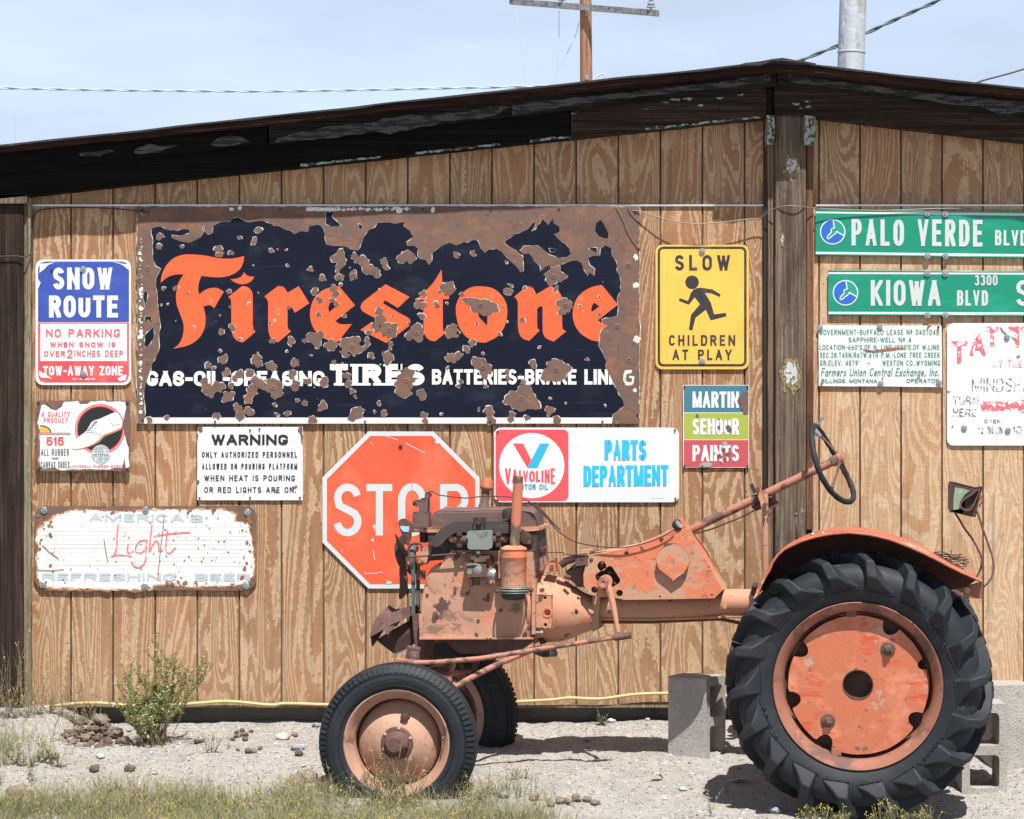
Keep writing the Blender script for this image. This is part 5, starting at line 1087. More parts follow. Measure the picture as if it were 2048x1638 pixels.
# --- wheels
def lathe_ring(b, o, ax, prof, n, **k): b.lathe(o, ax, prof, n, **k)
def wheel_basis(ax, up=TZ):
    a = (up-ax*up.dot(ax)).normalized(); return a, ax.cross(a)
def ang(o, ax, r, deg, h=0):
    "point on a wheel as the camera sees it: 0 = right, 90 = top"
    a, bb = wheel_basis(ax); q = R(deg)
    side = ax.cross(TZ).normalized(); side = -side if side.x < 0 else side
    return o+side*(r*math.cos(q))+a*(r*math.sin(q))+ax*h
def rear_wheel(o, near=True):
    ax = TY if near else -TY
    W = thing('rear_wheel', o, None, None, parent=TR)
    prof = [(-.082, .318), (-.100, .350), (-.118, .378), (-.127, .41), (-.128, .44), (-.120, .472), (-.100, .496), (-.06, .508), (0, .512)]
    prof = prof+[(-h, r) for h, r in prof[-2::-1]]
    b = MB(); b.lathe(o, ax, prof, 120)
    for sgn in (1, -1):
        for k in range(18):
            th0 = k*20+ (3 if sgn > 0 else 13)
            # station: (lateral, radius, angle shift towards the leading side, half width base, half width top, height, normal outwards lateral)
            S = [(-.012, .500, 17, .018, .018, .013, .013, .050, 0), (.035, .500, 11, .020, .022, .015, .015, .053, 0), (.080, .490, 5, .022, .028, .017, .017, .060, .15), (.106, .474, 1.5, .024, .040, .019, .020, .064, .42), (.120, .452, 0, .026, .064, .017, .026, .044, .85), (.128, .424, 0, .026, .095, .014, .062, .017, 1), (.1265, .396, 0, .024, .120, .012, .104, -.003, 1)]
            ring = []
            for lat, r, sh, bl, br, tl, tr, h, nl in S:
                q = th0+sh; c = ang(o, ax, r, q, lat*sgn)
                rad = (ang(o, ax, 1, q)-o).normalized(); tan = rad.cross(ax).normalized()
                nrm = (rad*(1-nl)+ax*sgn*nl).normalized()
                # skewed crest: steep face on one side, long face on the other
                ring.append([c-nrm*.012-tan*bl, c+nrm*h-tan*tl, c+nrm*h+tan*tr, c-nrm*.012+tan*br])
            vs = [p for q in ring for p in q]; m = len(ring)
            fs = [(i*4+j, i*4+j+1, i*4+j+5, i*4+j+4) for i in range(m-1) for j in range(3)]+[(0, 1, 2, 3), tuple((m-1)*4+j for j in (3, 2, 1, 0))]
            b.add(vs, fs)
    part(b, 'tyre', T_['rubber'], W, 42, bevel=.0055)
    b = MB()
    b.lathe(o, ax, [(.085, .322), (.100, .343), (.106, .349), (.109, .346), (.104, .336), (.088, .318), (.070, .309), (.030, .305), (-.02, .292), (-.06, .296), (-.088, .318), (-.104, .336), (-.106, .349), (-.085, .322)], 96)
    part(b, 'rim', T_['rim_rust'], W, 35)
    # disc with scalloped notches
    R0 = .288; loop = []
    notches = [61, 18.5, -30, -119.5, -166.5, 149] if near else [0, 60, 120, 180, 240, 300]
    nr = {18.5: .022}
    import bisect
    pts = []
    qd = 0
    while qd < 360:
        hit = None
        for nd in notches:
            r_ = nr.get(nd, .036); hw = math.degrees(r_/R0)*.95
            if abs((qd-nd+180) % 360-180) < hw: hit = (nd, r_, hw); break
        if hit:
            nd, r_, hw = hit
            for i in range(9):
                a_ = R(90+180*i/8)  # semicircle inward, from low to high angle
                off_t = r_*math.sin(R(-90+180*i/8)); off_r = -r_*1.15*math.cos(R(-90+180*i/8))
                pts.append((R0-.004+off_r, nd+math.degrees(off_t/R0)))
            qd = (nd+hw) % 360 if (nd+hw) % 360 > qd else 400
            qd += 1
        else: pts.append((R0+.002*noise.noise(Vector((qd*.1, 3, 1))), qd)); qd += 3
    hub = [ang(o, ax, .062, -q, .052) for q in range(0, 360, 12)]
    b = MB(); b.prism([ang(o, ax, r, q, .052) for r, q in pts], -ax*.014, [hub])
    disc = part(b, 'wheel_disc', T_['disc_paint'], W, 40, bevel=.0025)
    b = MB(); b.lathe(o, ax, [(.040, .063), (.0525, .0645), (.0525, .060), (-.06, .056), (-.06, .0001)], 40); b.lathe(o, ax, [(-.06, .045), (-.02, .040), (-.015, .030), (-.015, .0001)], 24); part(b, 'hub_socket', T_['dark_rust'], disc, 35)
    for r, q in ((.197, 51), (.193, 230.5)):
        b = MB(); p = ang(o, ax, r, q, .052); b.lathe(p, ax, [(0, .030), (.006, .030), (.010, .026), (.010, .017)], 24); b.lathe(p, ax, [(.008, .019), (.022, .018), (.026, .013), (.026, .0001)], 6); b.lathe(p, ax, [(.026, .010), (.033, .009), (.034, .0001)], 12); part(b, 'wheel_bolt', T_['rusty_metal'], disc, 30)
    # rim lugs behind the disc
    b = MB()
    b.lathe(o, ax, [(.0, .0001), (.0, .291), (-.01, .291), (-.01, .0001)], 48); part(b, 'wheel_shade_disc', T_['dark_rust'], W, 30); b = MB()  # dark disc added so the wheel openings read as shaded
    for q in (96, 252): 
        p = ang(o, ax, .296, q, .035); b.box(p, (.02, .022, .012), None)
    part(b, 'rim_clamps', T_['rim_rust'], W, 30)
    # raised lettering round the sidewall
    if near:
        b = MB()
        def ring_text(txt, r, q0, dq, h, t):
            for i, ch in enumerate(txt):
                if ch == ' ': continue
                q = q0-dq*i
                for st in G[ch][1]:
                    pts = [ang(o, ax, r+(v-.5)*h, q-(u-.5)*math.degrees(h*.6/r), .1285) for u, v in st]
                    if len(pts) > 1: b.tube(pts, t, 4)
        ring_text('4 PLY RATING', .395, 62, 3.2, .016, .0016); ring_text('NYLON', .43, 50, 3.4, .016, .0016)
        ring_text('9.5-24', .395, 212, 3.6, .02, .0018); ring_text('MADE IN U.S.A.', .40, 282, 3.0, .014, .0015); ring_text('TUBELESS', .395, 330, 3.4, .016, .0015)
        part(b, 'sidewall_lettering', T_['rubber'], W, 40)['kind'] = 'stuff'
    return W
RWO = TO+TY*.600+TZ*.555
rear_wheel(RWO); rear_wheel(TO-TY*.52+TZ*.555, False)
RW_AX = TY

def front_wheel(o, ax, near=True):
    def L_(b, *a, **k):
        a = list(a); a[2] = [(h*KW, r*KW) for h, r in a[2]]; b.lathe(*a, **k)
    W = thing('front_wheel', o, None, None, parent=TR)
    ro = .326; KW = 1.052
    prof = [(-.050, .205), (-.066, .222), (-.076, .248), (-.076, .272), (-.066, .296), (-.058, .307), (-.054, .3165)]
    tread = [(-.052, .318), (-.034, .322), (-.033, .315), (-.029, .315), (-.028, .3245), (-.011, .326), (-.010, .318), (-.006, .318), (-.005, .326)]
    half = prof+tread; full = half+[(-h, r) for h, r in half[::-1]]
    N = 216; m = len(full)
    def fn(i, k, q):
        j = min(i, m-1-i)
        if j == 6: return -.006 if k % 3 == 0 else .0
        if j == 7: return -.004 if k % 3 == 0 else 0
        return 0
    b = MB(); L_(b, o, ax, full, N, fn=fn)
    for hh in (.0765, -.0765):
        for rr_ in (.236, .262, .284): L_(b, o, ax, [(hh*.985, rr_-.0015), (hh*1.012, rr_), (hh*.985, rr_+.0015)], 96)
    for sg_ in ((1, -1) if near else (1,)):
        for k in range(84):
            q = k*360/84; vs = []
            for r_, h_ in ((.288, .0725), (.304, .0640), (.3195, .0535)):
                for dq in (-1.35, 1.35):
                    for dh in (-.004, .0045): vs.append(ang(o, ax, (r_+dh*.25)*KW, q+dq, (h_+dh*.7)*sg_*KW))
            b.add(vs, [(0, 1, 3, 2), (8, 10, 11, 9), (1, 5, 7, 3), (5, 9, 11, 7), (0, 4, 5, 1), (4, 8, 9, 5), (2, 3, 7, 6), (6, 7, 11, 10)])
    part(b, 'tyre', T_['rubber'], W, 32)
    b = MB(); L_(b, o, ax, [(.045, .203), (.058, .216), (.064, .218), (.066, .214), (.058, .203), (.040, .196), (.030, .183), (.010, .178), (-.060, .178), (-.062, .196), (-.058, .216), (-.064, .218), (-.045, .203)], 80)
    part(b, 'rim', T_['front_rim_paint'], W, 40)
    sg = 1
    b = MB(); L_(b, o, ax, [(-.055, .181), (-.052, .1715), (-.026, .170), (-.012, .157), (.008, .128), (.030, .095), (.042, .075), (.046, .04)], 72, fn=None)
    disc = part(b, 'wheel_disc', T_['front_rim_paint'], W, 40)
    b = MB(); L_(b, o, ax, [(-.050, .1815), (-.050, .165)], 48); part(b, 'gap_shade_ring', T_['greasy_black'], W)  # black ring stands in for the shade between rim and disc
    if near:
        b = MB(); L_(b, o, ax, [(.036, .070), (.052, .064), (.054, .050), (.068, .050), (.072, .046), (.094, .040), (.100, .034), (.118, .034), (.122, .030), (.122, .0001)], 30); part(b, 'hub_cap', T_['rusty_metal'], disc, 30)
        for k in range(5): b = MB(); b.ball(ang(o, ax, .062, 20+k*62, .052), .009, 6); part(b, 'hub_bolt', T_['front_rim_paint'], disc, 180)
        b = MB(); p = ang(o, ax, .112, 74, .016); L_(b, p, ax, [(0, .022), (.008, .020), (.012, .016), (.030, .0165), (.032, .010), (.032, .0001)], 8); part(b, 'wheel_nut', T_['dark_rust'], disc, 30)
        b = MB(); p = ang(o, ax, .205, 8, .06); b.tube([p, p+ax*.03], [.005, .003], 8); part(b, 'valve_stem', T_['bare_alloy'], W, 60)
    else:
        b = MB(); L_(b, o, ax, [(-.02, .10), (-.05, .095), (-.055, .06), (-.09, .045), (-.10, .0001)], 30); part(b, 'brake_drum', T_['dark_rust'], disc, 30)
    return W
def rotz(v, deg): return Matrix.Rotation(R(deg), 3, 'Z') @ v
FWO = tp(797, 1484, .585)
FWA = Vector((-.10, -1, .03)).normalized(); front_wheel(FWO, FWA)
FFO = tp(903, 1424, -.43); FFA = Vector((.55, .84, .02)).normalized(); front_wheel(FFO, FFA, False)

# --- engine
Z1 = lambda x, y: (740+x/3.9, 900+y/3.9)
def z1(l): return [Z1(*p) for p in l]
# block
b = tprism(z1([(398, 1470), (408, 1150), (425, 1060), (480, 1040), (490, 980), (520, 940), (560, 900), (590, 840), (640, 790), (1280, 780), (1290, 960), (1270, 1100), (1268, 1470)]), -.15, .135); part(b, 'engine_block', T_['dusty_block_paint'], bevel=.004)
b = tprism(z1([(385, 1478), (385, 1464), (1275, 1462), (1275, 1476)]), -.165, .158); part(b, 'block_flange', T_['housing_paint'], bevel=.001)
b = tprism(z1([(480, 1478), (1280, 1478), (1275, 1490), (1150, 1580), (700, 1590), (590, 1500)]), -.13, .11); part(b, 'oil_pan', T_['rusty_metal'], bevel=.006)
# swelling cheek on the block's front
b = MB(); c0 = tp(*Z1(600, 1040), .12)
c0 = tp(*Z1(585, 1030), .118); b.ball(c0, .10, 12, sq=(.85, .17, .9)); part(b, 'block_boss', T_['dusty_block_paint'], smooth=180)
b = tcyl(*Z1(512, 1275), .132, TY, .02, .012, n=4); part(b, 'drain_plug', T_['rusty_metal'])
for x, y in ((447, 1130), (1020, 1250), (1240, 1380), (845, 1330)):
    b = tcyl(*Z1(x, y), .133, TY, .006, .009, .007, 10); part(b, 'block_bolt', T_['rusty_metal'])
# dark head between block and cover
b = tprism(z1([(455, 632), (1300, 632), (1315, 760), (1320, 940), (1255, 940), (1250, 790), (900, 830), (470, 860), (455, 760)]), -.13, .125); part(b, 'cylinder_head', T_['greasy_black'], bevel=.003)
b = tprism(z1([(445, 612), (1318, 598), (1322, 626), (1250, 632), (450, 640)]), -.125, .132); part(b, 'cover_lip', T_['housing_paint'], bevel=.002)
# valve cover: rounded box
b = MB()
l1 = smooth_loop([Z1(470, 612)+(1,), Z1(478, 520), Z1(500, 480), Z1(560, 458), Z1(700, 457)+(1,), Z1(1200, 450)+(1,), Z1(1270, 455), Z1(1295, 490), Z1(1305, 600)+(1,)], 6)
secs = [(-.115, .80), (-.09, .96), (-.04, 1.0), (.05, 1.0), (.095, .96), (.118, .80)]
cz = tp(*Z1(880, 606), .118); vs = []; n = len(l1)
for lat, k in secs:
    for x, y in l1:
        base = Z1(880, 612); p = tp(lerp(base[0], x, .98 if k < .9 else 1), lerp(base[1], y, k), .118)
        vs.append(p-TY*(.118-lat))
fs = [(j*n+i, j*n+(i+1) % n, (j+1)*n+(i+1) % n, (j+1)*n+i) for j in range(len(secs)-1) for i in range(n)]+[tuple(range(n-1, -1, -1)), tuple((len(secs)-1)*n+i for i in range(n))]
b.add(vs, fs); part(b, 'valve_cover', T_['valve_cover_rust'], smooth=50)
b = tcyl(*Z1(597, 458), .02, TZ, .012, .008, n=8); part(b, 'cover_nut', T_['housing_paint'])
b = tcyl(*Z1(1230, 448), .02, TZ, .012, .012, n=8); part(b, 'cover_nut', T_['rusty_metal'])
# breather
b = MB(); o = tp(*Z1(888, 452), .0); v = tp(*Z1(905, 300), .0)-o; b.lathe(o, v, [(0, .026), (.014, .024), (.022, .0185), (v.length, .018), (v.length, .0001)], 24); br = part(b, 'breather_neck', T_['valve_cover_rust'])
b = MB(); o = tp(*Z1(905, 318), 0); b.lathe(o, v, [(0, .012), (.004, .024), (.012, .030), (.020, .030), (.024, .027), (.046, .026), (.056, .020), (.060, .0001)], 28); part(b, 'breather_cap', T_['fender_red'], br, 40)
# distributor / magneto
b = tprism(z1([(332, 628), (332, 500), (342, 486), (395, 482), (452, 484), (458, 500), (460, 612), (440, 640), (332, 640)]), -.02, .045); mg = part(b, 'magneto', T_['valve_cover_rust'], bevel=.006)
b = tprism(z1([(325, 632), (325, 604), (475, 612), (475, 640)]), -.04, .06); part(b, 'magneto_bracket', T_['rusty_metal'], mg, bevel=.002)
b = MB(); o = tp(*Z1(420, 635), .02); b.lathe(o, -TZ, [(0, .020), (.045, .019), (.05, .015), (.05, .0001)], 18); part(b, 'magneto_shaft', T_['dark_rust'], mg)
b = tprism(z1([(385, 484), (385, 445), (360, 440), (358, 395), (388, 392), (400, 380), (425, 378), (428, 345), (435, 332), (465, 336), (470, 352), (455, 375), (452, 484)]), -.005, .03); part(b, 'distributor_cap', T_['valve_cover_rust'], mg, bevel=.005)
b = MB(); b.lathe(tp(*Z1(355, 416), .015), -TX*-1, [(0, .014), (.006, .012), (.012, .009), (.012, .0001)], 14); part(b, 'cap_terminal', T_['dark_rust'], mg)
# manifold shield
b = tprism(smooth_loop([Z1(468, 745)+(1,), Z1(480, 715), Z1(520, 650), Z1(565, 605), Z1(640, 570), Z1(700, 560)+(1,), Z1(1080, 555)+(1,), Z1(1078, 650)+(1,), Z1(900, 655)+(1,), Z1(720, 640)+(1,), Z1(660, 650), Z1(600, 690), Z1(560, 735), Z1(520, 755), Z1(490, 757)], 4), .13, .185); ms = part(b, 'exhaust_manifold', T_['manifold_iron'], bevel=.010)
b = tprism(z1([(808, 528), (897, 528), (890, 620), (810, 620)]), .185, .200); part(b, 'manifold_bracket', T_['greasy_black'], ms, bevel=.002)
b = tcyl(*Z1(852, 560), .2, TY, .014, .012, n=10); part(b, 'bracket_stud', T_['dark_rust'], ms)
b = MB(); o = tp(*Z1(640, 690), .14); b.tube([tp(*Z1(640, 690), .15), tp(*Z1(700, 700), .165), tp(*Z1(850, 700), .17), tp(*Z1(1000, 695), .165), tp(*Z1(1066, 685), .15)], [.018, .022, .024, .022, .019], 16); part(b, 'intake_manifold', T_['rusty_metal'], smooth=60)
for x, c_ in ((648, 'faded_orange_paint'), (1042, 'faded_orange_paint')):
    b = MB(); b.ball(tp(*Z1(x, 692), .158), .020, 8, sq=(1.1, .8, .9)); part(b, 'intake_elbow', T_[c_], smooth=180)
b = tprism(smooth_loop([Z1(775, 628)+(1,), Z1(935, 625)+(1,), Z1(955, 640), Z1(950, 690), Z1(955, 720), Z1(950, 760), Z1(920, 777)+(1,), Z1(775, 775)+(1,), Z1(760, 755), Z1(765, 700), Z1(755, 680), Z1(758, 645)], 4), .19, .204); part(b, 'heat_plate', T_['plate_alloy'], bevel=.003)
for x, y in ((700, 655), (700, 747), (1005, 655), (1005, 742), (480, 738)):
    b = MB(); p = tp(*Z1(x, y), .18); b.lathe(p, TY, [(0, .014), (.008, .014), (.008, .010), (.018, .009), (.019, .0001)], 6); part(b, 'manifold_nut', T_['dark_rust'])
# bracket at right of the pipe
b = tprism(z1([(1185, 620), (1250, 660), (1272, 700), (1262, 735), (1200, 725), (1180, 700)]), .10, .135); part(b, 'pipe_clamp_bracket', T_['dark_rust'], bevel=.003)
b = tcyl(*Z1(1242, 718), .135, TY, .012, .008, n=8); part(b, 'bracket_bolt', T_['rusty_metal'])
# exhaust pipe
b = MB(); o = tp(*Z1(1128, 752), .20); v = tp(*Z1(1158, 205), .20)-o; b.lathe(o, v, [(0, .0225), (v.length*.55, .0235), (v.length*.56, .0235), (v.length-.006, .0215), (v.length, .0225), (v.length, .0185), (v.length-.05, .018)], 24, fn=lambda i, k, q: .0006*noise.noise(Vector((i, k*.5, 1)))); part(b, 'exhaust_pipe', T_['patchy_pipe'], smooth=45)
b = MB(); b.lathe(tp(*Z1(1082, 500), .165)+TZ*0, TZ, [(-.02, .028), (.0, .03), (.02, .025), (.03, .0001)], 14); part(b, 'pipe_elbow', T_['greasy_black'])
# air cleaner
ac = tp(*Z1(1120, 1072), .20); H_ = (tp(*Z1(1120, 780), .20)-ac).length
b = MB(); b.lathe(ac, TZ, [(0, .054), (0, .0565), (H_*.79, .0565), (H_*.79+.002, .058), (H_*.82, .058), (H_, .0555), (H_+.004, .060), (H_+.010, .057), (H_+.020, .035), (H_+.020, .0001)], 40); acp = part(b, 'air_cleaner', T_['faded_orange_paint'], smooth=40)
b = MB(); b.lathe(ac, TZ, [(-.055, .0001), (-.055, .030), (-.048, .050), (-.015, .058), (.0, .058)], 36); part(b, 'oil_cup', T_['greasy_black'], acp, 50)
for h, r in ((-.002, .066), (-.012, .069), (-.022, .066)):
    b = MB(); b.lathe(ac, TZ, [(h+.003*math.cos(R(a)), r+.003*math.sin(R(a))) for a in range(0, 360, 60)], 40, closed=True); part(b, 'clamp_ring', T_['plate_alloy'], acp, 60)
b = MB(); b.ball(tp(*Z1(990, 1100), .27), .009, 6); b.ball(tp(*Z1(1255, 1090), .24), .012, 6); part(b, 'clamp_screws', T_['rusty_metal'], acp)
b = tprism(z1([(1003, 785), (1025, 778), (1020, 1000), (1003, 1000)]), .15, .2); part(b, 'cleaner_bracket', T_['housing_paint'])
# carburettor
b = MB()
for (x0, y0, x1, y1, l0, l1) in ((788, 825, 932, 850, .15, .19), (815, 848, 905, 868, .16, .20), (760, 925, 920, 985, .15, .21), (835, 860, 880, 930, .165, .195), (790, 893, 905, 920, .155, .2), (735, 880, 790, 925, .16, .195), (815, 985, 845, 1050, .165, .185)):
    bb = tprism([Z1(x0, y0), Z1(x1, y0), Z1(x1, y1), Z1(x0, y1)], l0, l1); b.add(bb.v, bb.f)
cb_ = part(b, 'carburettor', T_['rusty_metal'], bevel=.003)
b = MB(); b.lathe(tp(*Z1(850, 798), .18), TY, [(0, .010), (.016, .010), (.02, .006), (.02, .0001)], 10); b.lathe(tp(*Z1(845, 935), .20), TY, [(0, .020), (.010, .018), (.014, .0001)], 14); b.lathe(tp(*Z1(780, 950), .20), TY, [(0, .014), (.012, .012), (.012, .0001)], 12); b.tube([tp(*Z1(760, 900), .2), tp(*Z1(820, 890), .21), tp(*Z1(860, 905), .2)], .005, 8); part(b, 'carburettor_fittings', T_['plate_alloy'], cb_)
b = MB(); o = tp(*Z1(922, 968), .185); b.lathe(o, -TX, [(0, .025), (.003, .027), (.010, .0275), (.012, .025), (.018, .025), (.020, .0275), (.027, .0275), (.030, .025), (.034, .0245), (.034, .0001)], 28); part(b, 'hose_coupling', T_['bare_alloy'], cb_, 40)
# cross rod
b = MB(); b.tube([tp(*Z1(308, 835), .16), tp(*Z1(470, 825), .17), tp(*Z1(700, 808), .17), tp(*Z1(820, 798), .17)], .0042, 8); part(b, 'throttle_rod', T_['rusty_metal'], smooth=60)
# generator
b = MB(); o = tp(*Z1(368, 838), .09); b.lathe(o, -TX, [(0, .0001), (0, .030), (.010, .036), (.012, .026), (.016, .038), (.024, .038), (.028, .030), (.045, .031), (.055, .022), (.055, .0001)], 28); gn = part(b, 'generator', T_['faded_orange_paint'], smooth=30)
b = tprism(z1([(375, 795), (380, 775), (440, 760), (462, 755), (462, 800), (440, 880), (378, 880)]), .10, .125); part(b, 'generator_housing', T_['faded_orange_paint'], gn, bevel=.004)
b = MB(); o = tp(*Z1(400, 940), .11); b.lathe(o, -TZ, [(0, .020), (.024, .020), (.028, .018), (.040, .019), (.040, .0001)], 20); part(b, 'water_outlet', T_['rusty_metal'], smooth=35)
b = MB(); b.tube([tp(x, y, .12) for x, y in smooth_loop([Z1(308, 830), Z1(300, 790), Z1(312, 745), Z1(345, 728), Z1(385, 730), Z1(403, 745), Z1(403, 790)], 4, False)], .0065, 8); part(b, 'guard_loop', T_['rusty_metal'], smooth=60)
# pulleys and belt
b = MB(); o = tp(*Z1(345, 850), .05); b.lathe(o, -TX, [(-.010, .0001), (-.010, .062), (-.006, .064), (0, .050), (.006, .064), (.012, .062), (.012, .0001)], 36); part(b, 'fan_pulley', T_['rusty_metal'], smooth=30)
b = MB(); o2 = tp(*Z1(345, 1330), .0); b.lathe(o2, -TX, [(-.010, .0001), (-.010, .072), (0, .060), (.010, .072), (.012, .0001)], 36); part(b, 'crank_pulley', T_['dark_rust'], smooth=30)
b = MB()
for (xa, ya, xb, yb, lat) in ((336, 790, 336, 1290, .105), (374, 800, 372, 1250, -.07)):
    bb = tprism([Z1(xa-13, ya), Z1(xa+13, ya), Z1(xb+13, yb), Z1(xb-13, yb)], lat-.012, lat); b.add(bb.v, bb.f)
b.lathe(tp(*Z1(345, 850), .05)+TX*.009-TX*.009, TX, [(-.008, .056), (-.008, .068), (.008, .068), (.008, .056)], 36, closed=True)
part(b, 'fan_belt', T_['belt_rubber'], bevel=.001)
# fan: four twisted blades seen edge on
fo = tp(*Z1(262, 830), .03)
b = MB(); b.lathe(fo, -TX, [(-.015, .0001), (-.015, .020), (.0, .030), (.004, .030), (.01, .018), (.045, .015)], 20); fan = part(b, 'fan_hub', T_['rusty_metal'], smooth=40)
def blade(ang_, L, wr, wt, tw, name='fan_blade', m='dark_rust'):
    u = TZ*math.cos(R(ang_))+TY*math.sin(R(ang_)); s_ = TX.cross(u).normalized(); vs = []
    N_ = 8
    for i in range(N_+1):
        f = i/N_; r = .02+L*f; w_ = lerp(wr, wt, math.sin(f*2.2)/.81)*(1 if f < .85 else math.sqrt(max(.05, 1-((f-.85)/.15)**2*.8)))
        tt = R(tw*(1-.3*f)); d = s_*math.cos(tt)+TX*math.sin(tt)
        for k_, e in ((-1, -.001), (1, -.001), (1, .001), (-1, .001)):
            cr = TX*(-.012*math.sin(f*2)) 
            vs.append(fo+u*r+d*w_*k_+TX.cross(d)*0+TX*e+cr)
    fs = [(i*4+k, i*4+(k+1) % 4, i*4+4+(k+1) % 4, i*4+4+k) for i in range(N_) for k in range(4)]+[(3, 2, 1, 0), (N_*4, N_*4+1, N_*4+2, N_*4+3)]
    b = MB(); b.add(vs, fs); return part(b, name, T_[m], fan, smooth=50)
for lp_, l0_, m_ in (([(222, 575), (226, 550), (250, 536), (285, 540), (330, 578), (326, 640), (318, 700), (296, 745), (268, 720), (240, 640)], .045, 'rusty_metal'), ([(262, 655), (275, 668), (283, 700), (262, 760), (262, 800), (275, 860), (335, 935), (335, 990), (290, 950), (235, 915), (203, 850), (190, 770), (208, 705)], .060, 'dark_rust'), ([(230, 915), (262, 925), (288, 960), (293, 1040), (288, 1115), (228, 1164), (232, 1050)], .02, 'rusty_metal')):
    b = tprism(smooth_loop([Z1(*p) for p in lp_], 3), l0_-.003, l0_); part(b, 'fan_blade', T_[m_], fan, bevel=.001)
blade(60, .15, .018, .045, 48)
b = tprism(z1([(234, 592), (308, 596), (300, 640), (262, 638), (240, 615)]), .0465, .048); part(b, 'blue_tape', T_['blue_sticker'], fan)
b = tprism(z1([(240, 805), (285, 790), (310, 800), (315, 860), (280, 870), (245, 850)]), .03, .05); part(b, 'fan_spider', T_['rusty_metal'], fan, bevel=.003)
# front plate and frame pieces
b = tprism(z1([(332, 1285), (385, 1278), (400, 1470), (440, 1480), (430, 1640), (405, 1720), (372, 1640), (345, 1470)]), -.10, .11); part(b, 'front_plate', T_['rusty_metal'], bevel=.003)
b = tprism(z1([(385, 1280), (412, 1275), (410, 1475), (390, 1478)]), -.1, .145); part(b, 'front_flange', T_['dusty_block_paint'], bevel=.002)
b = tprism(z1([(398, 1480), (448, 1480), (435, 1640), (400, 1650)]), -.06, .05); part(b, 'axle_pedestal', T_['rusty_metal'], bevel=.004)
# crumpled radiator shell
def sheet(pts3, name, m, th=.003):
    "bent sheet from rows of pixel points with lateral offsets"
    b = MB(); rows = [[tp(*Z1(x, y), l) for x, y, l in r] for r in pts3]
    nr, nc = len(rows), len(rows[0]); top = [p for r in rows for p in r]
    nrm = []
    for i in range(nr):
        for j in range(nc):
            a = rows[min(i+1, nr-1)][j]-rows[max(i-1, 0)][j]; c_ = rows[i][min(j+1, nc-1)]-rows[i][max(j-1, 0)]; nn = a.cross(c_)
            nrm.append(nn.normalized() if nn.length > 1e-9 else Vector((0, 1, 0)))
    bot = [p+q*th for p, q in zip(top, nrm)]; N_ = len(top)
    fs = [(i*nc+j, i*nc+j+1, (i+1)*nc+j+1, (i+1)*nc+j) for i in range(nr-1) for j in range(nc-1)]
    fs += [tuple(k+N_ for k in reversed(f)) for f in fs]
    bd = [(0, j) for j in range(nc)]+[(i, nc-1) for i in range(1, nr)]+[(nr-1, j) for j in range(nc-2, -1, -1)]+[(i, 0) for i in range(nr-2, 0, -1)]
    ids = [i*nc+j for i, j in bd]; L = len(ids)
    fs += [(ids[i], ids[i]+N_, ids[(i+1) % L]+N_, ids[(i+1) % L]) for i in range(L)]
    b.add(top+bot, fs); return part(b, name, T_[m], smooth=25)
sheet([[(150, 1212, -.02), (200, 1245, .0), (260, 1235, .05), (318, 1215, .08)], [(60, 1300, .02), (150, 1300, .05), (230, 1300, .07), (330, 1290, .09)], [(15, 1390, .05), (110, 1400, .09), (180, 1400, .09), (235, 1330, .11)], [(2, 1465, .06), (40, 1440, .10), (120, 1390, .12), (190, 1350, .13)]], 'crumpled_grille_panel', 'rusty_metal')
sheet([[(5, 1460, .06), (60, 1400, .0), (150, 1340, -.02)], [(10, 1500, .06), (30, 1480, .06), (80, 1440, .02)], [(14, 1532, .05), (22, 1525, .05), (60, 1460, .02)]], 'crumpled_grille_panel', 'dark_rust')
sheet([[(50, 1480, .02), (150, 1420, .04), (300, 1335, .05), (318, 1340, .05)], [(110, 1530, .04), (180, 1500, .06), (300, 1430, .07), (345, 1420, .07)], [(195, 1590, .05), (230, 1575, .06), (330, 1520, .06), (360, 1490, .05)]], 'crumpled_grille_panel', 'dark_rust')
sheet([[(105, 1395, .13), (130, 1380, .13), (165, 1375, .12), (190, 1365, .12)], [(140, 1445, .135), (150, 1430, .135), (178, 1400, .13), (192, 1390, .13)]], 'torn_flap', 'rusty_metal')
sheet([[(175, 1320, .1), (215, 1290, .09), (235, 1260, .07)], [(205, 1385, .11), (240, 1330, .1), (262, 1300, .09)]], 'torn_flap', 'rusty_metal')
b = MB(); b.tube([tp(*Z1(170, 1612), .06), tp(*Z1(262, 1560), .06), tp(*Z1(360, 1500), .05)], .003, 6); part(b, 'bent_edge_strip', T_['plate_alloy'])

# --- clutch housing and torque tube
Z2 = lambda x, y: (1060+x/4.094, 940+y/4.094)
b = MB(); n = 40
st = [(1064, 1140, 1286, .150), (1074, 1141, 1287, .150), (1076, 1148, 1284, .143), (1100, 1149, 1284, .142), (1119, 1154, 1284, .136), (1135, 1164, 1280, .125), (1150, 1174, 1274, .11), (1168, 1185, 1266, .09), (1185, 1192, 1260, .075), (1199, 1196, 1254, .066)]
vs = []
for x, yt, yb_, rl in st:
    a, c_ = tp(x, yt, 0), tp(x, yb_, 0); cc = (a+c_)/2; rz_ = (a-c_).length/2
    for k in range(n):
        q = 2*math.pi*k/n; vs.append(cc+TY*rl*math.cos(q)+TZ*rz_*math.sin(q))
m = len(st); b.add(vs, [(i*n+k, i*n+(k+1) % n, (i+1)*n+(k+1) % n, (i+1)*n+k) for i in range(m-1) for k in range(n)]+[tuple(range(n)), tuple((m-1)*n+k for k in range(n-1, -1, -1))])
part(b, 'clutch_housing', T_['housing_paint'], smooth=40)
b = tprism([(1187, 1192), (1199, 1196), (1199, 1256), (1187, 1262)], -.055, .069); part(b, 'housing_end_flange', T_['housing_paint'], bevel=.004)
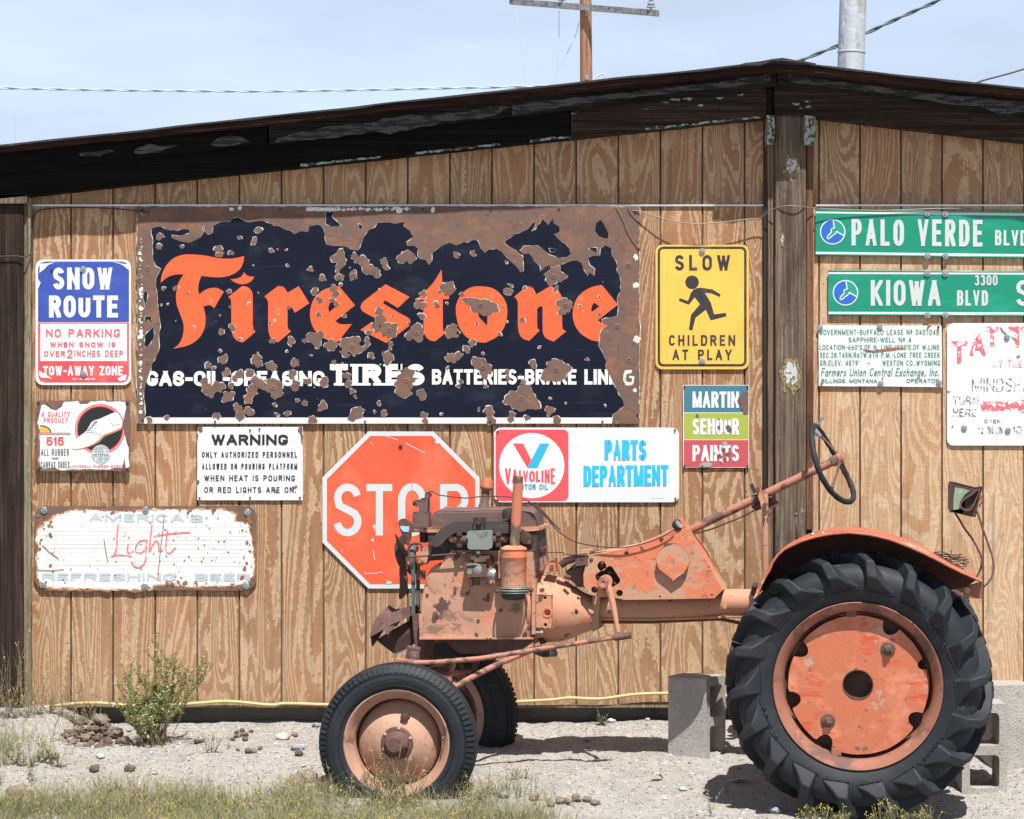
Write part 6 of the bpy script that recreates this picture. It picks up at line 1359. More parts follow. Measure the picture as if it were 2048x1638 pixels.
b = tprism([(1064, 1160), (1071, 1158), (1071, 1268), (1064, 1268)], .02, .165); part(b, 'bolting_flange', T_['housing_paint'], bevel=.002)
b = tprism([Z1(1293, 1128), Z1(1418, 1132), Z1(1420, 1388), Z1(1293, 1382)], .05, .160, holes=[circ(*Z1(x, y), r/3.9, 16) for x, y, r in ((1364, 1153, 13), (1384, 1268, 25), (1369, 1363, 14))]); mp_ = part(b, 'mounting_pad', T_['housing_paint'], bevel=.002)
b = tprism([Z1(1300, 1135), Z1(1410, 1138), Z1(1412, 1382), Z1(1300, 1376)], .04, .12); part(b, 'pad_backing', T_['dark_rust'], mp_)
b = MB()
for x, y, r in ((1384, 1268, 42), (1369, 1363, 30)): b.lathe(tp(*Z1(x, y), .160), TY, [(0, (r-16)/3.9/475), (.003, (r-14)/3.9/475), (.003, r/3.9/475), (0, (r+2)/3.9/475)], 24)
part(b, 'pad_bosses', T_['housing_paint'], mp_, 40)
b = tcyl(*Z1(1345, 1092), .15, TY, .03, .011, n=6); part(b, 'flange_bolt', T_['rusty_metal'])
b = MB(); b.lathe(tp(*Z1(1262, 1422), .15), -TX, [(0, .010), (.014, .010), (.014, .007), (.042, .007), (.042, .012), (.052, .012), (.052, .0001)], 8); part(b, 'engine_mount_bolt', T_['bare_alloy'])
b = tprism([Z1(1300, 1430), Z1(1345, 1425), Z1(1360, 1510), Z1(1330, 1512)], .0, .08); part(b, 'mount_leg', T_['dark_rust'], bevel=.003)
b = tcyl(*Z2(396, 1048), .125, TY, .008, .007, n=10); part(b, 'housing_plug', T_['rusty_metal'])
# upright between head and housing
b = tprism(z1([(1262, 770), (1318, 780), (1322, 860), (1335, 940), (1250, 960), (1240, 880)]), -.10, .11); part(b, 'rear_engine_plate', T_['dusty_block_paint'], bevel=.004)
b = tprism([Z1(1240, 775), Z1(1322, 770), Z1(1322, 800), Z1(1240, 800)], -.11, .12); part(b, 'gasket_band', T_['rusty_metal'], bevel=.002)
b = MB(); q = [(1197, 1186, 1238), (1300, 1184, 1239), (1400, 1183, 1236), (1440, 1181, 1231), (1450, 1178, 1230), (1520, 1178, 1230), (1600, 1178, 1232), (1720, 1180, 1232)]
b.tube([(tp(x, a, 0)+tp(x, c_, 0))/2 for x, a, c_ in q], [(tp(x, a, 0)-tp(x, c_, 0)).length/2 for x, a, c_ in q], 32); part(b, 'torque_tube', T_['housing_paint'], smooth=50)
b = MB(); b.tube([tp(1200, 1238, .03), tp(1300, 1239, .03), tp(1475, 1233, .03), tp(1520, 1231, .03)], .0065, 10); part(b, 'brake_rod', T_['housing_paint'], smooth=60)
b = MB(); b.tube([tp(1200, 1244, -.01), tp(1300, 1244, -.01), tp(1440, 1238, .0), tp(1500, 1250, .0)], .008, 10); part(b, 'lower_rod', T_['rusty_metal'], smooth=60)
b = tcyl(*Z2(1598, 1115), .052, TY, .022, .010, n=10); part(b, 'tube_plug', T_['housing_paint'])
b = tcyl(*Z2(1845, 935), .10, TY, .03, .010, n=12); part(b, 'pivot_pin', T_['rusty_metal'])
b = tprism([Z2(1830, 930), Z2(1865, 925), Z2(1850, 1010), Z2(1800, 1090), Z2(1795, 1040)], .09, .11); part(b, 'pivot_arm', T_['rusty_metal'], bevel=.003)
# --- rear axle housing
b = MB(); b.lathe(TO+TZ*.56-TY*.45, TY, [(0, .0001), (0, .07), (.35, .075), (.36, .15), (.54, .15), (.55, .075), (.95, .065), (.95, .0001)], 36); part(b, 'rear_axle', T_['housing_paint'], smooth=35)
b = MB(); b.lathe(TO+TZ*.56+TY*.42, TY, [(0, .2), (.06, .2), (.08, .15), (.08, .0001)], 36); part(b, 'final_drive', T_['dark_rust'], smooth=35)

# --- side panel (hood stub) with its steering box
loop = [Z2(*p) for p in [(486, 700), (640, 672), (860, 628), (900, 605), (1000, 572), (1180, 488), (1215, 478), (1300, 480), (1318, 530), (1400, 660), (1490, 830), (1577, 985), (1510, 1050), (1250, 1056), (1000, 1060), (780, 1064), (690, 1045), (560, 1040), (500, 1015), (440, 950), (437, 860), (460, 760)]]
def rotsq(cx, cy, r, a, k=1.0):
    o = []
    for i in range(4):
        q = R(a+90*i)
        for dq in (-9, 0, 9): o.append(Z2(cx+r*math.cos(q+R(dq))*(1 if dq == 0 else .97), cy+r*math.sin(q+R(dq))*(1 if dq == 0 else .97)))
    return o
holes = [[Z2(*p) for p in circ(588, 786, 36, 18, 40)], rotsq(637, 888, 104, 12), [Z2(*p) for p in circ(528, 981, 27, 16)], [Z2(*p) for p in circ(733, 1007, 27, 16)], [Z2(*p) for p in circ(1064, 1036, 9, 8)], [Z2(*p) for p in circ(1488, 1022, 9, 8)]]
b = tprism(loop, .118, .122, holes); sp_ = part(b, 'side_panel', T_['faded_orange_paint'], smooth=30)
b = MB()   # folded top edge: flange running back over the far side
up = [Z2(*p) for p in [(486, 700), (640, 672), (860, 628), (1000, 572), (1180, 488), (1300, 480)]]
f1 = [tp(x, y, .120) for x, y in up]; f2 = [p-TY*.20+TZ*.006 for p in f1]; n = len(f1)
b.add(f1+f2+[p-TZ*.003 for p in f1+f2], [(i, i+1, n+i+1, n+i) for i in range(n-1)]+[(2*n+i, 2*n+i+1, 3*n+i+1, 3*n+i) for i in range(n-1)]); part(b, 'panel_top', T_['faded_orange_paint'], sp_)
rr = [Z2(*p) for p in [(1300, 480), (1318, 530), (1400, 660), (1490, 830), (1577, 985)]]
f1 = [tp(x, y, .120) for x, y in rr]; f2 = [p-TY*.20-TX*.004 for p in f1]; n = len(f1); b = MB()
b.add(f1+f2, [(i, i+1, n+i+1, n+i) for i in range(n-1)]); part(b, 'panel_rear_edge', T_['faded_orange_paint'], sp_)
b = tprism([Z2(*p) for p in [(300, 830), (470, 690), (860, 640), (1180, 500), (1300, 500), (1520, 1000), (600, 1040), (440, 960)]], -.10, .060); part(b, 'gearbox_case', T_['greasy_black'], bevel=.006)
b = tprism([Z2(*p) for p in [(290, 832), (470, 780), (450, 960), (400, 960), (330, 900)]], .03, .07); part(b, 'recess_shade_plate', T_['rusty_metal'])  # plate stands in for the shade of the triangular recess
# teardrop inspection cover, proud of the panel
td = [Z2(1170+132*math.cos(R(a)), 735+122*math.sin(R(a))) for a in range(-235, 56, 12)]
td = [Z2(1172, 905)]+[Z2(1145, 875), Z2(1085, 830)][::1]+[Z2(1170+134*math.cos(R(a)), 738+126*math.sin(R(a))) for a in range(140, 400, 10)]+[Z2(1262, 840), Z2(1202, 882)]
b = tprism(td, .134, .150); tc_ = part(b, 'teardrop_cover', T_['faded_orange_paint'], bevel=.0015)
b = tcyl(*Z2(1170, 735), .122, TY, .016, .02); part(b, 'cover_stud', T_['dark_rust'], tc_)
b = tprism([Z2(1100, 600), Z2(1200, 605), Z2(1205, 640), Z2(1105, 640)], .123, .128); part(b, 'cover_hinge', T_['rusty_metal'], bevel=.001)
for x, y, r in ((790, 676, .0095), (502, 733, .0085), (1077, 562, .009)):
    b = MB(); b.lathe(tp(*Z2(x, y), .122), TY, [(0, r), (.003, r*.95), (.006, r*.6), (.0065, .0001)], 14); part(b, 'panel_bolt', T_['rusty_metal'], sp_, 180)
for x, y in ((580, 778), (565, 880), (655, 838), (700, 925), (598, 965), (528, 978), (735, 1005)):
    b = MB(); b.lathe(tp(*Z2(x, y), .085), TY, [(0, .011), (.012, .010), (.016, .006), (.020, .005), (.020, .0001)], 8); part(b, 'box_bolt', T_['rusty_metal'])
b = MB(); b.tube([tp(*Z2(590, 800), .08), tp(*Z2(588, 770), .125), tp(*Z2(592, 760), .135)], [.009, .010, .006], 10); part(b, 'grease_fitting', T_['dark_rust'])
# pitman shaft and arm, drag link
b = tcyl(*Z2(622, 912), .08, TY, .11, .0225, n=28, prof=[(0, .0001), (0, .026), (.095, .026), (.105, .0225), (.112, .0225), (.112, .012), (.108, .008), (.108, .0001)]); pit = part(b, 'steering_shaft', T_['peeled_rod'])
b = MB(); b.tube([tp(*Z2(632, 930), .165), tp(*Z2(655, 1000), .168), tp(*Z2(690, 1150), .175), tp(*Z2(722, 1330), .19)], [.0175, .0165, .0125, .0095], 14); b.lathe(tp(*Z2(622, 912), .150), TY, [(0, .0001), (0, .030), (.025, .030), (.025, .0001)], 24); part(b, 'pitman_arm', T_['housing_paint'], smooth=50)
b = MB(); e1 = tp(*Z2(790, 1355), .215); e2 = tp(822, 1326, .42); e2 = tp(838, 1327, .5)
b.tube([tp(1262, 1270, .22), tp(1229, 1275, .22)], [.0155, .0165], 14); b.tube([tp(1231, 1274.5, .22), tp(1222, 1276, .22)], [.0125, .010], 12); part(b, 'drag_link_end', T_['rusty_metal'], smooth=40)
b = MB(); b.tube([tp(1230, 1275, .22), tp(1100, 1295, .24), tp(960, 1317, .38), tp(870, 1325, .46), tp(822, 1326, .50)], [.0098, .0112, .0112, .0115, .0125], 14); part(b, 'drag_link', T_['peeled_rod'], smooth=60)
b = MB(); b.box(tp(814, 1326, .5), (.028, .018, .016), Matrix.Rotation(R(6), 3, 'Y')); b.box(tp(800, 1322, .48), (.02, .02, .012)); part(b, 'drag_link_yoke', T_['peeled_rod'], bevel=.004)
# radius rod and axle pieces
b = MB(); b.tube([tp(1085, 1296, .06), tp(1061, 1301, .08), tp(1000, 1326, .16), tp(948, 1352, .36), tp(906, 1376, .45)], [.0135, .0135, .0130, .0130, .0125], 14); part(b, 'radius_rod', T_['peeled_rod'], smooth=60)
b = MB(); b.tube([tp(912, 1370, .43), tp(885, 1388, .48)], [.0165, .015], 12); part(b, 'rod_sleeve', T_['peeled_rod'], smooth=60)
b = MB(); b.tube([tp(909, 1322, .40), tp(898, 1358, .40)], .0115, 12); b.lathe(tp(897, 1359, .40), (0, 0, 1), [(-.008, .0001), (-.008, .016), (.006, .016), (.006, .0001)], 14); b.tube([tp(896, 1360, .42), tp(884, 1354, .46)], .011, 10); part(b, 'steering_arm', T_['peeled_rod'], smooth=50)
b = tprism([Z1(1270, 1560), Z1(1380, 1555), Z1(1430, 1560), Z1(1448, 1590), Z1(1440, 1612), Z1(1350, 1612), Z1(1280, 1590)], .03, .09); part(b, 'rod_bracket', T_['greasy_black'], bevel=.004)
b = MB(); b.tube([tp(800, 1362, .5), tp(835, 1355, .25), tp(870, 1345, .0), tp(905, 1340, -.3)], [.022, .026, .028, .024], 14); part(b, 'front_axle', T_['rusty_metal'], smooth=60)
b = MB(); b.box(tp(826, 1308, .30), (.030, .035, .032), Matrix.Rotation(R(8), 3, 'Y')); b.lathe(tp(828, 1335, .38), (0, 0, 1), [(0, .026), (.06, .024), (.07, .018), (.07, .0001)], 16); part(b, 'king_pin_housing', T_['rusty_metal'], bevel=.004)
b = MB(); b.tube([tp(x, y, -.1) for x, y in smooth_loop([(918, 1325), (928, 1337), (940, 1340), (950, 1330), (955, 1322), (946, 1318), (938, 1322)], 4, False)], .013, 10); b.box(tp(950, 1330, -.1), (.012, .02, .022)); part(b, 'steering_knuckle', T_['rusty_metal'], smooth=60)
b = MB(); b.tube([tp(860, 1352, .1), tp(900, 1348, -.1), tp(938, 1342, -.2)], .012, 10); part(b, 'tie_rod', T_['peeled_rod'], smooth=60)
b = MB(); b.tube([tp(805, 1484, .52), tp(832, 1470, .42), tp(832, 1365, .38)], [.03, .03, .022], 14); part(b, 'spindle', T_['dark_rust'], smooth=50)
b = MB(); b.tube([FFO, tp(893, 1400, -.34), tp(893, 1340, -.3)], [.03, .03, .022], 14); part(b, 'spindle', T_['dark_rust'], smooth=50)

# --- filler pipe between housing and panel
b = MB(); b.tube([tp(*Z2(x, y), .10) for x, y in [(250, 780), (300, 745), (370, 722), (470, 700)]], [.016, .017, .016, .012], 14); part(b, 'rusty_sleeve', T_['dark_rust'], smooth=50)
b = tprism([Z2(370, 720), Z2(472, 708), Z2(475, 775), Z2(375, 785)], .10, .125, [[Z2(*p) for p in circ(420, 740, 7, 8)]]); part(b, 'square_clamp', T_['rusty_metal'], bevel=.002)
b = tprism([Z2(385, 700), Z2(400, 660), Z2(490, 655), Z2(486, 700)], .02, .10); part(b, 'hinge_lug', T_['housing_paint'], bevel=.002)
b = tprism([Z2(120, 830), Z2(140, 775), Z2(185, 735), Z2(210, 720), Z2(215, 830)], .02, .10); part(b, 'housing_ear', T_['housing_paint'], bevel=.004)
b = tcyl(*Z2(180, 790), .10, TY, .01, .010, n=6); part(b, 'ear_bolt', T_['rusty_metal'])
b = MB(); b.tube([tp(*Z2(290, 870), .11), tp(*Z2(335, 885), .12)], .010, 10); part(b, 'small_pin', T_['rusty_metal'])
b = MB(); b.tube([tp(*Z2(x, y), .12) for x, y in [(0, 660), (75, 672), (270, 675), (285, 690), (340, 697), (390, 693)]], .0026, 6); part(b, 'choke_wire', T_['dark_rust'])
b = MB(); b.tube([tp(*Z2(x, y), .13) for x, y in [(80, 610), (95, 660), (110, 740), (120, 810)]], .0022, 6); part(b, 'thin_wire', T_['dark_rust'])
pts = [Z1(*p) for p in [(455, 332), (470, 323), (490, 325), (530, 348), (600, 360), (750, 375), (870, 362), (1000, 362), (1100, 368), (1200, 388), (1260, 415), (1340, 470), (1420, 560), (1480, 620)]]+[Z2(*p) for p in [(20, 285), (80, 330), (130, 380), (200, 470), (290, 545), (390, 595), (560, 625), (750, 637), (900, 610), (1040, 565), (1130, 520), (1185, 480)]]
b = MB(); q = smooth_loop(pts, 4, False); b.tube([tp(x, y, .14) for x, y in q], .0030, 6); part(b, 'ignition_wire', T_['dark_rust'], smooth=180)
b = MB(); b.tube([tp(*Z2(x, y), .03) for x, y in smooth_loop([(1305, 530), (1400, 507), (1500, 478), (1620, 430), (1720, 390), (1800, 350), (1840, 325)], 4, False)], .0038, 8); part(b, 'control_cable', T_['dark_rust'], smooth=180)
# gauge
gv = (tp(*Z2(1195, 430), .1)-tp(*Z2(1225, 442), .1)).normalized(); gax = Vector((-gv.x*.0+.62, -.55, .60)).normalized()
b = MB(); o = tp(*Z2(1222, 445), .11); b.lathe(o, gax, [(-.022, .0001), (-.022, .024), (-.012, .028), (0, .028), (.003, .026), (.003, .022)], 28); ga = part(b, 'gauge', T_['greasy_black'], smooth=40)
b = MB(); b.lathe(o, gax, [(.001, .0225), (.0012, .0001)], 28); part(b, 'gauge_face', T_['gauge_glass'], ga, 60)
b = tprism([Z2(1225, 395), Z2(1240, 380), Z2(1285, 480), Z2(1255, 490)], .06, .10); part(b, 'gauge_bracket', T_['faded_orange_paint'])
# --- steering column
Z3 = lambda x, y: (1540+x/3.9, 820+y/3.9)
cA, cB = tp(1378, 1061, .02), tp(*Z3(528, 385), .02)
b = MB(); b.tube([cA, cA.lerp(cB, .5), cB], [.0195, .0190, .0185], 20); part(b, 'steering_column', T_['peeled_rod'], smooth=60)
cd = (cB-cA).normalized()
b = MB(); b.lathe(cB-cd*.028, cd, [(0, .0001), (0, .024), (.028, .024), (.032, .027), (.048, .026), (.052, .014), (.058, .010), (.058, .0001)], 20)
SWC = cB+cd*.005; wax = (cd*.97+TY*.225).normalized()
b2 = b; sw = part(b, 'steering_wheel_hub', T_['peeled_rod'], smooth=35)
wr_ = .184; e1 = (TZ-wax*TZ.dot(wax)).normalized(); e2 = wax.cross(e1)
ringc = SWC-wax*.044
ringc = ringc-e1*.007
def wp(a, r=wr_, off=0): return ringc+(e1*math.cos(R(a))+e2*math.sin(R(a)))*r+wax*off
b = MB(); N_ = 60; mn = 12; vs = []
for i in range(N_):
    a = 360*i/N_; c_ = wp(a); u = (c_-ringc).normalized(); rr_ = .0125+.0008*math.sin(i*2.1)+.0006*(i % 3 == 0)
    bend = wax*(.012*math.sin(R(a*2+40))); 
    for k in range(mn):
        q = 2*math.pi*k/mn; vs.append(c_+bend+(u*math.cos(q)+wax*math.sin(q))*rr_)
b.add(vs, [(i*mn+k, i*mn+(k+1) % mn, ((i+1) % N_)*mn+(k+1) % mn, ((i+1) % N_)*mn+k) for i in range(N_) for k in range(mn)]); rim_ = part(b, 'steering_wheel', T_['rubber'], smooth=180)
for a, m_ in ((8, 'bare_alloy'), (128, 'rusty_metal'), (232, 'rusty_metal')):
    b = MB(); p0 = SWC+wax*.01; p1 = wp(a, wr_*.97)
    b.tube([p0, p0.lerp(p1, .55)+wax*.004, p1], [.0065, .006, .0075], 8); part(b, 'spoke', T_['rusty_metal'], rim_, 60)
    if a == 8: 
        b = MB(); b.tube([p0.lerp(p1, .72), p0.lerp(p1, .9), p1+(p1-p0).normalized()*.006], [.010, .013, .015], 8); part(b, 'spoke_end', T_['bare_alloy'], rim_, 60)
pk = wp(-14, wr_+.006)
b = MB(); b.tube([pk, pk+TZ*.035-TX*.025], [.005, .0045], 8); b.lathe(pk+TZ*.035-TX*.025, TZ*.8-TX*.6, [(0, .008), (.005, .008), (.006, .0001)], 10); part(b, 'spinner_bolt', T_['bare_alloy'], rim_, 40)
# column support
b = MB(); b.tube([tp(*Z2(1925, 190), .03), tp(*Z2(1925, 520), .03), tp(*Z2(1930, 820), .03), tp(*Z2(1905, 940), .02), tp(*Z2(1880, 1040), .0)], [.0145, .0145, .0145, .0145, .0145], 16); part(b, 'column_support', T_['housing_paint'], smooth=60)
b = tprism([Z2(*p) for p in [(1850, 160), (1885, 150), (1905, 200), (1950, 290), (1940, 330), (1905, 310), (1880, 250)]], .045, .055); part(b, 'column_clamp', T_['faded_orange_paint'], bevel=.002)
for x, y in ((1865, 158), (1922, 285), (1918, 362)):
    b = tcyl(*Z2(x, y), .055, TY, .012, .0095, n=10); part(b, 'clamp_bolt', T_['rusty_metal'])
b = tprism([Z2(*p) for p in [(1800, 122), (1825, 112), (1850, 180), (1832, 195)]], .03, .04); part(b, 'throttle_lever', T_['greasy_black'], bevel=.001)
b = tprism([Z2(*p) for p in [(1940, 225), (1990, 230), (2030, 262), (2035, 285), (2010, 300), (1960, 320), (1940, 290)]], .0, .006); part(b, 'throttle_quadrant', T_['rusty_metal'], bevel=.001)
b = tprism([Z2(*p) for p in [(1810, 300), (1880, 250), (1890, 320), (1850, 335)]], .005, .012); part(b, 'quadrant_bracket', T_['rusty_metal'], bevel=.001)
b = MB(); b.tube([tp(*Z2(1955, 330), .04), tp(*Z2(1970, 350), .05), tp(*Z2(1950, 375), .05)], .006, 8); part(b, 'hook_bolt', T_['rusty_metal'])
# --- fender
near = [(0, 1245), (20, 1190), (60, 1135), (110, 1090), (170, 1058), (260, 1020), (350, 993), (450, 972), (560, 962), (630, 960), (700, 966), (780, 975), (850, 990), (930, 1010), (1000, 1035), (1100, 1075), (1200, 1120), (1300, 1170), (1400, 1222), (1500, 1272), (1590, 1312), (1655, 1340)]
b = MB(); L0, L1 = .72, .40
nq = [(-95, 1440), (-70, 1370), (-35, 1300)]+near
np_ = [tp(*Z3(x, y), L0) for x, y in nq]; arch = [.0]*3+[min(1, i/6)*min(1, (len(near)-1-i)/5) for i in range(len(near))]
rows = []
for f in (0, .35, .7, 1):
    rows.append([p-TY*(L0-L1)*f+TZ*(.012*math.sin(math.pi*min(1, f*.6+.0))*a) for p, a in zip(np_, arch)])
n = len(np_); vs = [p for r in rows for p in r]; o_ = len(vs); vs += [p-TZ*.004 for p in vs]
fs = [(j*n+i, j*n+i+1, (j+1)*n+i+1, (j+1)*n+i) for j in range(3) for i in range(n-1)]; fs += [tuple(k+o_ for k in reversed(f)) for f in fs]
b.add(vs, fs); fd = part(b, 'fender', T_['fender_red'], smooth=40)
b = MB(); b.tube([p+TZ*.001 for p in np_], .0055, 8); part(b, 'fender_bead', T_['fender_red'], fd, 60)
b = MB()  # inner guard wall
iw = rows[3]; cz_ = TO+TY*L1+TZ*.62
low = [p.lerp(cz_, .42)-TZ*0 for p in iw]
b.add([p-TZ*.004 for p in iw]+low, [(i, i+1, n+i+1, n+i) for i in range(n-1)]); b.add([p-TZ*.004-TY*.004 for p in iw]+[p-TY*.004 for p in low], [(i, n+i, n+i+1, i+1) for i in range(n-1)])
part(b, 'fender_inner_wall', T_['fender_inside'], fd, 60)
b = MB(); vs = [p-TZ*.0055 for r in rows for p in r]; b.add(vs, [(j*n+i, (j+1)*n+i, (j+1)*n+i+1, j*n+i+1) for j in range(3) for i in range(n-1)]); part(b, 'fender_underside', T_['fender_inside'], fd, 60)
for x, y in ((332, 970), (412, 962)): b = MB(); b.ball(tp(*Z3(x, y), .60), .0095, 8, sq=(1.2, 1, .8)); part(b, 'fender_rivet', T_['bare_alloy'], fd, 180)
b = MB(); b.tube([tp(*Z3(212, 1030), .45), tp(*Z3(208, 920), .45), tp(*Z3(205, 830), .45)], [.006, .0045, .004], 8); b.ball(tp(*Z3(204, 815), .45), .0085, 8); part(b, 'gear_lever', T_['rusty_metal'], smooth=180)
b = tprism([Z3(1420, 1405), Z3(1500, 1385), Z3(1655, 1345), Z3(1650, 1470), (Z3(1530, 1470))], .66, .69); rb = part(b, 'rear_bracket', T_['rim_rust'], bevel=.002)
b = tcyl(*Z3(1540, 1405), .69, TY, .014, .013, n=12); part(b, 'bracket_bolt', T_['rusty_metal'], rb)
# --- rear lamp on bent rods
RL = .62
def rodpts(l): return [tp(*Z3(x, y), RL) for x, y in smooth_loop(l, 5, False)]
b = MB(); b.tube(rodpts([(1610, 780), (1635, 850), (1665, 940), (1700, 1040), (1730, 1130), (1745, 1200), (1740, 1270), (1715, 1330), (1665, 1382)]), .0045, 8); lr = part(b, 'lamp_rod', T_['rusty_metal'], smooth=180)
b = MB(); b.tube([p-TY*.06 for p in rodpts([(1440, 800), (1480, 860), (1520, 930), (1580, 1010), (1630, 1100), (1655, 1170), (1648, 1240), (1625, 1290), (1605, 1320)])], .0045, 8); part(b, 'lamp_rod', T_['rusty_metal'], smooth=180)
b = MB(); fr = [(1405, 565), (1600, 605), (1655, 605), (1640, 660), (1620, 740), (1600, 830), (1560, 828), (1480, 800), (1400, 792), (1388, 740), (1390, 620)]
b = tprism([Z3(*p) for p in [(1402, 565), (1440, 568), (1600, 605), (1655, 600), (1605, 830), (1585, 832), (1440, 800), (1405, 795), (1390, 770), (1390, 600)]], RL-.07, RL+.0); lp = part(b, 'rear_lamp', T_['dark_rust'], bevel=.010)
b = tprism([Z3(*p) for p in [(1442, 602), (1500, 612), (1560, 630), (1520, 660), (1480, 720), (1490, 770), (1430, 780), (1432, 680)]], RL-.0, RL+.004); part(b, 'lamp_side', T_['tail_green'], lp, bevel=.001)
b = tprism(smooth_loop([Z3(*p) for p in [(1640, 612), (1560, 660), (1500, 700), (1480, 740), (1500, 775), (1540, 788), (1580, 770), (1610, 700)]], 4), RL+.002, RL+.022, [smooth_loop([Z3(*p) for p in [(1628, 628), (1570, 668), (1512, 708), (1494, 742), (1510, 768), (1540, 778), (1572, 762), (1600, 700)]], 4)]); part(b, 'lamp_hood', T_['rusty_metal'], lp, bevel=.001)
b = MB(); b.tube([tp(*Z3(x, y), RL+.01) for x, y in [(1655, 600), (1660, 660), (1640, 700), (1655, 720), (1632, 745), (1640, 760)]], .0035, 6); part(b, 'lamp_wires', T_['rusty_metal'], lp)
# tangle of rusty wire behind the fender
b = MB(); random.seed(11)
for k in range(13):
    x0 = 1240+k*6; y0 = 1110+k*11; x1 = 1555-abs(k-4)*12; pts = []
    for i in range(9):
        f = i/8; pts.append(tp(*Z3(lerp(x0, x1, f)+random.uniform(-5, 5), lerp(y0, 1112+k*13+(20 if f > .5 else 0), f)+random.uniform(-7, 7)), .40-.02*k*random.random()))
    b.tube(pts, .0022, 5)
for k in range(12): p = tp(*Z3(random.uniform(1300, 1540), random.uniform(1105, 1240)), .38); b.tube([p, p+Vector((random.uniform(-.015, .015), 0, random.uniform(-.03, .03)))], .0022, 5)
tag(b.build('rusty_wire_coil', T_['dark_rust'], None), 'tangle of rusty barbed wire lying on the rear end of the tractor fender', 'wire')
# ------------------------------------------------------------------ concrete blocks
t = NT('cinder_block_concrete'); rv = t.rvec()
n1 = t.noise(rv, 130, 4, .7); n2 = t.noise(rv, 9, 4, .6)
c = t.mix(t.rng(n2, .35, .65), (.46, .43, .40), (.37, .345, .32)); c = t.mix(t.rng(n1, .56, .68), c, (.10, .09, .085))
t.bump(n1, .006, 1.0); CINDER = t.done(c, .95, spec=.1)
def cinder(corner, c, a, label, cores=True, tilt=None, H=.397):
    root_m = MB(); c = Vector(c); a = Vector(a); W_ = .194
    def q(u, z): return corner+c*u+Vector((0, 0, z))
    def hole(z0, z1, x0=.034, x1=.160, r=.018):
        o = []
        for cx, cz, an in ((x1-r, z0+r, -90), (x1-r, z1-r, 0), (x0+r, z1-r, 90), (x0+r, z0+r, 180)):
            for i in range(4): o.append(q(cx+r*math.cos(R(an+30*i)), cz+r*math.sin(R(an+30*i))))
        return o
    loop = [q(.004, 0), q(W_-.004, 0), q(W_, .004), q(W_, H-.006), q(W_-.006, H), q(.006, H), q(0, H-.006), q(0, .004)]
    root_m.prism(loop, a*W_, [hole(.034, .176), hole(.216, .358)] if cores else ())
    return tag(root_m.build('cinder_block', CINDER, None, bevel=.003), label, 'concrete block', 'concrete blocks propped round the tractor wheel')
C = P(1413, 1533, .83); th = R(31)
cinder(C, (math.sin(th), math.cos(th), 0), (-math.cos(th), math.sin(th), 0), 'hollow grey concrete block standing on end left of the rear wheel')
C = P(1924, 1592, 1.34); cinder(C, (.9995, -.03, 0), (.03, .9995, 0), 'grey concrete block standing upright with its hollows showing behind the right of the rear wheel')
C = P(1988, 1550, 1.0); cinder(C, (.985, .17, 0), (-.17, .985, 0), 'solid-faced grey concrete block behind the hollow one at the right edge', cores=False)

# ------------------------------------------------------------------ stones, dung and litter
mat('dung', (.115, .085, .065), [((.20, .155, .115), (30, 30, 30), .52, .1, 5), ((.045, .035, .03), (40, 40, 40), .6, .08, 4)], .95, bump=(70, .006))
mat('dung_dry', (.20, .155, .12), [((.33, .27, .20), (30, 30, 30), .52, .1, 5), ((.10, .075, .055), (40, 40, 40), .6, .08, 4)], .95, bump=(70, .006))
mat('stone_pale', (.52, .52, .51), [((.36, .36, .37), (20, 20, 20), .52, .1, 5)], .85, bump=(40, .003)); mat('stone_grey', (.24, .255, .275), [((.4, .41, .42), (20, 20, 20), .55, .1, 5)], .85, bump=(40, .003)); mat('stone_red', (.36, .2, .15), (), .9)
random.seed(5)
def lump(name, px, py, r, m, label, cat, group=None, zf=.62, sq=None):
    g = gp(px, py+r*.55); d = -g.y; rr = r/(FPX/(D0-d)); b = MB()
    rot = Matrix.Rotation(random.uniform(0, 3), 3, 'Z'); sd = px*.37+py*.11
    b.ball(g+Vector((0, 0, rr*zf)), rr, 9, jit=.34, seed=sd, sq=sq or (1.08, .95, .84), rot=rot)
    return tag(b.build(name, MATS[m], None, smooth=70), label, cat, group)
Z6_ = lambda x, y: (x/3.2, 1200+y/3.2)
pile = [(520, 785, 35), (572, 790, 32), (640, 775, 42), (605, 830, 32), (500, 830, 30), (452, 865, 38), (460, 905, 32), (640, 872, 26), (682, 905, 40), (742, 850, 46), (700, 940, 26), (640, 950, 36), (600, 975, 22), (560, 975, 24), (505, 950, 26), (442, 940, 32), (402, 915, 26), (720, 985, 30), (762, 990, 18), (832, 960, 32), (862, 930, 36), (800, 905, 26), (770, 905, 22), (540, 880, 24), (580, 920, 26), (482, 870, 22), (660, 830, 28), (555, 940, 24), (615, 890, 24), (700, 860, 28), (780, 940, 24), (420, 960, 22), (905, 950, 26), (890, 980, 22), (545, 825, 26), (690, 815, 26), (665, 750, 22), (585, 860, 20)]
pile.sort(key=lambda q: q[1])
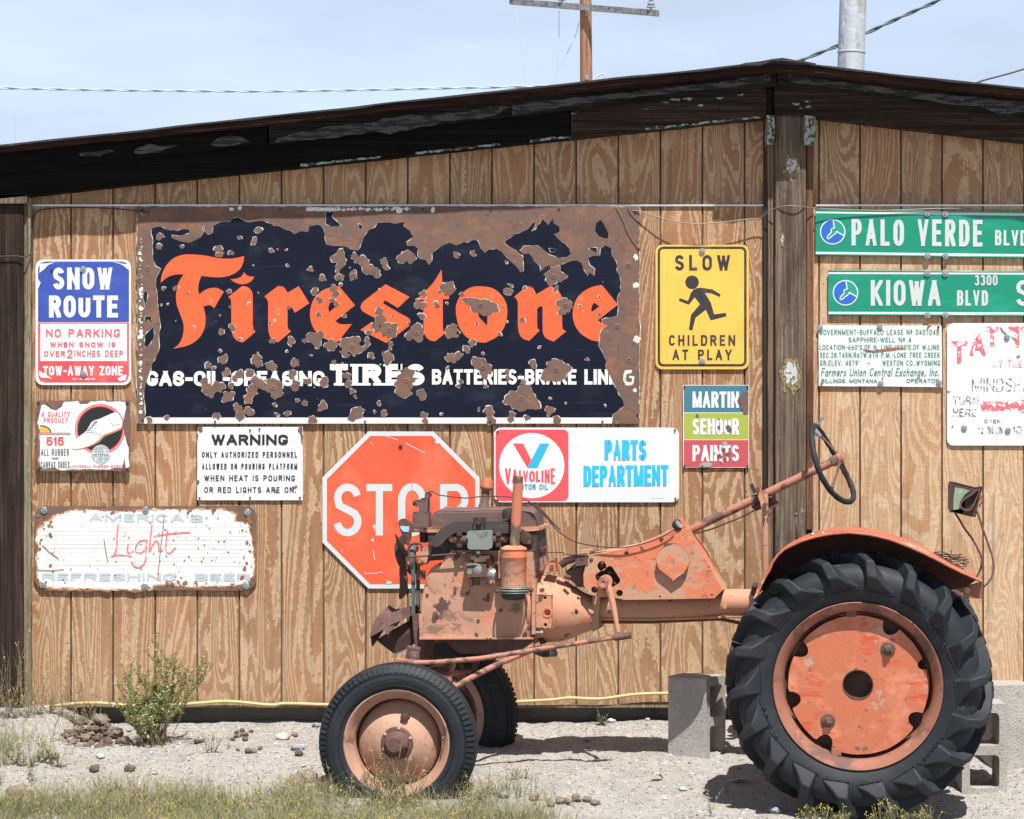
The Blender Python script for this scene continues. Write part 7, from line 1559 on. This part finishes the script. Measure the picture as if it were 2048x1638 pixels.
for i, (x, y, r) in enumerate(pile):
    px, py = Z6_(x, y); r = r/3.2; g = gp(px, min(py+r*.5, 1516)); d = max(.28, min(.66, .30+(py-1440)/90*.36)); p = P(px, py, d); rr = r/(FPX/(D0-d)); b = MB()
    b.ball(p, rr*random.uniform(.85, 1.35), 9, jit=.55, seed=i*1.7, sq=(1.15, .95, .74), rot=Matrix.Rotation(random.uniform(0, 3), 3, 'Z'))
    tag(b.build('dung_lump', MATS['dung_dry' if i % 2 else 'dung'], None, smooth=70), ('tan' if i % 2 else 'dark')+' brown dung lump '+('at the top' if i < 9 else 'in the middle' if i < 24 else 'at the foot')+' of the heap left of the green bush', 'dung', 'dung lumps heaped beside the bush')
# filler earth under the heap
b = MB(); g = P(205, 1487, .40); b.ball(g+Vector((0, .03, -.115)), .16, 16, jit=.3, seed=3, sq=(1.3, .7, .85)); tag(b.build('dung_heap_base', MATS['dung'], None, smooth=180), 'crumbled brown dung mass under the heap left of the bush', 'dung')
LB = {350: 'dark dung lump lying alone just left of the dung heap', 605: 'round dark dung lump alone in front of the dung heap', 830: 'dark crumbly dung lump on the gravel below the left side of the bush', 1262: 'dark dung lump just right of the bush, larger of a pair', 1292: 'small dark dung lump, right one of the pair beside the bush', 1590: 'larger dark dung lump of the trio below the tight dung cluster', 1625: 'pale dung lump in the middle of the trio below the dung cluster', 1665: 'flat pale dung lump at the right of the trio below the cluster', 1913: 'dark dung lump in front of the blue-grey stone by the front wheel', 1885: 'smooth tan dung lump right of the largest white stone', 1522: 'tiny flat dung crumb below the tight dung cluster', 1192: 'dark dung lump at the top edge of the foreground weeds'}
for x, y, r, m in [(350, 1005, 28, 'dung'), (605, 1085, 33, 'dung'), (830, 1080, 32, 'dung'), (1262, 912, 20, 'dung'), (1292, 905, 15, 'dung'), (1590, 970, 24, 'dung'), (1625, 970, 20, 'dung_dry'), (1665, 955, 16, 'dung_dry'), (1913, 988, 24, 'dung'), (1885, 865, 22, 'dung_dry'), (1522, 962, 12, 'dung_dry'), (1192, 1240, 20, 'dung')]:
    lump('dung_lump', *Z6_(x, y), r/3.2, m, LB[x], 'dung')
for x, y, r in [(1515, 850, 15), (1550, 838, 16), (1515, 875, 18), (1548, 868, 15), (1577, 862, 16), (1570, 890, 18), (1490, 892, 15), (1608, 843, 14)]: lump('dung_lump', *Z6_(x, y), r/3.2, 'dung', 'small dark dung lump in the tight cluster near the shed footing', 'dung', 'small dark dung cluster by the footing')
Z7_ = lambda x, y: (980+x/3.531, 1300+y/3.531)
for x, y, r in [(310, 1040, 38), (500, 1065, 36), (610, 1050, 36), (685, 1060, 30), (735, 1082, 26), (430, 1088, 30), (765, 1085, 18), (560, 1075, 24)]: lump('dung_lump', *Z7_(x, y), r/3.531, 'dung_dry', 'tan dry dung lump at the edge of the weeds right of the front wheel', 'dung', 'tan dung lumps at the weed edge')
for i, (x, y, r) in enumerate([(110, 1215, 60), (165, 1235, 40), (740, 1215, 40), (790, 1250, 55), (850, 1265, 40), (760, 1320, 50), (1035, 1235, 40), (60, 1035, 40), (1960, 1120, 70), (1890, 1150, 55)]): lump('dirt_clod', *Z6_(x, y), r/3.2, 'dung_dry', 'low brown dirt clod half hidden in the foreground weeds', 'dirt clod', 'dirt clods in the weeds', zf=.2)
for x, y, r, m, lb in [(1810, 872, 42, 'stone_pale', 'largest white stone left of the front wheel'), (1908, 942, 38, 'stone_grey', 'flat blue-grey stone below the white one, left of the front wheel'), (2025, 797, 26, 'stone_grey', 'blue-grey stone against the shed footing behind the front wheel'), (645, 1000, 26, 'stone_pale', 'pale rounded stone at the front of the dung heap'), (1943, 1060, 16, 'stone_pale', 'small white stone close to the left of the front tyre'), (825, 832, 18, 'stone_grey', 'small grey stone between the heap and the bush')]:
    lump('stone', *Z6_(x, y), r/3.2, m, lb, 'stone', None, zf=.45, sq=(1.2, .9, .62))
for x, y, r, m, lb in [(1150, 625, 24, 'stone_pale', 'white stone on the open gravel left of the upright block'), (688, 640, 20, 'stone_grey', 'upper of two small grey stones on the gravel behind the front wheel'), (690, 687, 16, 'stone_grey', 'lower of two small grey stones on the gravel behind the front wheel'), (1115, 467, 18, 'stone_pale', 'pale stone at the foot of the wall near the upright block'), (855, 480, 26, 'stone_pale', 'flat pale stone at the wall beside a tiny weed'), (1360, 978, 26, 'stone_pale', 'pale flat stone in the foreground below the block'), (1420, 982, 12, 'stone_red', 'small reddish stone in the foreground below the block'), (2010, 1125, 50, 'stone_grey', 'dark grey stone in the shadow in front of the rear tyre'), (100, 1015, 42, 'stone_grey', 'blue-grey stone lying at the edge of the weeds'), (572, 1090, 16, 'stone_grey', 'small grey stone among the tan dung lumps')]:
    lump('stone', *Z7_(x, y), r/3.531, m, lb, 'stone', None, zf=.4, sq=(1.2, .9, .6))
mat('bark', (.42, .33, .26), [((.2, .14, .11), (20, 20, 20), .55, .1, 4)], .9, bump=(60, .004))
def chip(px, py, L, w_, ang_, label, h=.02):
    g = gp(px, py); b = MB(); M3 = Matrix.Rotation(R(ang_), 3, 'Z'); vs = []; n = 8
    for i in range(n+1):
        f = i/n; x = (f-.5)*L; ww = w_*math.sin(math.pi*min(.93, max(.12, f)))*(1+.3*noise.noise(Vector((f*5, px, 1)))); z = h*math.sin(f*3)+.004
        for s_, zz in ((-1, 0), (0, .006), (1, 0)): vs.append(g+M3 @ Vector((x, s_*ww/2, z+zz)))
    top = list(vs); vs += [p-Vector((0, 0, .004)) for p in top]; N_ = len(top)
    fs = [(i*3+j, i*3+j+1, i*3+j+4, i*3+j+3) for i in range(n) for j in range(2)]; fs += [tuple(k+N_ for k in reversed(f)) for f in fs]
    b.add(vs, fs); tag(b.build('bark_chip', MATS['bark'], None), label, 'bark')
chip(*Z7_(1178, 925), .065, .035, 30, 'curled pale bark chip on the gravel in front of the upright block', .03)
chip(*Z7_(1770, 935), .13, .03, 4, 'long brown bark strip in the rear tyre shadow', .008)
chip(*Z7_(407, 672), .03, .015, 0, 'tiny rusty bark flake behind the front wheel'); chip(*Z6_(980, 1122), .05, .015, 10, 'thin brown bark flake below the bush')
# loose gravel
random.seed(21); b = MB()
def pebble(b, p, r):
    a = random.uniform(0, 6.3); vs = []; h = r*random.uniform(.35, .7)
    for i in range(5): q = a+i*1.2566; k = r*random.uniform(.7, 1.2); vs.append(p+Vector((k*math.cos(q), k*math.sin(q), -.001)))
    vs += [p+(v-p)*.6+Vector((0, 0, h)) for v in vs[:5]]
    b.add(vs, [(5, 6, 7, 8, 9)]+[(i, (i+1) % 5, 5+(i+1) % 5, 5+i) for i in range(5)])
for m_, nm, cnt, rs in (('stone_pale', 'gravel_pale', 3800, (.0018, .0065)), ('stone_grey', 'gravel_grey', 4200, (.0018, .006)), ('dung_dry', 'gravel_brown', 3600, (.0018, .0065))):
    b = MB()
    for i in range(cnt):
        x, y = random.uniform(-2.7, 2.7), -random.uniform(.02, 1.9); pebble(b, Vector((x, y, gz(x, y))), random.uniform(*rs)*(1.8 if random.random() < .05 else 1))
    tag(b.build(nm, MATS[m_], None), 'loose small %s gravel scattered over the yard' % nm.split('_')[1], 'gravel', kind='stuff')

# ------------------------------------------------------------------ plants
def leafmat(name, a, b_, dry=None):
    t = NT(name); c = t.mix(t.rng(t.noise(t.co, 14, 3, .6), .35, .65), a, b_)
    if dry: c = t.mix(t.rng(t.noise(t.co, 5, 3, .6), .48, .6), c, dry)
    tr = t.n('ShaderNodeBsdfTranslucent', {'Color': c}); ms = t.n('ShaderNodeMixShader', {0: .25, 1: t.b.outputs[0], 2: tr.outputs[0]})
    t.t.links.new(ms.outputs[0], t.out.inputs[0]); return t.done(c, .6, spec=.25)
GREEN = leafmat('weed_green', (.17, .215, .085), (.25, .28, .12), (.33, .31, .17)); STRAW = leafmat('dry_straw', (.40, .34, .22), (.30, .25, .16)); BUSHL = leafmat('bush_leaf', (.19, .22, .07), (.31, .33, .12)); YEL = leafmat('yellow_petal', (.68, .56, .05), (.60, .52, .08)); STEM = leafmat('stem_brown', (.17, .125, .07), (.24, .19, .11)); mat('seed_fluff', (.62, .62, .58)); mat('leaf_green', (.10, .2, .06), (), .6)
rnd = random.Random(3)
def blade_(b, p, h, lean, w_, seg=3):
    d = Vector((lean[0], lean[1], 0)); s_ = Vector((rnd.uniform(-1, 1), rnd.uniform(-.6, .6), 0)).normalized()*w_; vs = []
    for i in range(seg+1):
        f = i/seg; c_ = p+Vector((0, 0, h*f*(1-.12*f)))+d*h*f*f; k = (1-f)*.9+.1
        vs += [c_-s_*k, c_+s_*k]
    b.add(vs, [(2*i, 2*i+1, 2*i+3, 2*i+2) for i in range(seg)])
    return vs[-1]
def dens(x, d):
    v = noise.noise(Vector((x*1.6, d*2.2, 3)))*.5+noise.noise(Vector((x*5, d*5, 8)))*.35
    e = sst(1.20, 1.62, d+.10*noise.noise(Vector((x*3, 0, 5))))*(1-sst(-.05, .30, x))
    e = max(e, .10*sst(.2, .5, d)*(1-sst(-2.25, -1.95, x)))
    e = max(e, .75*math.exp(-((x+.52)**2/.06+(d-1.60)**2/.018)))
    e = max(e, .5*math.exp(-((x+.15)**2/.02+(d-1.5)**2/.02)), .45*math.exp(-((x+2.4)**2/.05+(d-.9)**2/.2)))
    return e*max(.06, .50+1.9*v)
g1, g2, g3 = MB(), MB(), MB()
cnt = 0
while cnt < 36000:
    x, d = rnd.uniform(-2.9, .6), rnd.uniform(.15, 2.75)
    if rnd.random() > dens(x, d): continue
    cnt += 1; p = Vector((x, -d, gz(x, -d)-.003)); h = rnd.uniform(.035, .14)*(1+.5*noise.noise(Vector((x*4, d*4, 0))))
    blade_(g1 if rnd.random() < .50 else g2, p, h, (rnd.gauss(0, .55), rnd.gauss(0, .5)), rnd.uniform(.0007, .0016), 2)
def weed(p, h, lean=(0, 0), n=5, fl=.6, leafy=1.0, st=None, lf=None, fw=None):
    "thin branching mustard-like weed"
    st = st if st is not None else g2; lf = lf if lf is not None else g1; fw = fw if fw is not None else g3
    c_ = []
    ph = rnd.uniform(0, 6)
    for k in range(n):
        a = ph+k*2.4; sp_ = rnd.uniform(.15, .6); hh = h*rnd.uniform(.6, 1); d_ = Vector((math.cos(a)*sp_+lean[0], math.sin(a)*sp_*.7+lean[1], 1)).normalized(); q = p.copy(); pts = [q]
        for i in range(4): d_ = (d_+Vector((rnd.gauss(0, .13), rnd.gauss(0, .13), .05))).normalized(); q = q+d_*hh/4; pts.append(q)
        st.tube(pts, [.0013, .0012, .001, .0008, .0005], 3, False)
        for i in range(int(7*leafy)):
            f = rnd.random(); j = min(3, int(f*4)); c0 = pts[j].lerp(pts[j+1], f*4-j); dv_ = Vector((rnd.uniform(-1, 1), rnd.uniform(-1, 1), rnd.uniform(.0, .9))).normalized()*rnd.uniform(.010, .035)*(1.2-f*.6); s_ = dv_.cross(Vector((0, .3, 1))).normalized()*dv_.length*.10
            lf.add([c0, c0+dv_*.5+s_, c0+dv_, c0+dv_*.5-s_], [(0, 1, 2, 3)])
        if rnd.random() < fl:
            for i in range(rnd.randint(2, 5)):
                c0 = pts[-1]+Vector((rnd.gauss(0, .006), rnd.gauss(0, .006), rnd.gauss(0, .005))); r_ = rnd.uniform(.0014, .0029)
                fw.add([c0+Vector((-r_, 0, 0)), c0+Vector((0, -r_, -r_)), c0+Vector((r_, 0, 0)), c0+Vector((0, r_*.5, r_))], [(0, 1, 2, 3)]); fw.add([c0+Vector((0, -r_, r_)), c0+Vector((-r_*.7, 0, -r_*.3)), c0+Vector((0, r_, 0)), c0+Vector((r_*.7, 0, 0))], [(0, 1, 2, 3)])
cnt = 0
while cnt < 900:
    x, d = rnd.uniform(-2.8, .35), rnd.uniform(1.1, 2.5)
    if rnd.random() > dens(x, d): continue
    cnt += 1; weed(Vector((x, -d, gz(x, -d))), rnd.uniform(.06, .15), n=rnd.randint(2, 4), fl=.30)
tag(g1.build('weed_grass', GREEN, None), 'low green weeds and grass covering the foreground around the front wheel', 'grass', kind='stuff')
tag(g2.build('dry_grass', STRAW, None), 'straw-coloured dry grass and stems mixed through the foreground weeds', 'grass', kind='stuff')
tag(g3.build('yellow_blossoms', YEL, None), 'tiny yellow blossoms dotted over the foreground weeds', 'flowers', kind='stuff')
def plant(name, label, specs, cat='weed', group=None, fl=.5, leafy=1.0, st=STRAW, lf=GREEN):
    root = None; S_, L_, F_ = MB(), MB(), MB()
    for px, py, d, h, n, lean in specs:
        p = P(px, py, d); p.z = gz(p.x, p.y); weed(p, h, lean, n, fl, leafy, S_, L_, F_)
    p0 = P(specs[0][0], specs[0][1], specs[0][2]); p0.z = gz(p0.x, p0.y)
    root = thing(name, p0, label, cat, group)
    if S_.v: tag(S_.build('stems', st, root), kind='stuff')
    if L_.v: tag(L_.build('foliage', lf, root), kind='stuff')
    if F_.v: tag(F_.build('blossoms', YEL, root), kind='stuff')
plant('weed_plant', 'tall leafy weed growing in front of the front wheel hub', [(740+i*9, 1600, 1.52+.012*(i % 5), .17+.09*rnd.random()*(1 if i > 3 else .6), 6, (rnd.uniform(-.25, .15), 0)) for i in range(11)]+[(790, 1600, 1.5, .33, 4, (.15, 0)), (760, 1600, 1.5, .29, 4, (-.1, 0))], leafy=2.6, fl=.3)
plant('weed_plant', 'thin upright weed leaning against the left of the front tyre', [(672, 1600, 1.55, .23, 4, (-.1, 0)), (690, 1600, 1.55, .15, 4, (.1, 0)), (660, 1600, 1.55, .12, 5, (0, 0))])
plant('weed_plant', 'spreading weed at the right foot of the front tyre', [(930+i*8, 1590, 1.48+.02*(i % 3), .10+.05*rnd.random(), 5, (.3, 0)) for i in range(6)])
plant('weed_plant', 'green weed with yellow flowers at the left foot of the rear tyre', [(1606+i*12, 1620, 1.97, .07+.06*rnd.random(), 6, (rnd.uniform(-.3, .3), 0)) for i in range(8)], leafy=2.6, fl=.3)
plant('weed_plant', 'weed with curling flower stems at the right foot of the rear tyre', [(1745+i*13, 1620, 1.97, .07+.08*rnd.random(), 6, (rnd.uniform(-.3, .3), 0)) for i in range(10)], leafy=2.2, fl=.5)
plant('weed_plant', 'slender single weed in the gravel left of the rear tyre', [(1421, 1615, 1.72, .14, 3, (.05, 0))], leafy=1.5, fl=.4)
plant('weed_plant', 'small bunch of stalks left of the bottom of the upright block', [(1025+i*14, 1545, 1.15, .06+.05*rnd.random(), 3, (rnd.uniform(-.5, .5), 0)) for i in range(3)], fl=.1)
plant('weed_plant', 'tiny spiky grey-green weed at the shed footing', [(1202, 1436, .05, .09, 2, (0, 0)), (1204, 1436, .05, .05, 4, (0, 0))], leafy=4, fl=0)
plant('dry_weed', 'wispy dry weed in front of the dark left post', [(i*20-6, 1440, .25, .30+.1*rnd.random(), 9, (rnd.uniform(-.3, .3), 0)) for i in range(4)], fl=.25, leafy=2.6, lf=STRAW, cat='weed')
plant('dry_weed', 'pale dry weed standing against the leftmost planks', [(78+i*22, 1430, .20, .22+.16*rnd.random(), 8, (rnd.uniform(-.3, .3), 0)) for i in range(6)], fl=.1, leafy=2.0, lf=STRAW, cat='weed')
plant('dry_weed', 'thin dry stalks rising from the dung heap', [(168, 1500, .5, .30, 2, (0, 0)), (104, 1520, .55, .28, 3, (.05, 0)), (150, 1480, .42, .16, 5, (0, 0))], fl=.1, leafy=1.0, lf=STRAW, cat='weed')
plant('weed_plant', 'green weed clump below the left end of the wall', [(20+i*14, 1540, .9+.03*(i % 4), .08+.09*rnd.random(), 6, (rnd.uniform(-.4, .4), 0)) for i in range(8)], leafy=2.2, fl=.3)
plant('weed_plant', 'small green weed between the bush and the dung cluster', [(415+i*8, 1525, .72, .10, 4, (rnd.uniform(-.3, .3), 0)) for i in range(3)]+[(458, 1505, .65, .10, 3, (0, 0))], fl=.1)
# creosote-like bush
bp_ = P(312, 1508, .52); bp_.z = gz(bp_.x, bp_.y)
bush = thing('green_bush', bp_, 'small green desert bush with white seed tufts against the wall', 'bush')
S_, L_, W_ = MB(), MB(), MB(); rnd = random.Random(12)
def leaf(p):
    for e in (-1, 1):
        L = rnd.uniform(.0045, .0105); d_ = Vector((e*rnd.uniform(.3, 1), rnd.uniform(-.9, .9), rnd.uniform(-.1, .9))).normalized()*L; s_ = d_.cross(Vector((rnd.uniform(-.5, .5), 1, rnd.uniform(-.5, .5)))).normalized()*L*.36
        L_.add([p, p+d_*.5+s_, p+d_, p+d_*.5-s_], [(0, 1, 2, 3)])
def branch(p, d_, L, r, lvl):
    n = 6; pts = [p]; q = p
    for i in range(n):
        d_ = (d_+Vector((rnd.gauss(0, .09), rnd.gauss(0, .09), .05))).normalized(); q = q+d_*L/n; pts.append(q)
    S_.tube(pts, [r*(1-.13*i) for i in range(n+1)], 4, False)
    dl = int(L*135)
    for i in range(dl):
        f = (lvl*.1 if lvl else .30)+rnd.random()*(1-(lvl*.1 if lvl else .30)); j = min(n-1, int(f*n)); leaf(pts[j].lerp(pts[j+1], f*n-j)+Vector((rnd.gauss(0, .004), rnd.gauss(0, .004), 0)))
    if rnd.random() < .25 and lvl: c0 = pts[-2]; W_.ball(c0, .0036, 4)
    if lvl < 2:
        for i in range(6 if lvl == 0 else 3):
            f = rnd.uniform(.25, .95); j = min(n-1, int(f*n)); o = pts[j].lerp(pts[j+1], f*n-j)
            dd = (d_+Vector((rnd.gauss(0, .62), rnd.gauss(0, .5), .1))).normalized(); branch(o, dd, L*rnd.uniform(.22, .42), r*.55, lvl+1)
for i in range(26):
    a = rnd.uniform(-1, 1); tx = a*.60; top = .34 if a < -.5 else (.40 if a < .1 else .46); L = top*rnd.uniform(.72, 1.0)*(1-.28*abs(a-.3)**2)
    branch(bp_+Vector((rnd.gauss(0, .045), rnd.gauss(0, .03), 0)), Vector((tx*1.25+rnd.gauss(0, .10), rnd.gauss(0, .30), 1)).normalized(), L*.76, .0032, 0)
for tx, L in ((.30, .49), (.34, .47), (.26, .48), (-.04, .43), (.50, .44), (-.10, .40), (-.48, .36), (.28, .46), (-.56, .32), (.52, .38)): branch(bp_, Vector((tx*1.15, rnd.gauss(0, .12), 1)).normalized(), L*.88, .003, 0)
tag(S_.build('branches', STEM, bush), kind='stuff'); tag(L_.build('foliage', BUSHL, bush), kind='stuff'); tag(W_.build('seed_tufts', MATS['seed_fluff'], bush), kind='stuff')
